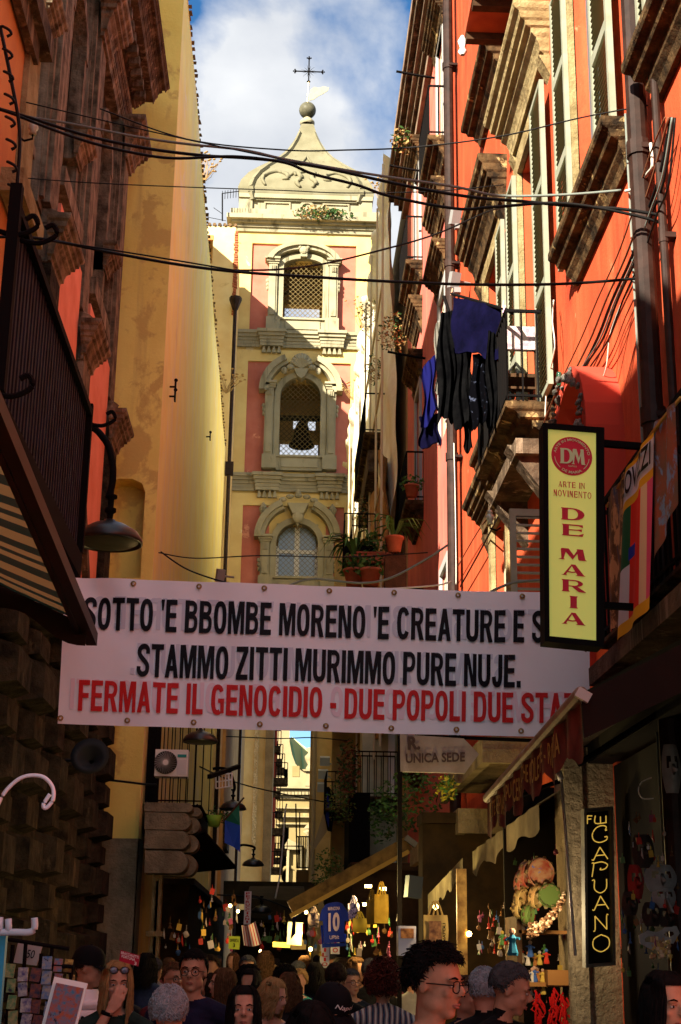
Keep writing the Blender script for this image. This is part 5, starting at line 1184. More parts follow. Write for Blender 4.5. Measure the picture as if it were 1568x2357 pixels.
cable([(540, 622), (640, 620), (740, 608), (860, 580), (1000, 540), (1120, 488), (1160, 478)], (9.4, 12), .008, M_cable, 'black wire rising right across the top tower window')
cable([(365, 1272), (450, 1285), (600, 1279), (800, 1282), (985, 1272)], 24, .01, M_cable, 'thin wire across the lowest tower window')
cable([(370, 1270), (430, 1310), (510, 1338), (560, 1345)], 24, .014, M_cable, 'wire drooping to the lamp box on the cream wall')
cable([(660, 1350), (720, 1333), (830, 1342), (900, 1330), (985, 1285), (1030, 1255)], 15, .012, M_cableg, 'grey cable curving above banner over the potted plants')
cable([(870, 1357), (1000, 1348), (1040, 1338)], 14, .008, M_cablew, 'pale short wire just above the banner centre right')
cable([(1130, 1362), (1180, 1342), (1250, 1335)], 12, .012, M_cableg, 'grey cable in front of the louvred shutter')
cable([(460, 1765), (540, 1800), (640, 1825), (760, 1848), (800, 1850)], (26, 36), .014, M_cable, 'dark wire crossing street gap under the banner')
cable([(634, 2068), (645, 2010), (652, 1930), (655, 1880), (660, 1850)], 34, .02, M_cablew, 'white cord hanging down in the middle of the street gap')
cable([(500, 2060), (600, 2068), (690, 2100), (720, 2095)], 33, .018, M_cable, 'sagging dark wire above the white topped lamp')
cable([(520, 1695), (640, 1700), (720, 1698), (800, 1705)], 40, .015, M_cable, 'thin wire just under the banner in street gap')
cable([(245, 1795), (290, 1800), (340, 1806), (360, 1806)], 24.9, .02, M_cable, 'dark wire stapled across the yellow wall end')
cable([(-10, 1375), (40, 1378), (75, 1385), (130, 1388)], 9, .006, M_cablew, 'pale wire bundle leading to the banner corner')
# bundle of cables running down the red wall
for i, (dx, m_, r, lab) in enumerate(((0, M_cable, .011, 'thickest black cable of the bundle on the red wall'), (12, M_cable, .009, 'black cable on right of the wall bundle'), (-14, M_brownc, .008, 'brown cable on left of the wall bundle'), (24, M_cable, .007, 'thin outer cable at right of the wall bundle'), (-34, M_brownc, .006, 'reddish wire slanting left of the wall bundle'), (6, M_cableg, .006, 'grey wire inside the wall bundle'))):
    k = i * 3.1
    pts = [(1545 + dx * .4, 270), (1520 + dx * .8, 400 + dx), (1490 + dx, 490), (1455 + dx, 590 + 6 * math.sin(k)), (1410 + dx + 5 * math.sin(k), 690), (1375 + dx * 1.1, 780), (1330 + dx, 860 + 8 * math.cos(k)), (1300 + dx * .8, 920), (1268 + dx * .6, 985)]
    path = []
    for (x, y) in pts:
        q_ = PXp(x, y, 2.52 - .01 * i); path.append(q_)
    single(MB().tube(smooth_path(path, 6), r * 1.1, 6), 'wall_cable', m_, lab, 'cable', smooth=True)
for i, (pts, m_, r, lab) in enumerate((([(1250, 1000), (1200, 1070), (1150, 1150), (1090, 1240), (1040, 1330)], M_brownc, .009, 'brown cable running down wall under the balcony'), ([(1245, 1040), (1180, 1130), (1110, 1260), (1060, 1350)], M_cable, .012, 'black cable running down under the big balcony slab'),
        ([(1275, 690), (1272, 740), (1277, 800), (1262, 870), (1258, 900), (1255, 960)], M_cablew, .007, 'white cable hanging beside the balcony door'), ([(1290, 910), (1310, 865), (1345, 868), (1375, 885), (1395, 850), (1405, 770), (1430, 700)], M_cablew, .006, 'cream wire looping over the cable bundle'),
        ([(1045, 1020), (1048, 1150), (1050, 1290), (1050, 1345)], M_cablew, .007, 'white wire hanging straight down below the laundry'), ([(1440, 440), (1470, 430), (1490, 400), (1502, 380), (1498, 330)], M_cablew, .012, 'pale grey hose curling round the drainpipe'))):
    X_ = 2.5 if i != 4 else 2.1
    single(MB().tube(smooth_path([PXp(x, y, X_) for x, y in pts], 6), r, 6), 'wall_cable', m_, lab, 'cable', smooth=True)
def insulator(p, m_, lab, s=1.0):
    t = MB().lathe([(0, .07), (.02, .065), (.03, .04), (.02, .03), (.035, .015), (.04, -.02), (.025, -.04), (.03, -.07), (0, -.075)], p, 12)
    t.tube([p + Vector((0, 0, -.07)), p + Vector((.0, 0, -.11)), p + Vector((.06 * s, 0, -.13)), p + Vector((.1 * s, 0, -.1))], .009, 6, 1)
    return single(t, 'cable_insulator', [m_, M_dark], lab, 'insulator', smooth=True)
mg = mat('green_glass', (.02, .09, .05), .15, spec=.9); mp_ = mat('pale_glass', (.35, .42, .33), .2, spec=.9)
insulator(P(77, 290, 9.7), mp_, 'pale glass insulator on the left wall above the pink panel', -1); insulator(PXp(1288, 872, 2.45), mg, 'dark green insulator right of the balcony'); insulator(P(1557, 233, 9.0), mp_, 'glass insulator at the upper right frame edge'); insulator(P(1128, 1190, 12.8), mp_, 'small pale insulator under the big balcony')
hook = MB()
for k in range(9):
    y0 = 60 + k * 52; hook.tube(smooth_path([P(5 + k * 2, y0, 9.3), P(20 + k * 2, y0 + 8, 9.25), P(26 + k * 2, y0 + 18, 9.25), P(16 + k * 2, y0 + 24, 9.25)], 3), .012, 5)
hook.tube(smooth_path([P(0, 60, 9.3), P(25, 180, 9.3), P(45, 300, 9.4), P(40, 420, 9.4), P(28, 560, 9.4)], 6), .014, 6)
single(hook, 'wall_wire_hooks', M_cable, 'black wires and iron hooks on the orange wall at left edge', 'cable')

# ---------------------------------------------------------------- laundry and chair on the balcony
LB = MB(); a = P(1022, 682, 15.6); b = P(1278, 716, 13.4); a2 = Vector((1.72, 15.9, a.z))
LB.cyl(P(1022, 682, 15.8), (2.05, 15.4, 8.02), .02, 6); LB.cyl(P(1040, 676, 15.0), P(1165, 712, 13.7), .018, 6); LB.cyl(P(1165, 712, 13.7), (2.2, 13.4, 7.98), .018, 6)
single(LB, 'drying_rack', M_dark, 'iron drying bars reaching out from the balcony under the laundry', 'drying rack')
def cloth(tl, tr, L_, Y, m_, name, lab, cat, fold=.05, ragged=.06, depth=0, taper=1.0, seedv=0.):
    """hanging garment: top edge tl-tr (print points at distance Y), length L_ in metres, soft vertical folds"""
    A_ = P(*tl, Y); B_ = P(*tr, Y + depth)
    def f(u, v):
        p = A_.lerp(B_, .5 + (u - .5) * (1 + (taper - 1) * v)); n_ = noise.noise(Vector((u * 6 + seedv, v * 1.5, seedv)))
        return p + Vector((.02 * math.sin(v * 7 + seedv + u * 3), fold * (math.sin(u * 15 + seedv + v * 1.2) * (.25 + .45 * v) + .6 * n_), -v * (L_ + .4 * ragged * math.sin(u * 9 + seedv) + .3 * ragged * n_)))
    mb = MB(); n_u, n_v = 26, 20
    mb.grid(f, n_u, n_v); mb.grid(lambda u, v: Vector(f(u, v)) + Vector((.01, .02, 0)), n_u, n_v)
    return single(mb, name, m_, lab, cat, 'laundry hung from the balcony rack', smooth=True)
mn = mat('navy_cloth', (.008, .007, .045), .95, (.004, .004, .022), 6, bump=.3, spec=.02); mk = mat('black_cloth', (.004, .004, .005), .98, (.011, .011, .012), 7, bump=.4, spec=.0); mb_ = mat('royal_blue_cloth', (.01, .011, .1), .95, spec=.02); mgy = mat('grey_beige_cloth', (.14, .13, .11), .9)
mfl = mat('floral_black_cloth', (.004, .004, .006), .95, patch=((.05, .06, .1), 14, .6), grime=((.09, .03, .02), 12, .66), spec=.0); mpk = mat('dark_red_trim', (.4, .03, .05), .8)
cloth((1040, 684), (1156, 706), .62, 14.6, mn, 'navy_towel', 'navy towel pegged over the rack, widest of the laundry', 'laundry', .03, .08, -.7, .95, 1)
cloth((1012, 720), (1045, 715), 1.35, 15.3, mk, 'black_shirt', 'black shirt hanging left of the navy towel', 'laundry', .06, .1, 0, 1.6, 2)
cloth((1003, 745), (1016, 740), .9, 15.6, mgy, 'beige_trousers', 'grey beige trousers between blue top and black shirt', 'laundry', .03, .1, 0, 1.3, 3)
cloth((975, 850), (1000, 815), .75, 15.8, mb_, 'blue_jacket', 'royal blue sports top hanging at left of the laundry', 'laundry', .05, .1, 0, 1.3, 4)
cloth((968, 960), (1010, 950), .38, 15.9, mn, 'dark_shorts', 'navy shorts hanging lowest at left of the laundry', 'laundry', .04, .06, 0, 1.1, 5)
cloth((1045, 800), (1085, 800), .95, 14.9, mk, 'black_trousers', 'black trousers under the left part of the navy towel', 'laundry', .06, .12, 0, 1.1, 6)
cloth((1085, 815), (1132, 815), .82, 14.4, mfl, 'floral_dress', 'black dress with small bright flowers under the navy towel', 'laundry', .06, .1, 0, 1.1, 7)
cloth((1120, 760), (1150, 770), 1.05, 14.0, mk, 'black_skirt', 'black skirt hanging nearest the balcony rails', 'laundry', .05, .12, 0, .9, 8)
cloth((1062, 900), (1088, 905), .7, 15.0, mk, 'black_leggings', 'black leggings whose hem hangs lowest over the drainpipe', 'laundry', .03, .08, 0, .8, 9)
for i, (px, py, Y, c_) in enumerate(((1040, 672, 15, (.6, .3, .2)), (1160, 712, 13.7, (.7, .35, .55)), (1158, 700, 13.7, (.6, .4, .3)))):
    single(MB().obox(P(px, py, Y), (.015, .02, .09), (0, .2, 0)), 'clothes_peg', mat('peg_%d' % i, c_, .6), ('wooden peg at the left end of the navy towel', 'pink peg at right end of the navy towel', 'brown peg above the pink one')[i], 'peg')
CHR = thing('wooden_chair', 'old wooden chair with patterned cover standing on the balcony', 'chair', (2.35, 13.9, 7.0))
for (x, y, h) in ((2.18, 13.75, .98), (2.5, 13.75, .98), (2.18, 14.12, .46), (2.5, 14.12, .46)): MB().beam((x, y, 7.01), (x + (.0 if h < .5 else -.02), y - (.06 if h > .5 else 0), 7.0 + h), .035, .035).build('leg', M_wood, CHR)
MB().box(2.16, 2.52, 13.73, 14.14, 7.42, 7.46).build('seat', M_wood, CHR); MB().box(2.17, 2.5, 13.66, 13.72, 7.7, 7.96).build('patterned_cover', mat('patterned_cloth', (.5, .42, .4), .9, patch=((.3, .2, .25), 18, .5)), CHR)
for z in (7.15, 7.3): MB().beam((2.18, 13.74, z), (2.5, 13.74, z), .025, .025).build('stretcher', M_wood, CHR)

# ---------------------------------------------------------------- flags on near balcony
def hangq(q, m_, name, lab, cat, fold=.03, sv=0., nu=20, nv=24, mats=None, mfn=None):
    """cloth between four points tl, tr, br, bl with folds"""
    tl, tr, br, bl = q
    def f(u, v):
        p = tl.lerp(tr, u).lerp(bl.lerp(br, u), v); return p + Vector((fold * math.sin(u * 11 + sv + v), fold * math.sin(u * 14 + sv + v * 2) * .8, 0))
    mb = MB().grid(f, nu, nv)
    if mfn:
        for j in range(nv):
            for i in range(nu): mb.m[j * nu + i] = mfn((i + .5) / nu, (j + .5) / nv)
    return single(mb, name, mats or m_, lab, cat, smooth=True), f
Xb = 2.16
mart = mat('painted_canvas_print', (.2, .1, .04), .7, patch=((.55, .32, .14), 5, .5), grime=((.05, .07, .12), 6, .55), c2=(.1, .06, .03), scale=7)
mart2 = mat('painted_canvas_print_blue', (.16, .12, .08), .7, patch=((.18, .32, .5), 4, .52), grime=((.5, .38, .12), 6, .58), c2=(.35, .1, .05), scale=6)
hangq((PXp(1398, 1145, Xb), PXp(1440, 1085, Xb), PXp(1434, 1430, Xb), PXp(1402, 1455, Xb)), mart, 'printed_banner', 'brown painted picture banner left of the striped flag', 'banner', .01, 1)
hangq((PXp(1500, 985, Xb - .02), PXp(1552, 925, Xb - .02), PXp(1556, 1160, Xb - .02), PXp(1505, 1300, Xb - .02)), mart2, 'printed_banner', 'blue and red painted picture banner right of the striped flag', 'banner', .012, 2)
fm = [mat('flag_white', (.75, .7, .72), .8), mat('flag_green', (.02, .13, .05), .8), mat('flag_red', (.75, .035, .02), .8), mat('flag_cream', (.85, .6, .35), .8), mat('flag_pink', (.8, .1, .22), .8), mat('flag_yellow', (.8, .42, .02), .8), mat('flag_blue', (.02, .04, .4), .8), M_ink]
def ffn(u, v):
    if v < .02: return 5
    if v < .2: return 0
    if v < .24: return 5
    if v > .93: return 5
    if u < .3 and v > .6: return 0
    if .27 < u < .42 and .5 < v < .58: return 6
    return 1 if u < .3 else (2 if u < .72 else (3 if u < .88 else 4))
_, ff = hangq((PXp(1438, 1090, Xb - .06), PXp(1500, 995, Xb - .06), PXp(1492, 1400, Xb - .06), PXp(1424, 1475, Xb - .06)), fm[0], 'striped_flag', 'red green and cream flag with black lettering on a white band', 'flag', .012, 3, 30, 40, fm, ffn)
tx = MB(); vs, fs = glyphs('LOVEZZI', .02); tx.add([Vector(ff(.04 + .92 * x, .175 - .135 * y)) + Vector((-.012, -.012, 0)) for x, y in vs], fs)
o = tx.build('flag_lettering', M_ink); fo = bpy.data.objects['striped_flag']; o.data.transform(Matrix.Translation(-fo.location)); o.parent = fo
single(MB().tube(smooth_path([PXp(1568, 915, 2.2), PXp(1500, 1000, 2.12), PXp(1398, 1165, 2.2)], 4), .012, 6), 'flag_rope', mat('yellow_rope', (.5, .35, .08), .7), 'yellow rope holding the flags along the balcony rail', 'rope')
# ---------------------------------------------------------------- lower left: horn, hose, quoin consoles, balcony with air conditioner
p = P(208, 1745, 19.0)
t = MB().lathe([(.03, -.3), (.05, -.2), (.09, -.08), (.16, 0), (.24, .06), (.25, .07), (.15, .02), (.05, -.1), (.03, -.12)], p, 22, mtx=Matrix.Rotation(rad(75), 3, 'X') @ Matrix.Rotation(rad(0), 3, 'Y')); t.beam(p + Vector((0, .25, 0)), p + Vector((-.5, .3, 0)), .04, .04)
single(t, 'horn_loudspeaker', mat('grey_horn', (.045, .045, .05), .5), 'round grey horn loudspeaker on the dark stone piers', 'loudspeaker', smooth=True)
single(MB().tube(smooth_path([P(-12, 1870, 4.6), P(10, 1825, 4.6), P(50, 1790, 4.6), (P(95, 1787, 4.6)), P(120, 1810, 4.6), P(122, 1840, 4.6), P(106, 1860, 4.6), P(100, 1852, 4.6), P(115, 1828, 4.6)], 8), .0065, 8), 'curved_white_rod', mat('shiny_white_plastic', (.75, .8, .9), .3, spec=.7), 'bright white rod curling into a hook at the left edge', 'hook', smooth=True)
AC = thing('air_conditioner', 'white outdoor air conditioner unit with round fan grille on balcony railing', 'air conditioner', P(396, 1786, 26))
a, b = P(355, 1786, 25.9), P(434, 1726, 25.9)
MB().box(a.x, b.x, 25.9, 26.25, a.z, b.z).build('casing', M_white, AC)
cx_ = a.x + (b.x - a.x) * .33; cz_ = (a.z + b.z) / 2
MB().lathe([(0, 0), (.2, 0), (.205, .01), (.2, .02)], (cx_, 25.88, cz_), 28, mtx=Matrix.Rotation(rad(90), 3, 'X')).build('fan_opening', M_dark, AC)
m_ = MB()
for k in range(28):
    t_ = k * 2 * math.pi / 28; m_.tube([(cx_ + .05 * math.cos(t_), 25.86, cz_ + .05 * math.sin(t_)), (cx_ + .13 * math.cos(t_ + .25), 25.855, cz_ + .13 * math.sin(t_ + .25)), (cx_ + .2 * math.cos(t_ + .4), 25.86, cz_ + .2 * math.sin(t_ + .4))], .003, 3)
m_.lathe([(0, 0), (.05, 0), (.05, .012), (0, .012)], (cx_, 25.862, cz_), 14, 0, Matrix.Rotation(rad(90), 3, 'X')); m_.build('fan_grille', M_white, AC)
MB().box(a.x + (b.x - a.x) * .68, b.x - .03, 25.885, 25.9, cz_ + .1, cz_ + .15).build('teal_label', mat('teal_label', (.03, .3, .28), .5), AC)
MB().box(a.x + (b.x - a.x) * .67, b.x - .025, 25.89, 25.9, a.z + .03, cz_ + .06).build('side_panel', mat('light_grey_panel', (.62, .62, .64), .5), AC)
LBn = thing('left_balcony', 'black iron balcony carrying the air conditioner above the rounded stone consoles', 'balcony', P(400, 1850, 26.5))
zs = P(400, 1852, 26.0).z
balcony(LBn, 26.0, 28.6, -1.5, zs, 1.03, 1.9, .12, .13, M_dark)
MB().beam((-1.55, 26, zs), (-2.5, 26, zs - .75), .05, .05).box(-2.5, -1.5, 26, 28.6, zs - .55, zs - .12).build('balcony_bracket', M_dark, LBn)
# rounded consoles
CN = thing('rounded_stone_consoles', 'stack of rounded grey stone consoles at the foot of the yellow house', 'stone console', P(385, 2020, 25.2))
for (y0, y1, x1) in ((1850, 1869, 444), (1873, 1910, 441), (1914, 1954, 438), (1960, 2010, 434)):
    a, b = P(333, y1, 25.0), P(x1, y0, 25.0); h = b.z - a.z; r_ = h / 2
    pts = [(a.x, a.z), (b.x - r_, a.z)] + [(b.x - r_ + r_ * math.cos(rad(t_)), a.z + r_ + r_ * math.sin(rad(t_))) for t_ in range(-75, 90, 15)] + [(b.x - r_, b.z), (a.x, b.z)]
    MB().prism(pts, 24.9, 25.44).build('stone_block', M_greyst, CN)
    MB().prism([(x + .12, z - .02) for x, z in pts], 25.45, 26.0).build('stone_block', M_greyst, CN)
PL = thing('carved_pilaster', 'light brown carved pilaster below the rounded stone consoles', 'pilaster', P(360, 2204, 25.2))
a, b = P(343, 2204, 25.15), P(374, 2014, 25.15)
MB().box(a.x, b.x, 25.15, 25.4, 0, b.z).build('shaft', M_tan, PL); MB().box(a.x + .06, a.x + .12, 25.1, 25.15, .9, b.z - .1).box(b.x - .1, b.x - .05, 25.1, 25.15, .9, b.z - .1).build('moulding', M_tan, PL); MB().box(a.x - .06, b.x + .05, 25.05, 25.4, P(0, 2150, 25).z, P(0, 2138, 25).z).build('band', M_tan, PL)
# dark awning rising at left centre
m_ = MB(); q4 = [P(420, 1935, 25.5), P(470, 1915, 25.5), P(545, 2000, 30), P(430, 2010, 30)]
m_.add(q4 + [v + Vector((0, 0, .04)) for v in q4], [(0, 1, 2, 3), (7, 6, 5, 4), (0, 4, 5, 1), (1, 5, 6, 2), (2, 6, 7, 3), (3, 7, 4, 0)])
single(m_, 'dark_awning', mat('black_canvas', (.015, .013, .01), .9), 'black canvas awning slanting down right of rounded consoles', 'awning')
m_ = MB(); a, b, c_, d = P(565, 2068, 40), P(705, 2075, 40), P(700, 2040, 46), P(575, 2040, 46)
m_.add([a, b, c_, d] + [v + Vector((0, 0, -.5)) for v in (a, b, c_, d)], [(0, 1, 2, 3), (7, 6, 5, 4), (0, 4, 5, 1), (1, 5, 6, 2), (2, 6, 7, 3), (3, 7, 4, 0)])
single(m_, 'dark_awning', mat('dark_brown_canvas', (.05, .035, .015), .9, (.1, .07, .03), 2), 'dark brown canopy spanning the street gap above distant crowd', 'awning')
# blue flag
BFm = [mat('flag_teal', (.02, .16, .12), .8), mat('flag_deep_blue', (.02, .07, .42), .8, patch=((.4, .25, .55), 5, .6))]
hangq((P(552, 1852, 24), P(553, 1850, 24.3), P(552, 1958, 24.2), P(517, 1940, 24)), None, 'blue_flag', 'blue and teal flag hanging from a pole left of street gap', 'flag', .03, 1, 14, 14, BFm, lambda u, v: 0 if v < .35 else 1)
o = bpy.data.objects['blue_flag']
m_ = MB(); tl, bl, br = P(549, 1846, 24), P(517, 1885, 24), P(553, 1958, 24)
pts = [P(550, 1846, 24), P(533, 1870, 24), P(518, 1888, 24.1), P(517, 1940, 24), P(538, 1950, 24.1), P(553, 1962, 24), P(553, 1900, 24.1)]
m_.add(pts, [(0, 1, 2, 6)], 0).add(pts, [(2, 3, 4, 6), (4, 5, 6)], 1)
bpy.data.objects.remove(o); o = single(m_, 'blue_flag', BFm, 'blue and teal flag hanging from a pole left of street gap', 'flag')
single(MB().cyl(P(517, 1888, 24), P(562, 1836, 24), .015, 5), 'flag_pole', M_wood, 'thin pole holding the blue and teal flag', 'flagpole')
# white wire basket and bars
m_ = MB(); A_ = P(497, 1785, 25); ux = (P(534, 1780, 25) - A_); uz = P(497, 1815, 25) - A_
for k in range(6): m_.cyl(A_ + ux * k / 5, A_ + ux * k / 5 + uz, .012, 4)
for k in range(3): m_.cyl(A_ + uz * k / 2, A_ + ux + uz * k / 2, .012, 4)
single(m_, 'wire_basket', M_white, 'white wire basket hanging left of street gap', 'basket')
single(MB().beam(P(482, 1788, 24), P(550, 1764, 26), .07, .07), 'iron_beam', M_dark, 'black iron beam above the white wire basket', 'beam')
# vertical signs in the distance
def vsign(px0, py0, px1, py1, Y, s, col, lab, bgm=None, rot=False):
    t = thing('vertical_sign', lab, 'sign', P((px0 + px1) / 2, py1, Y)); a, b = P(px0, py1, Y), P(px1, py0, Y)
    MB().box(a.x, b.x, Y, Y + .08, a.z, b.z).build('panel', bgm or M_white, t); n = len(s); mb = MB(); H = (b.z - a.z) * .94; W_ = b.x - a.x
    for i, ch in enumerate(s):
        if ch == ' ': continue
        z1 = b.z - (b.z - a.z) * .03 - H * i / n; z0 = z1 - H / n * .8; w_ = W_ * (.6 if ch not in 'I' else .25)
        text_on(mb, ch, lambda u, v: Vector((u, Y - .01, v)), (a.x + b.x) / 2 - w_ / 2, (a.x + b.x) / 2 + w_ / 2, z0, z1, .02)
    mb.build('lettering', col, t)
vsign(561, 2052, 579, 2128, 29, 'PETRUCCIANI', M_red_ink, 'white vertical sign with small red letters left of street gap')
vsign(737, 2170, 759, 2228, 18, 'GILIO', M_red_ink, 'white vertical sign with red serif letters below the blue jersey')
vsign(762, 2168, 782, 2196, 17.5, 'IO', M_red_ink, 'small white sign with red letters right of the vertical sign under the jersey')
# bracelets sign and price sign
def board(q, Y, lines, bgm, inkm, name, lab, cat='sign'):
    t = thing(name, lab, cat, P(*q[3], Y)); A_, B_, C_, D_ = [P(x, y, Y) for x, y in q]
    mpb = lambda u, v, o=0: D_.lerp(C_, u).lerp(A_.lerp(B_, u), v) + Vector((0, -o, 0))
    MB().add([mpb(0, 0), mpb(1, 0), mpb(1, 1), mpb(0, 1)] + [mpb(0, 0, -.012), mpb(1, 0, -.012), mpb(1, 1, -.012), mpb(0, 1, -.012)], [(0, 1, 2, 3), (7, 6, 5, 4), (0, 4, 5, 1), (1, 5, 6, 2), (2, 6, 7, 3), (3, 7, 4, 0)]).build('panel', bgm, t)
    mb = MB()
    for s, u0, u1, v0, v1 in lines: text_on(mb, s, lambda u, v: mpb(u, v, .004), u0, u1, v0, v1, .01)
    if lines: mb.build('lettering', inkm, t)
    return t
board(((278, 2187), (322, 2200), (318, 2225), (274, 2212)), 7.6, [('BRACCIALETTI', .05, .95, .68, .92), ('FORTUNA', .1, .8, .38, .62), ('3', .78, .9, .05, .35)], mat('red_card', (.35, .015, .04), .6), M_white, 'bracelet_sign', 'red card sign with white capitals behind the woman with sunglasses on her head')
board(((42, 2168), (98, 2175), (84, 2223), (31, 2216)), 5.2, [('150', .35, .8, .3, .7)], mat('grey_paper', (.35, .34, .32), .8), M_ink, 'price_sign', 'grey paper price sign with handwritten number at the postcard stand')
# postcard stand
PS = thing('postcard_rack', 'wire rack full of colourful postcards and magnets in the lower left corner', 'display rack', (-.95, 5.0, 0))
m_ = MB()
for (px, py0, py1) in ((30, 2175, 2357), (95, 2195, 2357), (165, 2225, 2357), (60, 2165, 2357), (120, 2180, 2357)): 
    a = P(px, py0, 5.15); m_.cyl(a, (a.x, a.y, .02), .007, 5)
for (a, b) in (((0, 2160), (160, 2185)), ((90, 2220), (170, 2226)), ((20, 2275), (160, 2290)), ((10, 2340), (165, 2345))): m_.cyl(P(*a, 5.13), P(*b, 5.13), .007, 5)
m_.build('wire_frame', M_dark, PS)
cc = [mat('card_%d' % i, tuple(q * .6 for q in c_), .5, c2=tuple(q * .5 for q in c2), scale=60, patch=((.02, .02, .03), 45, .6)) for i, (c_, c2) in enumerate((((.05, .2, .5), (.5, .5, .4)), ((.5, .12, .05), (.1, .3, .5)), ((.6, .45, .1), (.2, .05, .03)), ((.08, .25, .1), (.5, .45, .2)), ((.55, .55, .5), (.1, .1, .3)), ((.02, .05, .12), (.3, .1, .05))))]
k = 0
for row, (y0, ya) in enumerate(((2186, 30), (2220, 32), (2256, 32), (2292, 32), (2328, 32))):
    for j in range(6):
        px = 10 + j * 28 + row * 2 + R.uniform(-3, 3); py = y0 + j * 5 + R.uniform(-3, 3)
        if row == 0 and j < 3: continue
        a = P(px, py + ya, 5.05 + .02 * j); b = P(px + R.uniform(20, 27), py, 5.05 + .02 * j)
        m_ = MB().obox(((a.x + b.x) / 2, 5.05 + .02 * j, (a.z + b.z) / 2), (b.x - a.x, .01, b.z - a.z), (rad(-12), rad(R.uniform(-8, 8)), 0)); m_.build('postcard', cc[k % 6], PS); k += 1
MB().obox(P(145, 2330, 4.9), (.11, .012, .2), (rad(-10), rad(10), 0)).build('framed_picture', M_white, PS); MB().obox(P(145, 2332, 4.885), (.09, .012, .17), (rad(-10), rad(10), 0)).build('picture_print', cc[1], PS)
# blue post with white hooks
t = thing('hook_stand', 'blue post with a white double hook rail at the left edge', 'display stand', (P(-8, 2250, 4).x, 4, 0))
MB().box(P(-20, 2200, 4).x, P(10, 2200, 4).x, 4, 4.03, 0, P(0, 2138, 4).z).build('post', mat('blue_paint', (.03, .25, .42), .5), t)
z = P(0, 2145, 3.95).z; a = P(-20, 2146, 3.95); b = P(72, 2141, 3.95)
MB().tube(smooth_path([a, P(40, 2146, 3.95), P(66, 2146, 3.95), P(79, 2138, 3.95), P(79, 2113, 3.95)], 4), .009, 8).cyl(P(20, 2146, 3.95), P(19, 2115, 3.95), .009, 8).cyl(P(-3, 2146, 3.95), P(-3, 2112, 3.95), .012, 8).build('hook_rail', mat('pale_blue_plastic', (.45, .52, .6), .4), t, True)

# ---------------------------------------------------------------- right: shop awnings, canopies, arrow sign
def canopy(y0, y1, x0, z0, z1, lab):
    return single(MB().box(x0, 2.6, y0, y1, z0, z1).box(x0, x0 + .09, y0 - .01, y1, z0 - .14, z0).box(x0 + .09, 2.6, y0 - .01, y0 + .08, z0 - .14, z0), 'concrete_canopy', M_conc, lab, 'canopy')
canopy(14.5, 18.6, 1.97, 3.68, 3.8, 'upper weathered concrete shop canopy just right of the arrow sign')
canopy(16.2, 22.5, 1.92, 3.12, 3.25, 'lower weathered concrete shop canopy stepping down toward the street')
AR = thing('arrow_sign', 'weathered grey arrow shaped sign with faded capitals under the banner', 'sign', P(1000, 1780, 13))
pts = [P(x, y, 13) for x, y in ((921, 1690), (1068, 1700), (1103, 1736), (1070, 1780), (922, 1776))]
MB().prism([(p.x, p.z) for p in pts], 13.0, 13.04).build('panel', mat('worn_grey_panel', (.27, .25, .25), .8, (.2, .17, .16), 4, grime=((.36, .34, .35), 3, .6)), AR)
A_, B_, D_ = P(930, 1762, 12.98), P(1075, 1758, 12.98), P(930, 1730, 12.98)
mpa = lambda u, v: A_ + (B_ - A_) * u + (D_ - A_) * v
m_ = MB(); text_on(m_, 'UNICA SEDE', mpa, .03, .97, .15, .85, .03); text_on(m_, 'R.', mpa, .06, .26, 1.1, 2.1, .04); m_.build('lettering', mat('faded_brown_ink', (.09, .06, .06), .8), AR)
MB().beam(P(921, 1695, 13.03), (1.02, 13.05, 0), .04, .04).beam(P(960, 1694, 13.1), (2.6, 13.2, P(960, 1694, 13).z), .03, .03).build('post', M_dark, AR)
# big red brown awning
BA_ = thing('lettered_awning', 'red brown awning with worn yellow lettering on ragged valance at lower right', 'awning', (1.9, 9, 2.5))
fA, fB = P(1122, 1838, 10.9), P(1338, 1596, 6.9)
MB().cyl(fA, fB, .035, 10).build('front_bar', mat('dusty_bar', (.28, .2, .14), .6, (.16, .1, .07), 6), BA_)
mred = mat('red_brown_canvas', (.17, .045, .03), .9, (.1, .03, .02), 4)
wA, wB = Vector((2.58, 12.4, 3.36)), Vector((2.58, 6.4, 3.45))
def cvs(u, v):
    a = fA.lerp(fB, u); b = wA.lerp(wB, u); p = a.lerp(b, v); p.z += .05 * math.sin(math.pi * v) * math.sin(u * 9); return p
MB().grid(cvs, 24, 8).build('canvas', mat('dark_canvas_top', (.03, .018, .014), .95, (.045, .022, .016), 3), BA_, True)
def val(u, v):
    a = fA.lerp(fB, u); L_ = .27 * (1 - .0 * u) + .05 * math.sin(u * 34) + .035 * noise.noise(Vector((u * 40, 2, 0)))
    return a + Vector((.012 * math.sin(u * 60), .02 * math.sin(u * 47 + v * 2), -v * max(.12, L_)))
MB().grid(val, 90, 6).build('valance', mred, BA_, True)
vs, fs = glyphs('ARTE PRESEPIALE CAPUANO CERAMICHE NAPOLETANE - ROSARIA', .01)
m_ = MB(); m_.add([Vector(val(.06 + .78 * x, .72 - .45 * y)) + Vector((-.01, -.01, 0)) for x, y in vs], fs); m_.build('lettering', mat('faded_yellow_ink', (.4, .28, .06), .8), BA_)
MB().obox(P(1343, 1600, 6.85), (.07, .03, .05), (0, rad(30), 0)).build('end_bracket', mat('galvanised', (.4, .38, .36), .5), BA_)
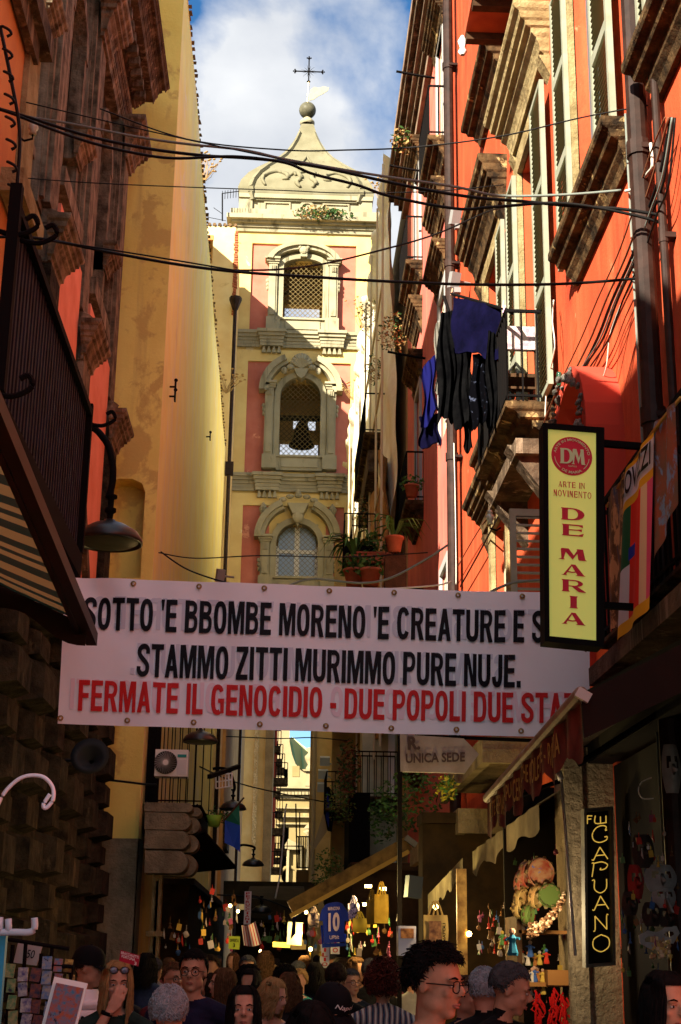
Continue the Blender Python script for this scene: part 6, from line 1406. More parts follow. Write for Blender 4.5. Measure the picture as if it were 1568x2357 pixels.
# side closing of awning towards the wall
m_ = MB(); m_.add([P(1338, 1600, 6.9), Vector((2.58, 6.4, 3.45)), Vector((2.58, 6.4, 3.2)), P(1345, 1700, 6.9)], [(0, 1, 2, 3)]); m_.build('side_flap', mat('dark_canvas_top', (0, 0, 0)), BA_)
for (a, b) in ((P(1330, 1760, 9.5), Vector((2.58, 9.2, 3.3))), (P(1150, 1850, 11), Vector((2.58, 12.2, 3.2)))): MB().cyl(a, b, .02, 6).build('folding_arm', M_dark, BA_)
single(MB().cyl(P(1292, 1790, 10.6), P(1325, 2200, 10.6), .011, 8).cyl(P(1286, 1775, 10.6), P(1292, 1795, 10.6), .022, 8), 'awning_pole', mat('white_pole', (.7, .68, .64), .4), 'thin white awning crank pole beside the pilaster', 'pole', smooth=True)
# grey valance behind
m_ = MB(); gA, gB = P(1088, 1960, 14.2), P(1238, 1850, 11.6)
m_.grid(lambda u, v: gA.lerp(gB, u) + Vector((.01 * math.sin(u * 40), .02 * math.sin(u * 31), -v * (.2 + .03 * math.sin(u * 22) + .05 * noise.noise(Vector((u * 9, 0, 0)))))), 40, 5)
w1, w2 = Vector((2.58, 14.4, 3.1)), Vector((2.58, 11.6, 3.2)); m_.add([gA, gB, w2, w1], [(0, 1, 2, 3)])
single(m_, 'grey_awning', mat('grey_canvas', (.16, .14, .09), .9, (.11, .09, .06), 3, streak=((.1, .07, .04), 8, .55)), 'dirty grey awning flap below the red brown awning', 'awning', smooth=True)
# long yellow brown awning bar over the stalls
m_ = MB(); a, b = P(668, 2090, 18), P(940, 1942, 18); up = Vector((0, 0, .13))
m_.beam(a, b, .14, .17); m_.beam(a + Vector((.0, -.09, -.1)), b + Vector((0, -.09, -.1)), .05, .05, 1)
m_.add([a + up * .4, b + up * .4, b + Vector((.2, 3.4, .2)), a + Vector((.2, 3.4, .2))], [(0, 1, 2, 3)], 2)
m_.obox(P(946, 1937, 17.9), (.16, .1, .07), (0, rad(35), 0), 3)
single(m_, 'stall_awning', [mat('ochre_bar', (.2, .12, .03), .6, (.09, .05, .015), 5), mat('gold_bar', (.36, .22, .04), .5), mat('dark_canvas_top', (0, 0, 0)), mat('dull_cap', (.15, .14, .12), .6)], 'long ochre barred stall awning slanting over the street stalls', 'awning')
m_ = MB(); gA, gB = P(985, 2060, 15), P(1065, 1975, 13.5)
m_.grid(lambda u, v: gA.lerp(gB, u) + Vector((0, .02 * math.sin(u * 31), -v * (.17 + .03 * math.sin(u * 30)))), 20, 3)
single(m_, 'grey_awning', mat('grey_canvas', (0, 0, 0)), 'short grey striped awning flap above the printed tote bag', 'awning')
# neon sign
NS = thing('neon_sign', 'narrow dark framed vertical sign with yellow neon tube letters on the stone pilaster', 'sign', P(1380, 2225, 10.9))
q = [P(x, y, 10.9) for x, y in ((1343, 1862), (1410, 1857), (1416, 2222), (1347, 2228))]
nf = lambda u, v, o=0: q[3].lerp(q[2], u).lerp(q[0].lerp(q[1], u), v) + Vector((0, -o, 0))
m_ = MB()
for (u0, u1, v0, v1) in ((0, .09, 0, 1), (.91, 1, 0, 1), (.09, .91, 0, .02), (.09, .91, .98, 1)):
    m_.add([nf(u0, v0, .03), nf(u1, v0, .03), nf(u1, v1, .03), nf(u0, v1, .03), nf(u0, v0, -.1), nf(u1, v0, -.1), nf(u1, v1, -.1), nf(u0, v1, -.1)], [(0, 1, 2, 3), (7, 6, 5, 4), (0, 4, 5, 1), (1, 5, 6, 2), (2, 6, 7, 3), (3, 7, 4, 0)])
m_.build('frame', mat('grey_metal_frame', (.13, .13, .11), .5), NS)
m_ = MB(); m_.add([nf(.02, .01, -.06), nf(.98, .01, -.06), nf(.98, .99, -.06), nf(.02, .99, -.06)], [(0, 1, 2, 3)])
for u in (.3, .76): m_.tube([nf(u, .03, -.02), nf(u, .97, -.02)], .005, 5)
m_.build('backing', mat('sooty_backing', (.03, .024, .018), .9), NS)
def neon(strokes, u0, u1, v0, v1, name='neon_letter'):
    m_ = MB()
    for s_ in strokes: m_.tube(smooth_path([nf(u0 + (u1 - u0) * x, v0 + (v1 - v0) * y, .01) for x, y in s_], 4) if len(s_) > 2 else [nf(u0 + (u1 - u0) * x, v0 + (v1 - v0) * y, .01) for x, y in s_], .0042, 6)
    m_.build(name, M_neon, NS, True)
GL = {'C': [[(.95, .72), (.85, .7), (.9, .92), (.6, 1), (.25, .85), (.05, .5), (.15, .15), (.5, 0), (.9, .12), (.95, .32), (.8, .3)]],
 'A': [[(0, .05), (.08, 0), (.15, .1), (.5, 1)], [(.5, 1), (.98, 0)], [(.25, .35), (.8, .35)]], 'P': [[(.0, .0), (.12, .9), (.0, .95)], [(.1, .93), (.6, 1), (.95, .78), (.8, .5), (.5, .45), (.55, .58)]],
 'U': [[(0, .95), (.1, 1), (.15, .9), (.15, .3), (.5, 0), (.85, .3), (.88, 1)]], 'N': [[(.05, 0), (.15, .1), (.15, .98)], [(.15, .98), (.85, .05)], [(.85, .05), (.85, .95), (.95, 1)]], 'O': [[(.5, 1), (.1, .8), (0, .5), (.1, .2), (.5, 0), (.9, .2), (1, .5), (.9, .8), (.5, 1)]]}
for i, (ch, v0, v1) in enumerate((('C', .775, .882), ('A', .665, .745), ('P', .56, .65), ('U', .455, .54), ('A', .35, .435), ('N', .22, .315), ('O', .09, .195))): neon(GL[ch], .26, .82, v0, v1)
neon([[(0, 0), (.02, 1)], [(.02, .95), (.25, .9)], [(.02, .55), (.2, .55)], [(.4, .9), (.4, 0), (.95, .0)], [(.65, .75), (.65, 0)], [(.92, .8), (.92, 0)]], .12, .82, .9, .955)
# shop interior goods
def disc(p, r, m_, lab, tilt, ring=None):
    t = MB(); mx_ = Matrix.Rotation(tilt[2], 3, 'Z') @ Matrix.Rotation(rad(90) + tilt[0], 3, 'X')
    t.lathe([(0, .0), (r * .96, .0), (r, .01), (r, .05), (r * .95, .055), (r * .93, .02)], p, 24, 0, mx_)
    for k in range(10):
        a = k * .628; t.lathe([(0, -.004), (.018, -.004), (.018, .004), (0, .004)], Vector(p) + mx_ @ Vector((r * math.cos(a), r * math.sin(a), .028)), 6, 1, mx_)
    return single(t, 'tambourine', [m_, M_brass], lab, 'tambourine', 'tambourines hanging in the shop')
mt1 = mat('painted_skin_red', (.2, .03, .015), .6, (.28, .16, .08), 14, patch=((.05, .1, .3), 16, .6)); mt2 = mat('drum_skin', (.35, .25, .08), .6, (.35, .2, .07), 8); mt3 = mat('green_skin', (.09, .14, .03), .6)
for (px, py, r, m_, lab, tl) in ((1240, 2008, .115, mt1, 'large red painted tambourine, biggest of the hanging ones', (.1, 0, .3)), (1205, 2012, .1, mt1, 'red edged tambourine left of the largest one', (.1, 0, .9)), (1190, 2028, .08, mt1, 'small dark tambourine furthest left in the shop', (.2, 0, 1.1)), (1228, 2062, .09, mt2, 'tan tambourine with red stripe under the largest one', (.2, 0, .9)), (1195, 2070, .085, mt2, 'tan tambourine hanging low at left', (.1, 0, .8)), (1262, 2062, .09, mt3, 'green tambourine behind the white pole', (0, 0, .1)), (1188, 2090, .07, mt2, 'small tan tambourine on the ropes at left', (.1, 0, .9)), (1208, 2105, .075, mt3, 'narrow green yellow tambourine lowest of the group', (.1, 0, 1.0))):
    disc(P(px, py, 11.6), r, m_, lab, tl)
SH = thing('souvenir_shelves', 'wooden shelves of nativity figures and charms inside the dark shop', 'shelf', (2.2, 12, 0))
for (x0, y0, x1, y1) in ((1190, 2143, 1300, 2149), (1190, 2262, 1330, 2270)):
    a, b = P(x0, y1, 11.8), P(x1, y0, 11.8); MB().box(a.x, b.x, 11.7, 12.3, a.z, b.z).build('shelf_board', mat('orange_wood', (.3, .14, .04), .7), SH)
a = P(1262, 2268, 11.6); b = P(1328, 2234, 11.6); MB().box(a.x, b.x, 11.6, 11.8, a.z, b.z).build('wooden_box', mat('orange_wood', (0, 0, 0)), SH)
for x in (1190, 1328):
    a = P(x, 2200, 11.85); MB().box(a.x - .02, a.x + .02, 11.7, 12.3, 0, a.z + .3).build('shelf_upright', M_wood, SH)
m_ = MB(); a = P(1180, 2100, 12.8); MB().box(1.9, 2.56, 12.7, 12.75, 0, 3.1).build('back_panel', M_blackin, SH)
colr = [mat('figure_%d' % i, c_, .5) for i, c_ in enumerate(((.5, .04, .02), (.6, .42, .08), (.05, .12, .35), (.55, .45, .3), (.1, .25, .06), (.5, .2, .05), (.6, .55, .45)))]
def figure(p, h, m_a, m_b, lab, grp, cat='figurine', nm='figurine'):
    t = MB().lathe([(0, 0), (h * .2, 0), (h * .22, h * .1), (h * .12, h * .45), (h * .17, h * .62), (h * .07, h * .74)], p, 7, 0)
    t.ell(Vector(p) + Vector((0, 0, h * .85)), h * .13, 7, 5, 1)
    for s in (-1, 1): t.tube([Vector(p) + Vector((s * h * .14, 0, h * .62)), Vector(p) + Vector((s * h * .26, -h * .1, h * (.45 + .2 * R.random())))], h * .05, 5, 0)
    return single(t, nm, [m_a, m_b], lab, cat, grp)
msk = mat('figure_skin', (.5, .3, .2), .6)
k = 0
for row, (py, x0, x1, n, h, lab) in enumerate(((2143, 1196, 1252, 7, .07, 'small pale nativity figure crowded on the upper shop shelf'), (2262, 1200, 1258, 8, .1, 'small nativity figure lined up on the lower shop shelf'), (2190, 1150, 1185, 5, .09, 'bright charm figure hanging on wires behind grey haired man'), (2215, 1205, 1260, 7, .1, 'red and blue charm figure hanging on the shop grid'), (2300, 1195, 1250, 7, .1, 'red hanging charm figure below the lower shelf'))):
    for i in range(n):
        p = P(x0 + (x1 - x0) * i / (n - 1) + R.uniform(-3, 3), py + (R.uniform(-18, 10) if row > 1 else 0), 11.75 + R.uniform(0, .2)); k += 1
        cn_ = ('red', 'gold', 'navy', 'tan', 'green', 'orange', 'ivory')[(k * 3 + row) % 7]; lb_ = lab.replace('small pale', 'small ' + cn_).replace('small nativity', 'small ' + cn_ + ' nativity').replace('bright charm', cn_ + ' charm').replace('red and blue charm', cn_ + ' charm').replace('red hanging', cn_ + ' hanging')
        figure(p, h * R.uniform(.8, 1.3), colr[(k * 3 + row) % 7], msk if row < 2 else colr[(k * 5) % 7], lb_, ('figures on the upper shelf', 'figures on the lower shelf', 'charms on wires', 'charms on the grid', 'charms below the shelf')[row])
p = P(1180, 2200, 11); figure(p, .2, mat('figure_cyan', (.02, .15, .25), .5), msk, 'puppet figure with pink face and blue hat and collar behind the grey haired man', None, 'puppet', 'puppet')
m_ = MB()
for k in range(420):
    t_ = R.random(); c_ = P(1215 + 85 * t_, 2135 - 75 * t_ * t_ - 10 * R.random() + R.uniform(0, 30) * (1 - t_ * .3), 11.4 + R.uniform(0, .2)); m_.ell(c_, (R.uniform(.008, .02), .01, R.uniform(.006, .016)), 5, 3, R.randrange(3))
single(m_, 'shell_garland', [mat('pale_shell', (.6, .45, .28), .7), mat('brown_shell', (.35, .2, .1), .7), mat('dark_shell', (.15, .07, .03), .7)], 'heap of pale shells and husks spilling across the shop counter', 'shells')
for (px, py, lab) in ((1240, 2330, 'red chilli horn garland hanging left below the shelf'), (1275, 2325, 'red chilli horn garland hanging in the middle below the shelf'), (1300, 2335, 'red chilli horn garland hanging right below the shelf')):
    m_ = MB()
    for k in range(22):
        c_ = P(px + R.uniform(-9, 9), py - 50 + k * 4, 11.5); m_.tube([c_, c_ + Vector((R.uniform(-.04, .04), 0, -.05)), c_ + Vector((R.uniform(-.05, .05), 0, -.09))], [.01, .008, .001], 5)
    single(m_, 'chilli_garland', mat('glossy_red', (.4, .01, .01), .25), lab, 'garland')
# masks on the right
def mask(px, py, w_, h_, m_, lab, beak=False):
    c_ = P(px, py, 8.9); A_ = []
    t = MB().grid(lambda u, v: c_ + Vector(((u - .5) * w_ * (1 - .35 * (v * 2 - 1) ** 2), -.06 * math.cos((u - .5) * 3) * math.cos((v - .5) * 2.4), (v - .5) * h_)), 10, 8)
    t.f = [f for i, f in enumerate(t.f) if i not in (52, 53, 56, 57, 42, 47)]; t.m = [0] * len(t.f)
    t.tube([c_ + Vector((0, -.05, .02)), c_ + Vector((0, -.1 if not beak else -.16, -.02 if not beak else -.1)), c_ + Vector((0, -.06, -.04))], [.012, .02, .006], 6)
    return single(t, 'carnival_mask', m_, lab, 'mask', 'masks hanging in the shop at the right', smooth=True)
mmk = mat('grey_mask', (.3, .3, .28), .5, (.2, .2, .19), 9); mmr = mat('red_mask', (.3, .03, .025), .4); mmd = mat('dark_mask', (.06, .045, .04), .4)
for a in ((1463, 2030, .1, .2, mmr, 'dark red carnival mask hanging at upper left of the mask wall'), (1520, 2022, .2, .16, mmk, 'grey carnival mask with wide brows, highest of the pale ones'), (1528, 2065, .15, .13, mmk, 'grey mask with long nose under the wide browed mask', True), (1545, 1770, .12, .3, mmk, 'pale mask partly cut off by the right frame edge'), (1500, 2105, .12, .14, mmd, 'dark brown mask in middle of the mask wall'), (1480, 1960, .14, .2, mmd, 'dark mask with red cheeks above the red mask'), (1535, 2110, .11, .12, mmd, 'small black mask right of the dark brown one'), (1450, 2080, .1, .14, mmd, 'small dark mask at left of the mask wall')): mask(*a)
t = MB(); c_ = P(1518, 2158, 8.9)
for s in (-1, 1):
    A1 = [(s * .005, .03), (s * .06, .055), (s * .12, .04), (s * .125, -.005), (s * .07, -.055), (s * .02, -.02)]; e1 = [(s * .03, .01), (s * .06, .022), (s * .09, .012), (s * .092, -.004), (s * .06, -.014), (s * .035, -.002)]
    for i in range(6):
        j = (i + 1) % 6; t.prism([A1[i], A1[j], e1[j], e1[i]], -.008, .0)
t.prism([(-.03, .035), (.03, .035), (.01, -.02), (-.01, -.02)], -.009, .001); t.v = [Matrix.Rotation(rad(-14), 3, 'Y') @ v * 1.0 + c_ for v in t.v]
single(t, 'eye_mask', mmk, 'pale grey eye mask low on the mask wall', 'mask')
wl = MB().tube(smooth_path([P(1500, 1790, 8.8), P(1478, 1800, 8.8), P(1470, 1820, 8.8), P(1480, 1838, 8.8), P(1505, 1838, 8.8)], 5), .004, 5); single(wl, 'wire_loop', M_cablew, 'loop of white wire hanging in the dark shop at right', 'wire')
for k, (px, py, w_, lab) in enumerate(((1535, 2200, .35, 'rough lit figurine cluster on shelf above the dark haired woman'), (1525, 2120, .3, ''))):
    if not lab: continue
    m_ = MB()
    for i in range(60): m_.ell(P(1525 + R.uniform(-25, 20), 2180 + R.uniform(-20, 25), 8.9), (R.uniform(.008, .02),) * 3, 5, 3, R.randrange(3))
    single(m_, 'figurine_cluster', [mat('gold_fig', (.5, .35, .1), .5), mat('pale_shell', (0, 0, 0)), mat('brown_shell', (0, 0, 0))], lab, 'figurines')
MB_ = MB().box(2.55, 2.6, 5.2, 11.2, 0, 3.1); single(MB_, 'dark_display_wall', M_blackin, 'black backing wall behind the masks in shop at right', 'display wall')

# ---------------------------------------------------------------- middle stalls: jersey, bags, lamps
JS = thing('football_jersey', 'royal blue football jersey with white number ten hanging under the ochre awning', 'jersey', P(768, 2165, 14))
mj = mat('jersey_blue', (.012, .03, .28), .7, (.02, .05, .38), 5)
def jq(pts, d=.03, m_=mj, name='cloth', Y=14, par=None):
    q = [P(x, y, Y) for x, y in pts]; return MB().prism([(p.x, p.z) for p in q], Y, Y + d).build(name, m_, par)
jq(((750, 2082), (760, 2078), (777, 2076), (788, 2080), (802, 2102), (803, 2120), (794, 2120), (792, 2145), (796, 2168), (746, 2172), (743, 2120), (735, 2120), (740, 2095)), .04, mj, 'shirt', 14, JS)
jq(((738, 2130), (743, 2130), (745, 2172), (793, 2170), (792, 2150), (797, 2150), (796, 2178), (742, 2182)), .03, mat('jersey_blue_lower', (.015, .05, .4), .7), 'lower_shirt', 14.05, JS)
m_ = MB(); mpj = lambda u, v: P(752 + 34 * u, 2172 - 90 * v - 2 * u, 13.98)
text_on(m_, '10', mpj, .12, .88, .3, .78, .04); text_on(m_, 'MARADONA', mpj, .1, .9, .84, .93, .01); text_on(m_, 'UPbit', mpj, .2, .85, .1, .2, .02); m_.build('lettering', mat('pale_pink_print', (.7, .6, .66), .6), JS)
def tote(px, py, w_, h_, Y, m_, lab, grp=None, dark=None):
    a = P(px, py, Y); sc = Y / F_; t = thing('tote_bag', lab, 'bag', P(px, py + h_ / 2, Y), grp); w_, h_ = w_ * sc, h_ * sc
    MB().grid(lambda u, v: a + Vector(((u - .5) * w_ * (1 + .06 * math.sin(v * 3)), .02 * math.sin(u * 6) * v - .03 * math.sin(math.pi * v), (v - .5) * h_)), 8, 8).grid(lambda u, v: a + Vector(((u - .5) * w_, .05, (v - .5) * h_)), 4, 4).build('bag_body', m_, t, True)
    for s in (-1, 1):
        MB().tube(smooth_path([a + Vector((s * w_ * .1 - w_ * .2, 0, h_ * .5)), a + Vector((s * w_ * .06, 0, h_ * .95)), a + Vector((s * w_ * .1 + w_ * .2, 0, h_ * .5))], 5), .008, 5).build('handle', m_, t)
    return t, a, w_, h_
mty = mat('yellow_bag', (.6, .42, .06), .8, (.45, .3, .04), 8, bump=.5); mtd = mat('dark_olive_bag', (.12, .09, .02), .8)
tote(878, 2092, 30, 62, 13.6, mty, 'yellow crumpled tote bag hanging lit by stall lights'); tote(856, 2100, 24, 52, 13.9, mtd, 'dark olive tote bag behind the yellow one')
t, a, w_, h_ = tote(1003, 2142, 52, 66, 11.6, mat('canvas_bag', (.5, .34, .1), .8), 'canvas tote bag with city name and picture above the man with glasses')
MB().box(a.x - w_ * .3, a.x + w_ * .22, a.y - .04, a.y - .035, a.z - h_ * .35, a.z + h_ * .3).build('picture_print', mat('dark_picture', (.12, .05, .03), .7, (.4, .2, .08), 20), t)
m_ = MB(); vs, fs = glyphs('NAPOLI', .02); m_.add([(a.x + w_ * (.28 + .12 * (1 - y)), a.y - .045, a.z - h_ * .38 + h_ * .62 * x) for x, y in vs], fs); m_.build('lettering', M_ink, t)
tote(722, 2118, 24, 30, 14.5, mat('patterned_bag', (.3, .22, .2), .8, patch=((.05, .04, .05), 20, .5)), 'patterned tote bag left of the blue jersey'); tote(814, 2098, 24, 34, 14.2, mat('checked_bag', (.35, .3, .4), .8, patch=((.04, .04, .07), 22, .5)), 'black and white patterned bag right of the blue jersey')
tote(828, 2130, 30, 30, 13.2, mat('olive_bag', (.2, .16, .02), .8), 'olive yellow bag below the patterned one')
# flags and posters
board(((663, 2122), (697, 2124), (694, 2177), (660, 2174)), 19, [], mat('poster_a', (.3, .25, .12), .7, (.1, .2, .2), 5, patch=((.5, .1, .05), 3, .62)), M_ink, 'poster_board', 'pale poster board with orange fruit print under the ochre awning', 'poster')
board(((676, 2102), (684, 2090), (680, 2150), (668, 2165)), 18.5, [], mb_, M_ink, 'blue_scarf', 'narrow blue scarf hanging in front of the poster board', 'scarf')
fu = MB(); q = [P(556, 2130, 15), P(588, 2120, 15), P(602, 2172, 15), P(562, 2176, 15)]; fu.grid(lambda u, v: q[0].lerp(q[1], u).lerp(q[3].lerp(q[2], u), v) + Vector((0, .03 * math.sin(u * 9), -.02 * math.sin(u * 3))), 18, 6); fu.m = [(1 if i % 18 % 3 == 1 else 0) for i in range(len(fu.f))]
single(fu, 'striped_red_flag', [mat('off_white_cloth', (.5, .45, .42), .8), mat('deep_red_cloth', (.4, .02, .03), .8)], 'red and white striped flag hanging over the far crowd', 'flag', smooth=True)
board(((527, 2155), (553, 2156), (551, 2186), (526, 2184)), 16, [('OFFERTA', .1, .9, .55, .8), ('3', .4, .6, .15, .45)], mat('lime_card', (.45, .55, .05), .6), M_ink, 'lime_sign', 'lime green card sign under the hanging goods left of centre')
board(((628, 2168), (668, 2170), (668, 2182), (628, 2180)), 20, [], mat('yellow_lit_board', (.8, .7, .05), .6, emit=((1, .8, .1), .2)), M_ink, 'lit_board', 'bright yellow lit board strip at the back of the stalls')
board(((672, 2162), (706, 2165), (704, 2186), (670, 2186)), 20, [], mat('beige_card', (.4, .33, .16), .8), M_ink, 'beige_card', 'beige card beside the yellow lit board')
t = thing('display_box', 'pale blue display box with a picture panel right of the stall lights', 'display case', P(935, 2200, 12.5))
a, b = P(917, 2200, 12.5), P(958, 2132, 12.5); MB().box(a.x, b.x, 12.5, 12.7, a.z, b.z).build('box', mat('pale_blue_box', (.3, .34, .5), .6), t); MB().box(a.x + .02, b.x - .02, 12.49, 12.5, a.z + .14, b.z - .02).build('picture_print', mat('dark_picture', (0, 0, 0)), t)
single(MB().box(P(1053, 2150, 12).x, P(1053, 2150, 12).x + .08, 12, 12.05, 1.3, 2.35), 'amber_board', mat('amber_panel', (.6, .38, .1), .7, (.2, .1, .03), 9), 'narrow amber speckled panel right of the printed tote bag', 'board')
single(MB().obox(P(952, 2042, 14), (.14, .1, .2), (0, .1, .3)), 'junction_box', mat('light_blue_box', (.05, .07, .1), .7), 'pale blue box fixed under the grey striped awning', 'box')
lm = mat('led_panel', (1, .8, .3), .5, emit=((1.0, .72, .22), 4))
for i, (px, py) in enumerate(((848, 2040), (882, 2046), (866, 2082), (843, 2082))):
    single(MB().box(-.032, .032, -.01, .01, -.014, .014), 'lit_floodlight', lm, ('lit warm floodlight, upper left of the stall group', 'lit warm floodlight, upper right of the stall group', 'lit warm floodlight, lower right near the yellow bag', 'lit warm floodlight, lower left of the stall group')[i], 'floodlight', loc=(0, 0, 0)).location = P(px, py, 14.6)
for i, (px, py, Y, e_, c_) in enumerate(((862, 2058, 14.2, 11, (1, .72, .25)), (690, 2150, 18.8, 9, (1, .65, .2)), (1000, 2090, 12.5, 6, (1, .65, .25)), (1245, 2110, 11.0, 3.4, (1, .75, .45)), (570, 2140, 19.8, 5, (1, .6, .25)))):
    l_ = bpy.data.lights.new('stall_lamp_light', 'POINT'); l_.energy = e_; l_.color = c_; l_.shadow_soft_size = .06; o = bpy.data.objects.new('stall_lamp_light', l_); COL.objects.link(o); o.location = P(px, py, Y)
bulb = mat('warm_bulb', (1, .7, .3), .5, emit=((1, .65, .2), 5))
for i, (px, py, Y) in enumerate(((692, 2148, 18.8), (1003, 2088, 12.5), (571, 2138, 19.8), (705, 2100, 20), (1080, 2150, 12), (715, 2185, 17), (600, 2190, 22), (548, 2098, 21), (530, 2085, 20))):
    single(MB().ell(P(px, py, Y), .022, 8, 6), 'light_bulb', bulb, ('bulb by the poster board', 'bulb above the printed tote bag', 'bulb above the striped red flag', 'bulb under the ochre awning bar', 'bulb in the dark shop doorway', 'bulb behind the white vertical sign', 'bulb low above the far crowd', 'bulb among the left hanging goods', 'highest bulb among the left hanging goods')[i] + ', small and lit', 'light bulb')
# clutter of small hanging goods on both sides
tr_c = [mat('goods_%d' % i, c_, .5) for i, c_ in enumerate(((.35, .03, .02), (.45, .3, .05), (.03, .08, .2), (.35, .3, .25), (.05, .13, .04), (.12, .06, .02), (.2, .05, .1), (.4, .38, .36)))]
zones = ((455, 2050, 545, 2190, 21, 46, 'small souvenir hanging in the dark left stall'), (600, 2110, 655, 2190, 24, 22, 'small souvenir hanging at the back of the street'), (795, 2110, 915, 2200, 14.5, 44, 'small souvenir hanging behind the jersey and bags'), (1100, 2080, 1180, 2200, 12.6, 36, 'small souvenir hanging in the dark shop doorway'), (1425, 1880, 1568, 2250, 9.0, 75, 'small souvenir hanging among the masks'), (1180, 1960, 1325, 2350, 12.3, 60, 'small souvenir hanging behind the tambourines'), (375, 2130, 440, 2200, 22, 14, 'small souvenir hanging behind man in glasses'), (695, 2130, 740, 2200, 17, 16, 'small souvenir hanging left of the vertical sign'))
for zi, (x0, y0, x1, y1, Y, n, lab) in enumerate(zones):
    for k in range(n):
        px, py = R.uniform(x0, x1), R.uniform(y0, y1); p = P(px, py, Y + R.uniform(-.6, .8)); s_ = Y / 3306 * R.uniform(2.5, 6.5); kind = k % 4; ci = R.randrange(8); m_ = MB()
        if kind == 0: m_.ell(p, (s_, s_ * .6, s_ * 1.1), 8, 5, nz=.4)
        elif kind == 1: m_.obox(p, (s_ * 2, s_ * .3, s_ * 2.6), (0, R.uniform(-.3, .3), R.uniform(-.5, .5)))
        elif kind == 2: m_.tube([p + Vector((0, 0, s_ * 2)), p, p + Vector((s_ * .5, 0, -s_ * 1.6))], [s_ * .2, s_ * .5, s_ * .1], 6)
        else: m_.lathe([(0, s_), (s_ * .5, s_ * .6), (s_ * .3, 0), (s_ * .8, -s_), (0, -s_)], p, 8)
        m_.cyl(p + Vector((0, 0, s_)), p + Vector((0, 0, s_ * 3)), .003, 3)
        single(m_, ('round_charm', 'souvenir_card', 'horn_charm', 'small_bell')[kind], tr_c[ci], lab.replace('small souvenir', ('tiny ', 'small ', 'larger ')[min(2, int((s_ / Y * 3306 - 2.5) / 1.4))] + ('red', 'mustard', 'navy', 'beige', 'green', 'brown', 'maroon', 'pale grey')[ci] + ' ' + ('round charm', 'souvenir card', 'horn charm', 'bell charm')[kind]), 'souvenir', ('round charms', 'souvenir cards', 'horn charms', 'bell charms')[kind] + ' zone %s' % 'abcdefgh'[zi])
# stall structures: dark fronts so that the ends of the street read as shops
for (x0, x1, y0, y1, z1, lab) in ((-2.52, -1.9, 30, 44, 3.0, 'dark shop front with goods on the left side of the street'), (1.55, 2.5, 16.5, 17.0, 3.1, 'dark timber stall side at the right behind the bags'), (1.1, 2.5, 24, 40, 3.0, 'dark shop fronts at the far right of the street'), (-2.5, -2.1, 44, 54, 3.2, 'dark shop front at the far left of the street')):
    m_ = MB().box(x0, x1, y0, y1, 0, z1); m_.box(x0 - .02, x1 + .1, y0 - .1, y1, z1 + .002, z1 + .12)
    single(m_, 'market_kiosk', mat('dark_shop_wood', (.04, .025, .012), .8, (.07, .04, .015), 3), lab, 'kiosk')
single(MB().box(-1.9, 1.0, 60, 61, 0, 3.4).box(-1.9, 1.0, 59, 60, 2.9, 3.0), 'market_kiosk', mat('dark_shop_wood', (0, 0, 0)), 'dark stall wall added to darken the far end of the street', 'kiosk')  # dark wall added across the bright street end to darken it
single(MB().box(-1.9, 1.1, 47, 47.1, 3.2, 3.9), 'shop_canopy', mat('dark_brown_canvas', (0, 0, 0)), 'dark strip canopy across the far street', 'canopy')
# ---------------------------------------------------------------- people
SKIN = {'fair': mat('skin_fair', (.52, .29, .2), .6, (.44, .23, .15), 20), 'tan': mat('skin_tan', (.4, .215, .135), .6, (.33, .17, .105), 20), 'warm': mat('skin_warm', (.48, .265, .17), .6, (.4, .21, .13), 20)}
HC = {'black': (.012, .01, .01), 'dark': (.022, .014, .01), 'brown': (.07, .035, .015), 'blond': (.25, .15, .06), 'grey': (.2, .22, .24), 'salt': (.06, .062, .068), 'auburn': (.05, .014, .01)}
HAIR = {k: mat('hair_' + k, c, .75, c2, 40, spec=.03) for k, c, c2 in (('black', (.012, .01, .01), (.025, .02, .02)), ('dark', (.022, .014, .01), (.05, .03, .02)), ('brown', (.07, .035, .015), (.12, .06, .03)), ('blond', (.22, .13, .05), (.3, .19, .08)), ('grey', (.18, .2, .22), (.3, .32, .34)), ('salt', (.05, .05, .055), (.1, .1, .105)), ('auburn', (.07, .018, .012), (.12, .03, .02)))}
HAIR2 = {k: mat('hair_light_' + k, tuple(min(.7, q * 1.35 + .0015) for q in HC[k]), .6, spec=.05) for k in HC}
M_eye = mat('eye_white', (.45, .42, .4), .4); M_iris = mat('eye_dark', (.02, .012, .01), .2); M_lip = mat('lips', (.34, .13, .1), .5); M_brow = mat('eyebrow_dark', (.03, .018, .012), .9)
M_trou = mat('dark_trousers', (.03, .035, .05), .9); M_shoe = mat('dark_shoes', (.02, .018, .016), .6)
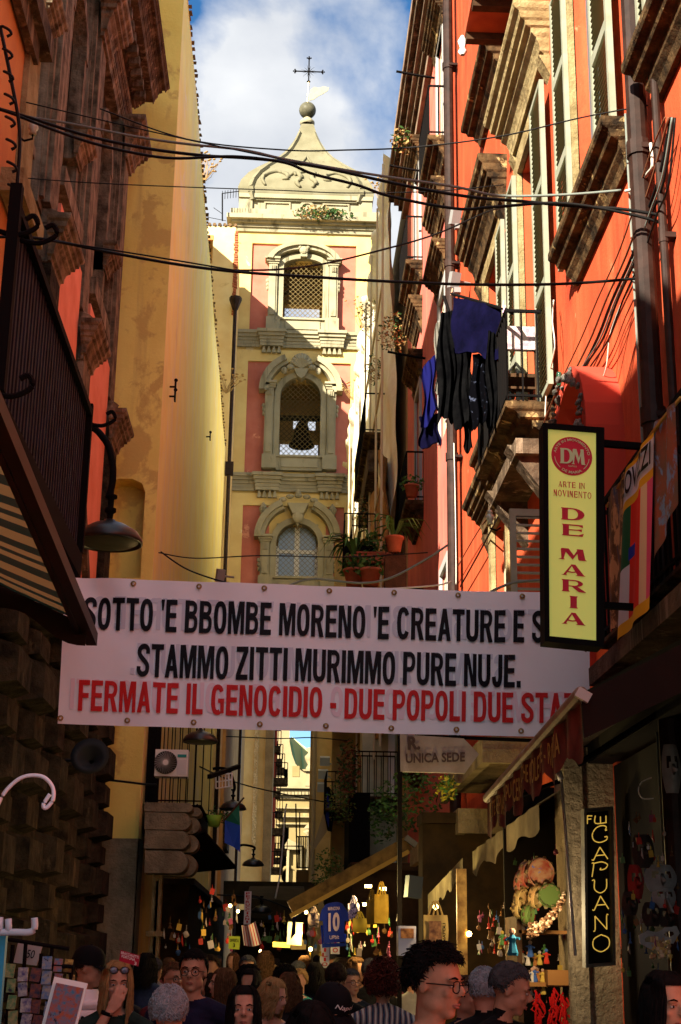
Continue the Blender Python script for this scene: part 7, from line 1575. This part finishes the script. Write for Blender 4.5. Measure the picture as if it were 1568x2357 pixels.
def body_mesh(h, sh, vox, pose, shirt, skin, neck_z, sleeves, female):
    """one closed surface: overlapping limbs and features fused by a voxel remesh, then clothed by region"""
    s = h / 1.75; mb = MB()
    E_ = lambda c, r, seg=14, rg=10: mb.ell(c, r, seg, rg)
    HZ = 1.63
    # head (faces -y)
    E_((0, .012, HZ + .03), (.074, .094, .088), 18, 14); E_((0, -.022, HZ - .03), (.058, .066, .082), 16, 12); E_((0, -.052, HZ - .088), (.03, .028, .022)); E_((0, -.068, HZ + .028), (.05, .02, .012))
    mb.tube([(0, -.082, HZ + .02), (0, -.098, HZ - .004), (0, -.104, HZ - .02)], [.008, .011, .014], 8); E_((0, -.094, HZ - .024), (.018, .014, .01)); 
    for a in (-1, 1):
        E_((a * .036, -.064, HZ - .022), (.02, .016, .016)); mb.ell((a * .074, .012, HZ - .005), (.007, .02, .032), 8, 8); E_((a * .045, -.01, HZ - .06), (.02, .04, .03))
        mb.ell((a * .034, -.075, HZ + .022), (.02, .01, .007), 8, 6)
    E_((0, -.077, HZ - .058), (.02, .014, .008), 10, 6)
    mb.tube([(0, .022, HZ - .22), (0, .012, HZ - .12), (0, .01, HZ - .04)], [.066, .054, .056] if not female else [.056, .045, .048], 14)
    # torso
    W_ = sh
    mb.ell((0, .02, 1.24), (W_ * .78, .115, .22), 18, 12); mb.ell((0, .02, 1.05), (W_ * .66, .105, .2), 16, 12); mb.ell((0, .02, .92), (W_ * .74, .12, .13), 16, 10); mb.ell((0, .02, 1.385), (W_ * .82, .085, .07), 16, 8)
    if female: mb.ell((.07, -.075, 1.24), (.06, .05, .06)); mb.ell((-.07, -.075, 1.24), (.06, .05, .06))
    mb.tube([(-W_ * .9, .02, 1.385), (-W_ * .4, .02, 1.43), (0, .02, 1.46), (W_ * .4, .02, 1.43), (W_ * .9, .02, 1.385)], [.06, .062, .06, .062, .06], 12)
    hands = []
    for a in (-1, 1):
        shp = Vector((a * W_, .02, 1.37))
        if pose == 'mouth' and a == -1:
            el = Vector((-.2, -.16, 1.15)); wr = Vector((-.035, -.15, 1.49)); hd = Vector((.2, .03, .5)).normalized(); pal = Vector((0, 1, 0))
        else:
            el = Vector((a * (W_ + .06), .04, 1.1)); wr = Vector((a * (W_ + .05), -.02 if pose != 'fwd' else -.2, .86 if pose != 'fwd' else 1.05)); hd = (wr - el).normalized(); pal = Vector((-a, 0, 0))
        mb.ell(shp, (.066, .066, .066), 12, 8); mb.tube([shp, shp.lerp(el, .5), el], [.06, .05, .042], 12); mb.ell(el, .042, 10, 8); mb.tube([el, el.lerp(wr, .4), wr], [.041, .038, .026], 12)
        side_ = hd.cross(pal).normalized(); mb.obox(wr + hd * .05, (.01, .01, .01)); 
        c0 = wr + hd * .045; 
        for q in range(4):
            off = side_ * (q - 1.5) * .019; L_ = (.068, .078, .074, .058)[q]
            mb.tube([wr + off * .6, c0 + off, c0 + hd * .045 + off * 1.05], [.014, .0135, .011], 8)
            k0 = c0 + hd * .045 + off * 1.05; k1 = k0 + hd * L_ * .5 + pal * .012; k2 = k1 + hd * L_ * .4 + pal * .024
            mb.tube([k0, k1, k2], [.0095, .0085, .007], 8)
        tb_ = wr + hd * .02 - side_ * .026 * a; mb.tube([wr + hd * .01, tb_ + hd * .02 - side_ * a * .01, tb_ + hd * .06 + pal * .02], [.012, .012, .009], 8)
        lg = .095
        mb.tube([(a * lg, .02, .88), (a * lg, .0, .5), (a * lg, .03, .09)], [.085, .058, .04], 12); mb.ell((a * lg, -.04, .045), (.048, .125, .045), 12, 8)
    me = bpy.data.meshes.new('body_raw'); me.from_pydata([v * s for v in mb.v], [], mb.f); o = bpy.data.objects.new('body_raw', me); COL.objects.link(o)
    rm = o.modifiers.new('r', 'REMESH'); rm.mode = 'VOXEL'; rm.voxel_size = vox; sm = o.modifiers.new('s', 'SMOOTH'); sm.iterations = 2 if vox < .01 else 1; sm.factor = .5
    dg = bpy.context.evaluated_depsgraph_get(); dg.update(); out = bpy.data.meshes.new_from_object(o.evaluated_get(dg)); bpy.data.objects.remove(o); bpy.data.meshes.remove(me)
    out.name = 'body'; out.materials.clear()
    for m_ in (skin, shirt, M_trou, M_shoe): out.materials.append(m_)
    idx = []
    for p in out.polygons:
        c = p.center / s; z = c.z; rr_ = math.hypot(c.x, c.y - .02)
        ax = abs(c.x)
        arm = ax > W_ * .98 and z < 1.3
        front = c.y < 0
        nk = neck_z - (.05 if front else 0) + ax * .25
        if pose == 'mouth' and c.x < .06 and c.y < -.115 and z > 1.02 and not (z < 1.3 and c.x > -.1): 
            idx.append(1 if (z - 1.15) < -.02 + sleeves * 0 and c.x < -.1 else 0); continue
        if z > nk: idx.append(0)
        elif ax > W_ + .0 and z < sleeves: idx.append(0)
        elif z > .92: idx.append(1)
        elif ax > W_ + .0: idx.append(0 if z < max(.88, 0) else 1)
        elif z > .1: idx.append(2)
        else: idx.append(3)
    out.polygons.foreach_set('material_index', idx); out.polygons.foreach_set('use_smooth', [True] * len(idx)); out.update()
    return out, s, HZ
def hair_mesh(kind, col, s, HZ, length, seed):
    """skull cap of tapered locks; long hair falls to `length` below the crown"""
    rg = random.Random(seed); mb = MB(); C = Vector((0, .018, HZ + .032))
    def on(t, a, r=1.0): # t from the crown down, a round the head (0 = back)
        return C + Vector((math.sin(a) * math.sin(t) * .082, math.cos(a) * math.sin(t) * .1, math.cos(t) * .098)) * r
    def lim(a): # how far down the hairline reaches
        f = abs(math.atan2(math.sin(a), math.cos(a)))     # 0 back, pi front
        base = 1.95 - .0 * f
        if kind == 'bald': return 0.2
        return base if f < 1.35 else max(1.02 if kind not in ('fringe',) else 1.25, base - (f - 1.35) * 1.35)
    # base shell
    n = 28; rings = 9
    for j in range(rings + 1):
        for i in range(n):
            a = 2 * math.pi * i / n; t = lim(a) * j / rings; th = 1.035 + .05 * math.sin(t * 1.2) * (1 if kind != 'short' else .5) + .02 * noise.noise(Vector((a * 3, t * 5, seed)))
            if j == rings: th = 1.0
            mb.v.append(on(t, a, th))
    for j in range(rings):
        for i in range(n):
            b = j * n; mb.f.append((b + i, b + (i + 1) % n, b + n + (i + 1) % n, b + n + i)); mb.m.append(0)
    if kind in ('short', 'curly', 'afro', 'wavyshort'):
        cnt = {'short': 800, 'curly': 1100, 'afro': 1500, 'wavyshort': 1000}[kind]; thick = {'short': .0024, 'curly': .0036, 'afro': .0052, 'wavyshort': .0032}[kind]; rr_ = {'short': 1.06, 'curly': 1.16, 'afro': 1.55, 'wavyshort': 1.13}[kind]
        for k in range(cnt):
            a = rg.uniform(0, 6.28); t = lim(a) * math.sqrt(rg.random()) * (1.0 if kind != 'afro' else 1.15); p0 = on(t, a, .98); r1 = 1 + (rr_ - 1) * rg.uniform(.5, 1.15)
            p1 = on(t + rg.uniform(.0, .12), a + rg.uniform(-.15, .15), r1); p2 = on(t + rg.uniform(.1, .3), a + rg.uniform(-.3, .3), r1 * rg.uniform(.97, 1.03))
            if kind in ('curly', 'afro'): p2 += Vector((rg.uniform(-.012, .012), rg.uniform(-.012, .012), rg.uniform(-.004, .012)))
            mb.tube([p0, p1, p2], [thick, thick, thick * .3], 4, rg.randrange(3) // 2, False)
    else:
        cnt = 640 if kind == 'long' else 520
        for k in range(cnt):
            part = rg.uniform(-.2, .2)
            a = rg.uniform(-2.25, 2.25) if k % 5 else rg.choice((-1, 1)) * rg.uniform(1.5, 2.3)
            t_end = 1.5; path = [on(.12 + .0 * k, a, 1.03)]
            for q in range(1, 5): path.append(on(.12 + (t_end - .12) * q / 4, a * (1 + .02 * q), 1.05 + rg.uniform(0, .07)))
            L_ = length * rg.uniform(.7, 1.05); e = path[-1]; wv = rg.uniform(0, 6.28); amp = .006 if kind == 'long' else .016
            out_ = Vector((math.sin(a), math.cos(a), 0)); 
            for q in range(1, 7):
                f = q / 6; z = e.z - L_ * f; w_ = 1 + .12 * f
                path.append(Vector((e.x * w_ + amp * math.sin(wv + q * 1.3), e.y * w_ + amp * math.cos(wv + q * 1.1) + .02 * f, z)))
            r0 = .0044; mb.tube(path, [r0 * .5] + [r0] * (len(path) - 4) + [r0 * .8, r0 * .55, r0 * .15], 4, rg.randrange(3) // 2, False)
    mb.v = [v * s for v in mb.v]; return mb
def person(px, py_top, Y, yaw, lab, hair='short', hcol='dark', skin='fair', shirt=(.02, .02, .02), sh=.2, vox=.012, tilt=0, nod=0, glasses=None, cap=None, length=.3, pose='down', neck=1.5, sleeves=1.12, female=False, seed=None, shirt_mat=None, extras=None, brow=True, group=None):
    """py_top: print height of the crown; yaw 0 looks at the camera, positive turns to its left (print right)"""
    top = P(px, py_top, Y); h = top.z / (1.662 + .098 * {'short': 1.08, 'curly': 1.18, 'afro': 1.5, 'wavyshort': 1.15}.get(hair, 1.08) + (.03 if cap else 0)) * 1.75 ; h = min(max(h, 1.45), 1.95); s = h / 1.75
    seed = seed or int(px * 7 + py_top)
    t = thing('person', lab, 'person', (top.x, Y, 0), group)
    key = 'top_%.3f_%.3f_%.3f' % shirt
    smt = shirt_mat or mat(key, shirt, .9, tuple(c * .7 for c in shirt), 8, bump=.3, bscale=25)
    me, s, HZ = body_mesh(h, sh, vox, pose, smt, SKIN[skin], neck, sleeves, female)
    # turn and nod the head part of every mesh about the neck
    hy, hn, ht = rad(yaw[1] if isinstance(yaw, tuple) else 0), rad(nod), rad(tilt); byaw = yaw[0] if isinstance(yaw, tuple) else yaw
    piv = Vector((0, .015, 1.5)) * s; HR = Matrix.Rotation(hy, 3, 'Z') @ Matrix.Rotation(ht, 3, 'Y') @ Matrix.Rotation(hn, 3, 'X')
    def warp(v, w=None):
        z = v.z / s; k = min(max((z - 1.46) / .07, 0), 1)
        if abs(v.x) > .14 * s and z < 1.5: k = 0
        if k <= 0: return v
        if k >= 1: return piv + HR @ (v - piv)
        return v.lerp(piv + HR @ (v - piv), k)
    for v in me.vertices: v.co = warp(v.co)
    ob = bpy.data.objects.new('body', me); COL.objects.link(ob); ob.parent = t
    def hb(mb, name, m_, smooth=True, w=True):
        if w: mb.v = [piv + HR @ (Vector(v) - piv) for v in mb.v]
        me2 = bpy.data.meshes.new(name); me2.from_pydata([Vector(v) for v in mb.v], [], mb.f)
        for q in (m_ if isinstance(m_, list) else [m_]): me2.materials.append(q)
        me2.polygons.foreach_set('material_index', mb.m); me2.polygons.foreach_set('use_smooth', [smooth] * len(mb.f))
        o = bpy.data.objects.new(name, me2); COL.objects.link(o); o.parent = t; return o
    S = lambda x, y, z: Vector((x, y, z)) * s
    if hair: hm = hair_mesh(hair, hcol, s, HZ, length, seed)
    if hair:
        if hair in ('long', 'wavy'):
            keep = hm.v; hm.v = [piv + HR @ (v - piv) if v.z / s > 1.48 else (piv + (Matrix.Rotation(hy * .7, 3, 'Z')) @ (v - piv)) for v in keep]; hb(hm, 'hair', [HAIR[hcol], HAIR2[hcol]], True, False)
        else: hb(hm, 'hair', [HAIR[hcol], HAIR2[hcol]])
    if vox < .011:
        for a in (-1, 1):
            m_ = MB().ell(S(a * .031, -.0785, HZ + .004), (.0135 * s, .007 * s, .0062 * s), 10, 6); m_.ell(S(a * .031, -.0825, HZ + .004), (.0058 * s, .0045 * s, .0056 * s), 8, 6, 1); hb(m_, 'eye', [M_eye, M_iris])
            m_ = MB().tube([S(a * .031 - .016, -.083, HZ + .0095), S(a * .031, -.0868, HZ + .0125), S(a * .031 + .016, -.081, HZ + .0085)], .0022 * s, 5); hb(m_, 'eyelid', SKIN[skin])
            if brow: hb(MB().tube([S(a * .014, -.0885, HZ + .026), S(a * .032, -.0885, HZ + .0315), S(a * .052, -.076, HZ + .025)], [.003 * s, .004 * s, .0015 * s], 5), 'eyebrow', HAIR[hcol] if hcol in ('black', 'dark', 'brown') else M_brow)
            hb(MB().ell(S(a * .009, -.106, HZ - .027), (.004 * s, .004 * s, .0025 * s), 6, 4), 'nostril', M_iris)
        m_ = MB().tube([S(-.021, -.080, HZ - .0595), S(-.008, -.0905, HZ - .0555), S(0, -.0915, HZ - .057), S(.008, -.0905, HZ - .0555), S(.021, -.080, HZ - .0595)], [.001, .0038 * s, .0035 * s, .0038 * s, .001], 6)
        m_.tube([S(-.019, -.080, HZ - .062), S(0, -.0905, HZ - .0655), S(.019, -.080, HZ - .062)], [.001, .0052 * s, .001], 6); hb(m_, 'mouth', M_lip)
    if glasses:
        gm = mat('glasses_' + glasses, {'black': (.01, .01, .01), 'tort': (.06, .025, .01)}[glasses[:5] if glasses[:5] in ('black',) else 'tort'], .3)
        m_ = MB(); g_z = HZ + .002 if 'up' not in glasses else HZ + .085; gy = -.098 if 'up' not in glasses else -.075; rx, rz = (.0245, .0195) if 'round' not in glasses else (.023, .0215)
        for a in (-1, 1):
            ring_ = [S(a * .032 + rx * math.cos(q * .5236), gy + .003 * abs(math.cos(q * .5236)), g_z + rz * math.copysign(abs(math.sin(q * .5236)) ** (.6 if 'round' not in glasses else 1), math.sin(q * .5236))) for q in range(13)]
            m_.tube(ring_, .0023 * s, 5); m_.cyl(S(a * .056, gy + .003, g_z + .006), S(a * .076, .0, g_z + .002), .0022 * s, 5)
        m_.cyl(S(-.009, gy, g_z + .006), S(.009, gy, g_z + .006), .002 * s, 5); hb(m_, 'glasses', gm)
        if 'up' in glasses:
            m_ = MB()
            for a in (-1, 1): m_.ell(S(a * .032, gy + .003, g_z), (.022 * s, .004, .018 * s), 10, 6)
            hb(m_, 'lens', mat('sun_lens', (.12, .16, .24), .15, spec=.9))
    if cap:
        cmt = mat('cap_cloth', (.012, .012, .016), .85); m_ = MB(); C = S(0, .015, HZ + .035)
        for j in range(8):
            pass
        prof_ = [(.088, -.012), (.09, .02), (.082, .06), (.06, .09), (.03, .105), (.0, .108)]
        m_.lathe([(r * s, z * s) for r, z in prof_], C, 20, 0, None, 1.0, 1.18)
        m_.ell(C + Vector((0, 0, .108 * s)), .008 * s, 8, 5)
        n_ = 9
        for sgn in (1,):
            bx_ = [];
            for i in range(n_ + 1):
                a = rad(-60 + 120 * i / n_); bx_.append((C + Vector((math.sin(a) * .087 * s, -math.cos(a) * .1 * s, -.008 * s)), C + Vector((math.sin(a) * .085 * s, -.09 * s - math.cos(a) * .085 * s, -.024 * s - .01 * abs(math.sin(a)) * s))))
            for i in range(n_):
                m_.add([bx_[i][0], bx_[i + 1][0], bx_[i + 1][1], bx_[i][1]] + [v - Vector((0, 0, .004)) for v in (bx_[i][0], bx_[i + 1][0], bx_[i + 1][1], bx_[i][1])], [(0, 1, 2, 3), (7, 6, 5, 4), (2, 6, 7, 3)])
        hb(m_, 'cap', cmt)
        if cap is not True:
            vs, fs = glyphs(cap, .01, .2); m_ = MB()
            m_.add([C + Vector((math.sin(a_) * .093 * s, -math.cos(a_) * .109 * s, (.018 + .03 * y) * s)) for a_, y in ((rad(-38 + 76 * (x)), y) for x, y in vs)], fs); hb(m_, 'cap_lettering', M_white, False)
    if extras: extras(hb, S, HZ, s, MB)
    t.rotation_euler.z = rad(byaw); return t
# near figures (yaw: body, head)
def strap(hb, S, HZ, s, MB_): hb(MB_().tube([S(-.12, -.1, 1.1), S(-.13, -.07, 1.3), S(-.13, .02, 1.44), S(-.12, .14, 1.3)], .018, 6), 'backpack_strap', M_dark, True, False)
NB = .0068
person(993, 2161, 5.0, (25, 30), 'man with black glasses and dark curly hair in a black tee looking right', 'curly', 'black', 'tan', (.012, .012, .014), .22, NB, nod=6, glasses='black', neck=1.475, sleeves=1.12)
person(1158, 2207, 6.9, (40, 38), 'grey haired man in dark jacket looking down to the right', 'short', 'salt', 'tan', (.014, .013, .016), .21, NB, nod=16, neck=1.52, sleeves=.5)
person(1114, 2222, 7.9, (170, 0), 'white haired person seen from behind just left of the grey haired man', 'wavyshort', 'grey', 'fair', (.02, .02, .025), .2, .01, neck=1.52, sleeves=.5)
person(1527, 2232, 5.6, (8, 14), 'smiling woman with long dark hair at the lower right corner', 'long', 'black', 'warm', (.015, .012, .014), .18, NB, nod=4, length=.42, neck=1.46, female=True)
person(1072, 2243, 8.4, (30, 20), 'middle aged man with short brown hair between the glasses man and the grey haired man', 'short', 'brown', 'tan', (.025, .025, .05), .2, .009, neck=1.5)
mstripe = mat('striped_knit', (.5, .5, .42), .9, streak=None); nt = mstripe.node_tree; N = nt.nodes.new; L = nt.links.new; geo = N('ShaderNodeNewGeometry'); wv = N('ShaderNodeTexWave'); wv.bands_direction = 'X'; wv.inputs['Scale'].default_value = 9; wv.inputs['Distortion'].default_value = 2.5; wv.inputs['Detail'].default_value = 1
L(geo.outputs['Position'], wv.inputs['Vector']); rp = N('ShaderNodeValToRGB'); rp.color_ramp.interpolation = 'CONSTANT'; els = rp.color_ramp.elements; els[0].color = (.45, .45, .38, 1); els[1].position = .25; els[1].color = (.03, .1, .12, 1)
for ps, c_ in ((.42, (.5, .12, .06, 1)), (.55, (.05, .12, .06, 1)), (.7, (.12, .15, .3, 1)), (.85, (.02, .03, .04, 1))): e_ = els.new(ps); e_.color = c_
L(wv.outputs['Fac'], rp.inputs[0]); L(rp.outputs[0], nt.nodes['Principled BSDF'].inputs['Base Color'])
person(882, 2204, 9.6, (175, 0), 'woman with big dark auburn curls from behind wearing a wavy striped knit', 'afro', 'auburn', 'tan', (.3, .3, .3), .2, .01, neck=1.5, sleeves=.5, shirt_mat=mstripe, female=True)
person(748, 2241, 6.8, (20, 18), 'person in black cap with white script lettering looking down', 'short', 'black', 'tan', (.012, .012, .014), .2, NB, nod=26, cap='Napoli', neck=1.5)
person(563, 2266, 7.2, (-2, 3), 'young woman with straight dark hair facing the camera', 'long', 'black', 'fair', (.02, .018, .02), .17, NB, nod=-2, length=.4, neck=1.46, female=True)
person(706, 2298, 5.2, (15, 10), 'person with smooth black hair cut off by the lower frame edge', 'fringe', 'black', 'fair', (.02, .02, .022), .18, NB, nod=20, neck=1.46, female=True, length=.25)
person(622, 2248, 9.6, (35, 25), 'blond woman looking down with wavy hair behind the dark haired young woman', 'wavy', 'blond', 'fair', (.45, .4, .45), .17, .0085, nod=14, length=.2, neck=1.47, female=True)
person(572, 2218, 12.0, (50, 35), 'man with dark wavy hair in profile looking right in the middle crowd', 'curly', 'black', 'tan', (.03, .05, .05), .2, .01, nod=6, neck=1.5)
person(512, 2226, 11.2, (-45, -30), 'woman with long brown hair in profile looking left', 'long', 'brown', 'fair', (.18, .04, .05), .18, .009, length=.42, neck=1.47, female=True)
person(447, 2182, 8.5, (-6, -2), 'young man with round black glasses and navy jacket facing the camera', 'short', 'black', 'warm', (.025, .025, .07), .22, NB, glasses='black_round', neck=1.52, sleeves=.5)
person(393, 2262, 6.2, (172, 0), 'person with thick grey wavy hair seen from behind near lower left', 'wavyshort', 'grey', 'fair', (.03, .035, .05), .19, NB, neck=1.5, sleeves=.5)
def watch(hb, S, HZ, s, MB_):
    hb(MB_().cyl(S(-.052, -.148, 1.462), S(-.046, -.149, 1.482), .033 * s, 14), 'wrist_watch', M_dark, True, False)
    hb(MB_().ell(S(0, -.115, 1.385), (.006 * s,) * 3, 8, 6), 'pendant', M_white, True, False)
person(272, 2209, 8.2, (6, 6), 'blond woman with sunglasses on her head covering her mouth with a hand', 'long', 'blond', 'fair', (.03, .06, .05), .18, .006, nod=4, glasses='tort_up', length=.36, neck=1.5, sleeves=1.14, pose='mouth', female=True, extras=watch)
def vest(hb, S, HZ, s, MB_):
    m_ = MB_()
    for k in range(9):
        z = .95 + k * .058; m_.lathe([(.0, -.03), (.165 + .01 * (k % 2), -.026), (.185, 0), (.165, .026), (0, .03)], S(0, .02, z), 20, 0, None, 1.12, .82)
    m_.lathe([(.1, 0), (.105, .04), (.085, .09), (.075, .09), (.09, 0)], S(0, .01, 1.41), 18)
    hb(m_, 'quilted_vest', mat('white_quilted', (.85, .82, .85), .6), True, False)
    hb(MB_().tube([S(-.13, -.13, 1.0), S(-.13, -.13, 1.3), S(-.13, .02, 1.47), S(-.12, .16, 1.3)], .016 * s, 6), 'backpack_strap', M_dark, True, False)
person(203, 2165, 9.2, (60, 22), 'man in black cap and white quilted vest turned to the right', 'short', 'dark', 'tan', (.5, .48, .5), .19, .0085, nod=8, cap=True, neck=1.52, extras=vest)
person(402, 2212, 10.6, (20, 12), 'person with brown hair and dark glasses half hidden behind the young man', 'short', 'brown', 'tan', (.12, .02, .03), .19, .0095, glasses='black', neck=1.5)
person(652, 2216, 12.4, (40, 20), 'man with dark curly hair leaning his head in the centre of the crowd', 'curly', 'black', 'tan', (.03, .03, .035), .2, .011, nod=12)
person(775, 2213, 10.8, (165, 0), 'dark haired man seen from behind above the lettered cap', 'short', 'dark', 'tan', (.012, .012, .014), .21, .01, neck=1.5, sleeves=.5)
person(810, 2228, 12.6, (15, 10), 'balding man in sunglasses lit warm beside the dark haired man', 'short', 'salt', 'warm', (.03, .04, .06), .2, .0095, glasses='black')
person(853, 2204, 13.4, (170, 0), 'bald headed man seen from behind in the middle distance', 'short', 'salt', 'tan', (.02, .02, .02), .2, .012)
person(689, 2228, 13.8, (-20, -15), 'blond child or woman in teal top in the far crowd', 'short', 'blond', 'fair', (.03, .2, .18), .17, .011)
person(488, 2238, 12.4, (-60, -10), 'woman with dark brown hair behind the long haired woman at left', 'wavy', 'dark', 'tan', (.2, .03, .06), .18, .011, length=.25, female=True)
person(668, 2236, 10.8, (160, 0), 'woman with light brown hair seen from behind near the centre', 'wavy', 'brown', 'fair', (.06, .06, .07), .18, .011, length=.22, female=True)
# distant pedestrians: four bodies, copied and told apart by hair and clothes
proto = []
for i, (hr, hc, shc, nm) in enumerate((('short', 'dark', (.04, .04, .05), 'dark haired man in charcoal'), ('long', 'brown', (.2, .05, .05), 'long haired woman in red'), ('short', 'salt', (.25, .24, .22), 'grey haired man in a pale shirt'), ('wavy', 'black', (.03, .05, .12), 'black haired woman in navy'))):
    t = person(640, 2196, 16 + i, 0, nm, hr, hc, 'tan', shc, .2, .02, length=.25); proto.append((t, nm))
spots = []
k = 0
where = ['near the left stalls', 'below the far canopy', 'under the striped red flag', 'near the white vertical sign', 'beside the poster board', 'in the middle of the street', 'next to the right stalls', 'close to the yellow lit board']
for row, Y in enumerate((11.6, 13.8, 16, 18.5, 21.5, 25, 29)):
    xs = [-1.3, -.75, -.2, .3, .8, 1.25]
    for j, x in enumerate(xs):
        if Y < 12 and (x > .5 or j % 2): continue
        x += R.uniform(-.15, .15); i = (row * 3 + j * 5 + j // 2) % 4; t, nm = proto[i]
        if k < 4 and i == k: pass
        c = copy_tree(t); c.location = (x, Y + R.uniform(-.6, .6), R.uniform(-.1, 0) * 0); sc = R.uniform(.93, 1.03); c.scale = (sc, sc, sc)
        c.rotation_euler.z = rad(R.choice((0, 180, 160, 20, -30, 200)) + R.uniform(-20, 20))
        c['label'] = nm + ', ' + ('nearest', 'second', 'third', 'fourth', 'fifth', 'sixth', 'farthest')[row] + ' crowd row, ' + ('far left', 'left', 'left of middle', 'right of middle', 'right', 'far right')[j]; c['group'] = 'distant pedestrians in the street'; k += 1
for t, nm in proto:
    for ch in list(t.children): bpy.data.objects.remove(ch)
    bpy.data.objects.remove(t)
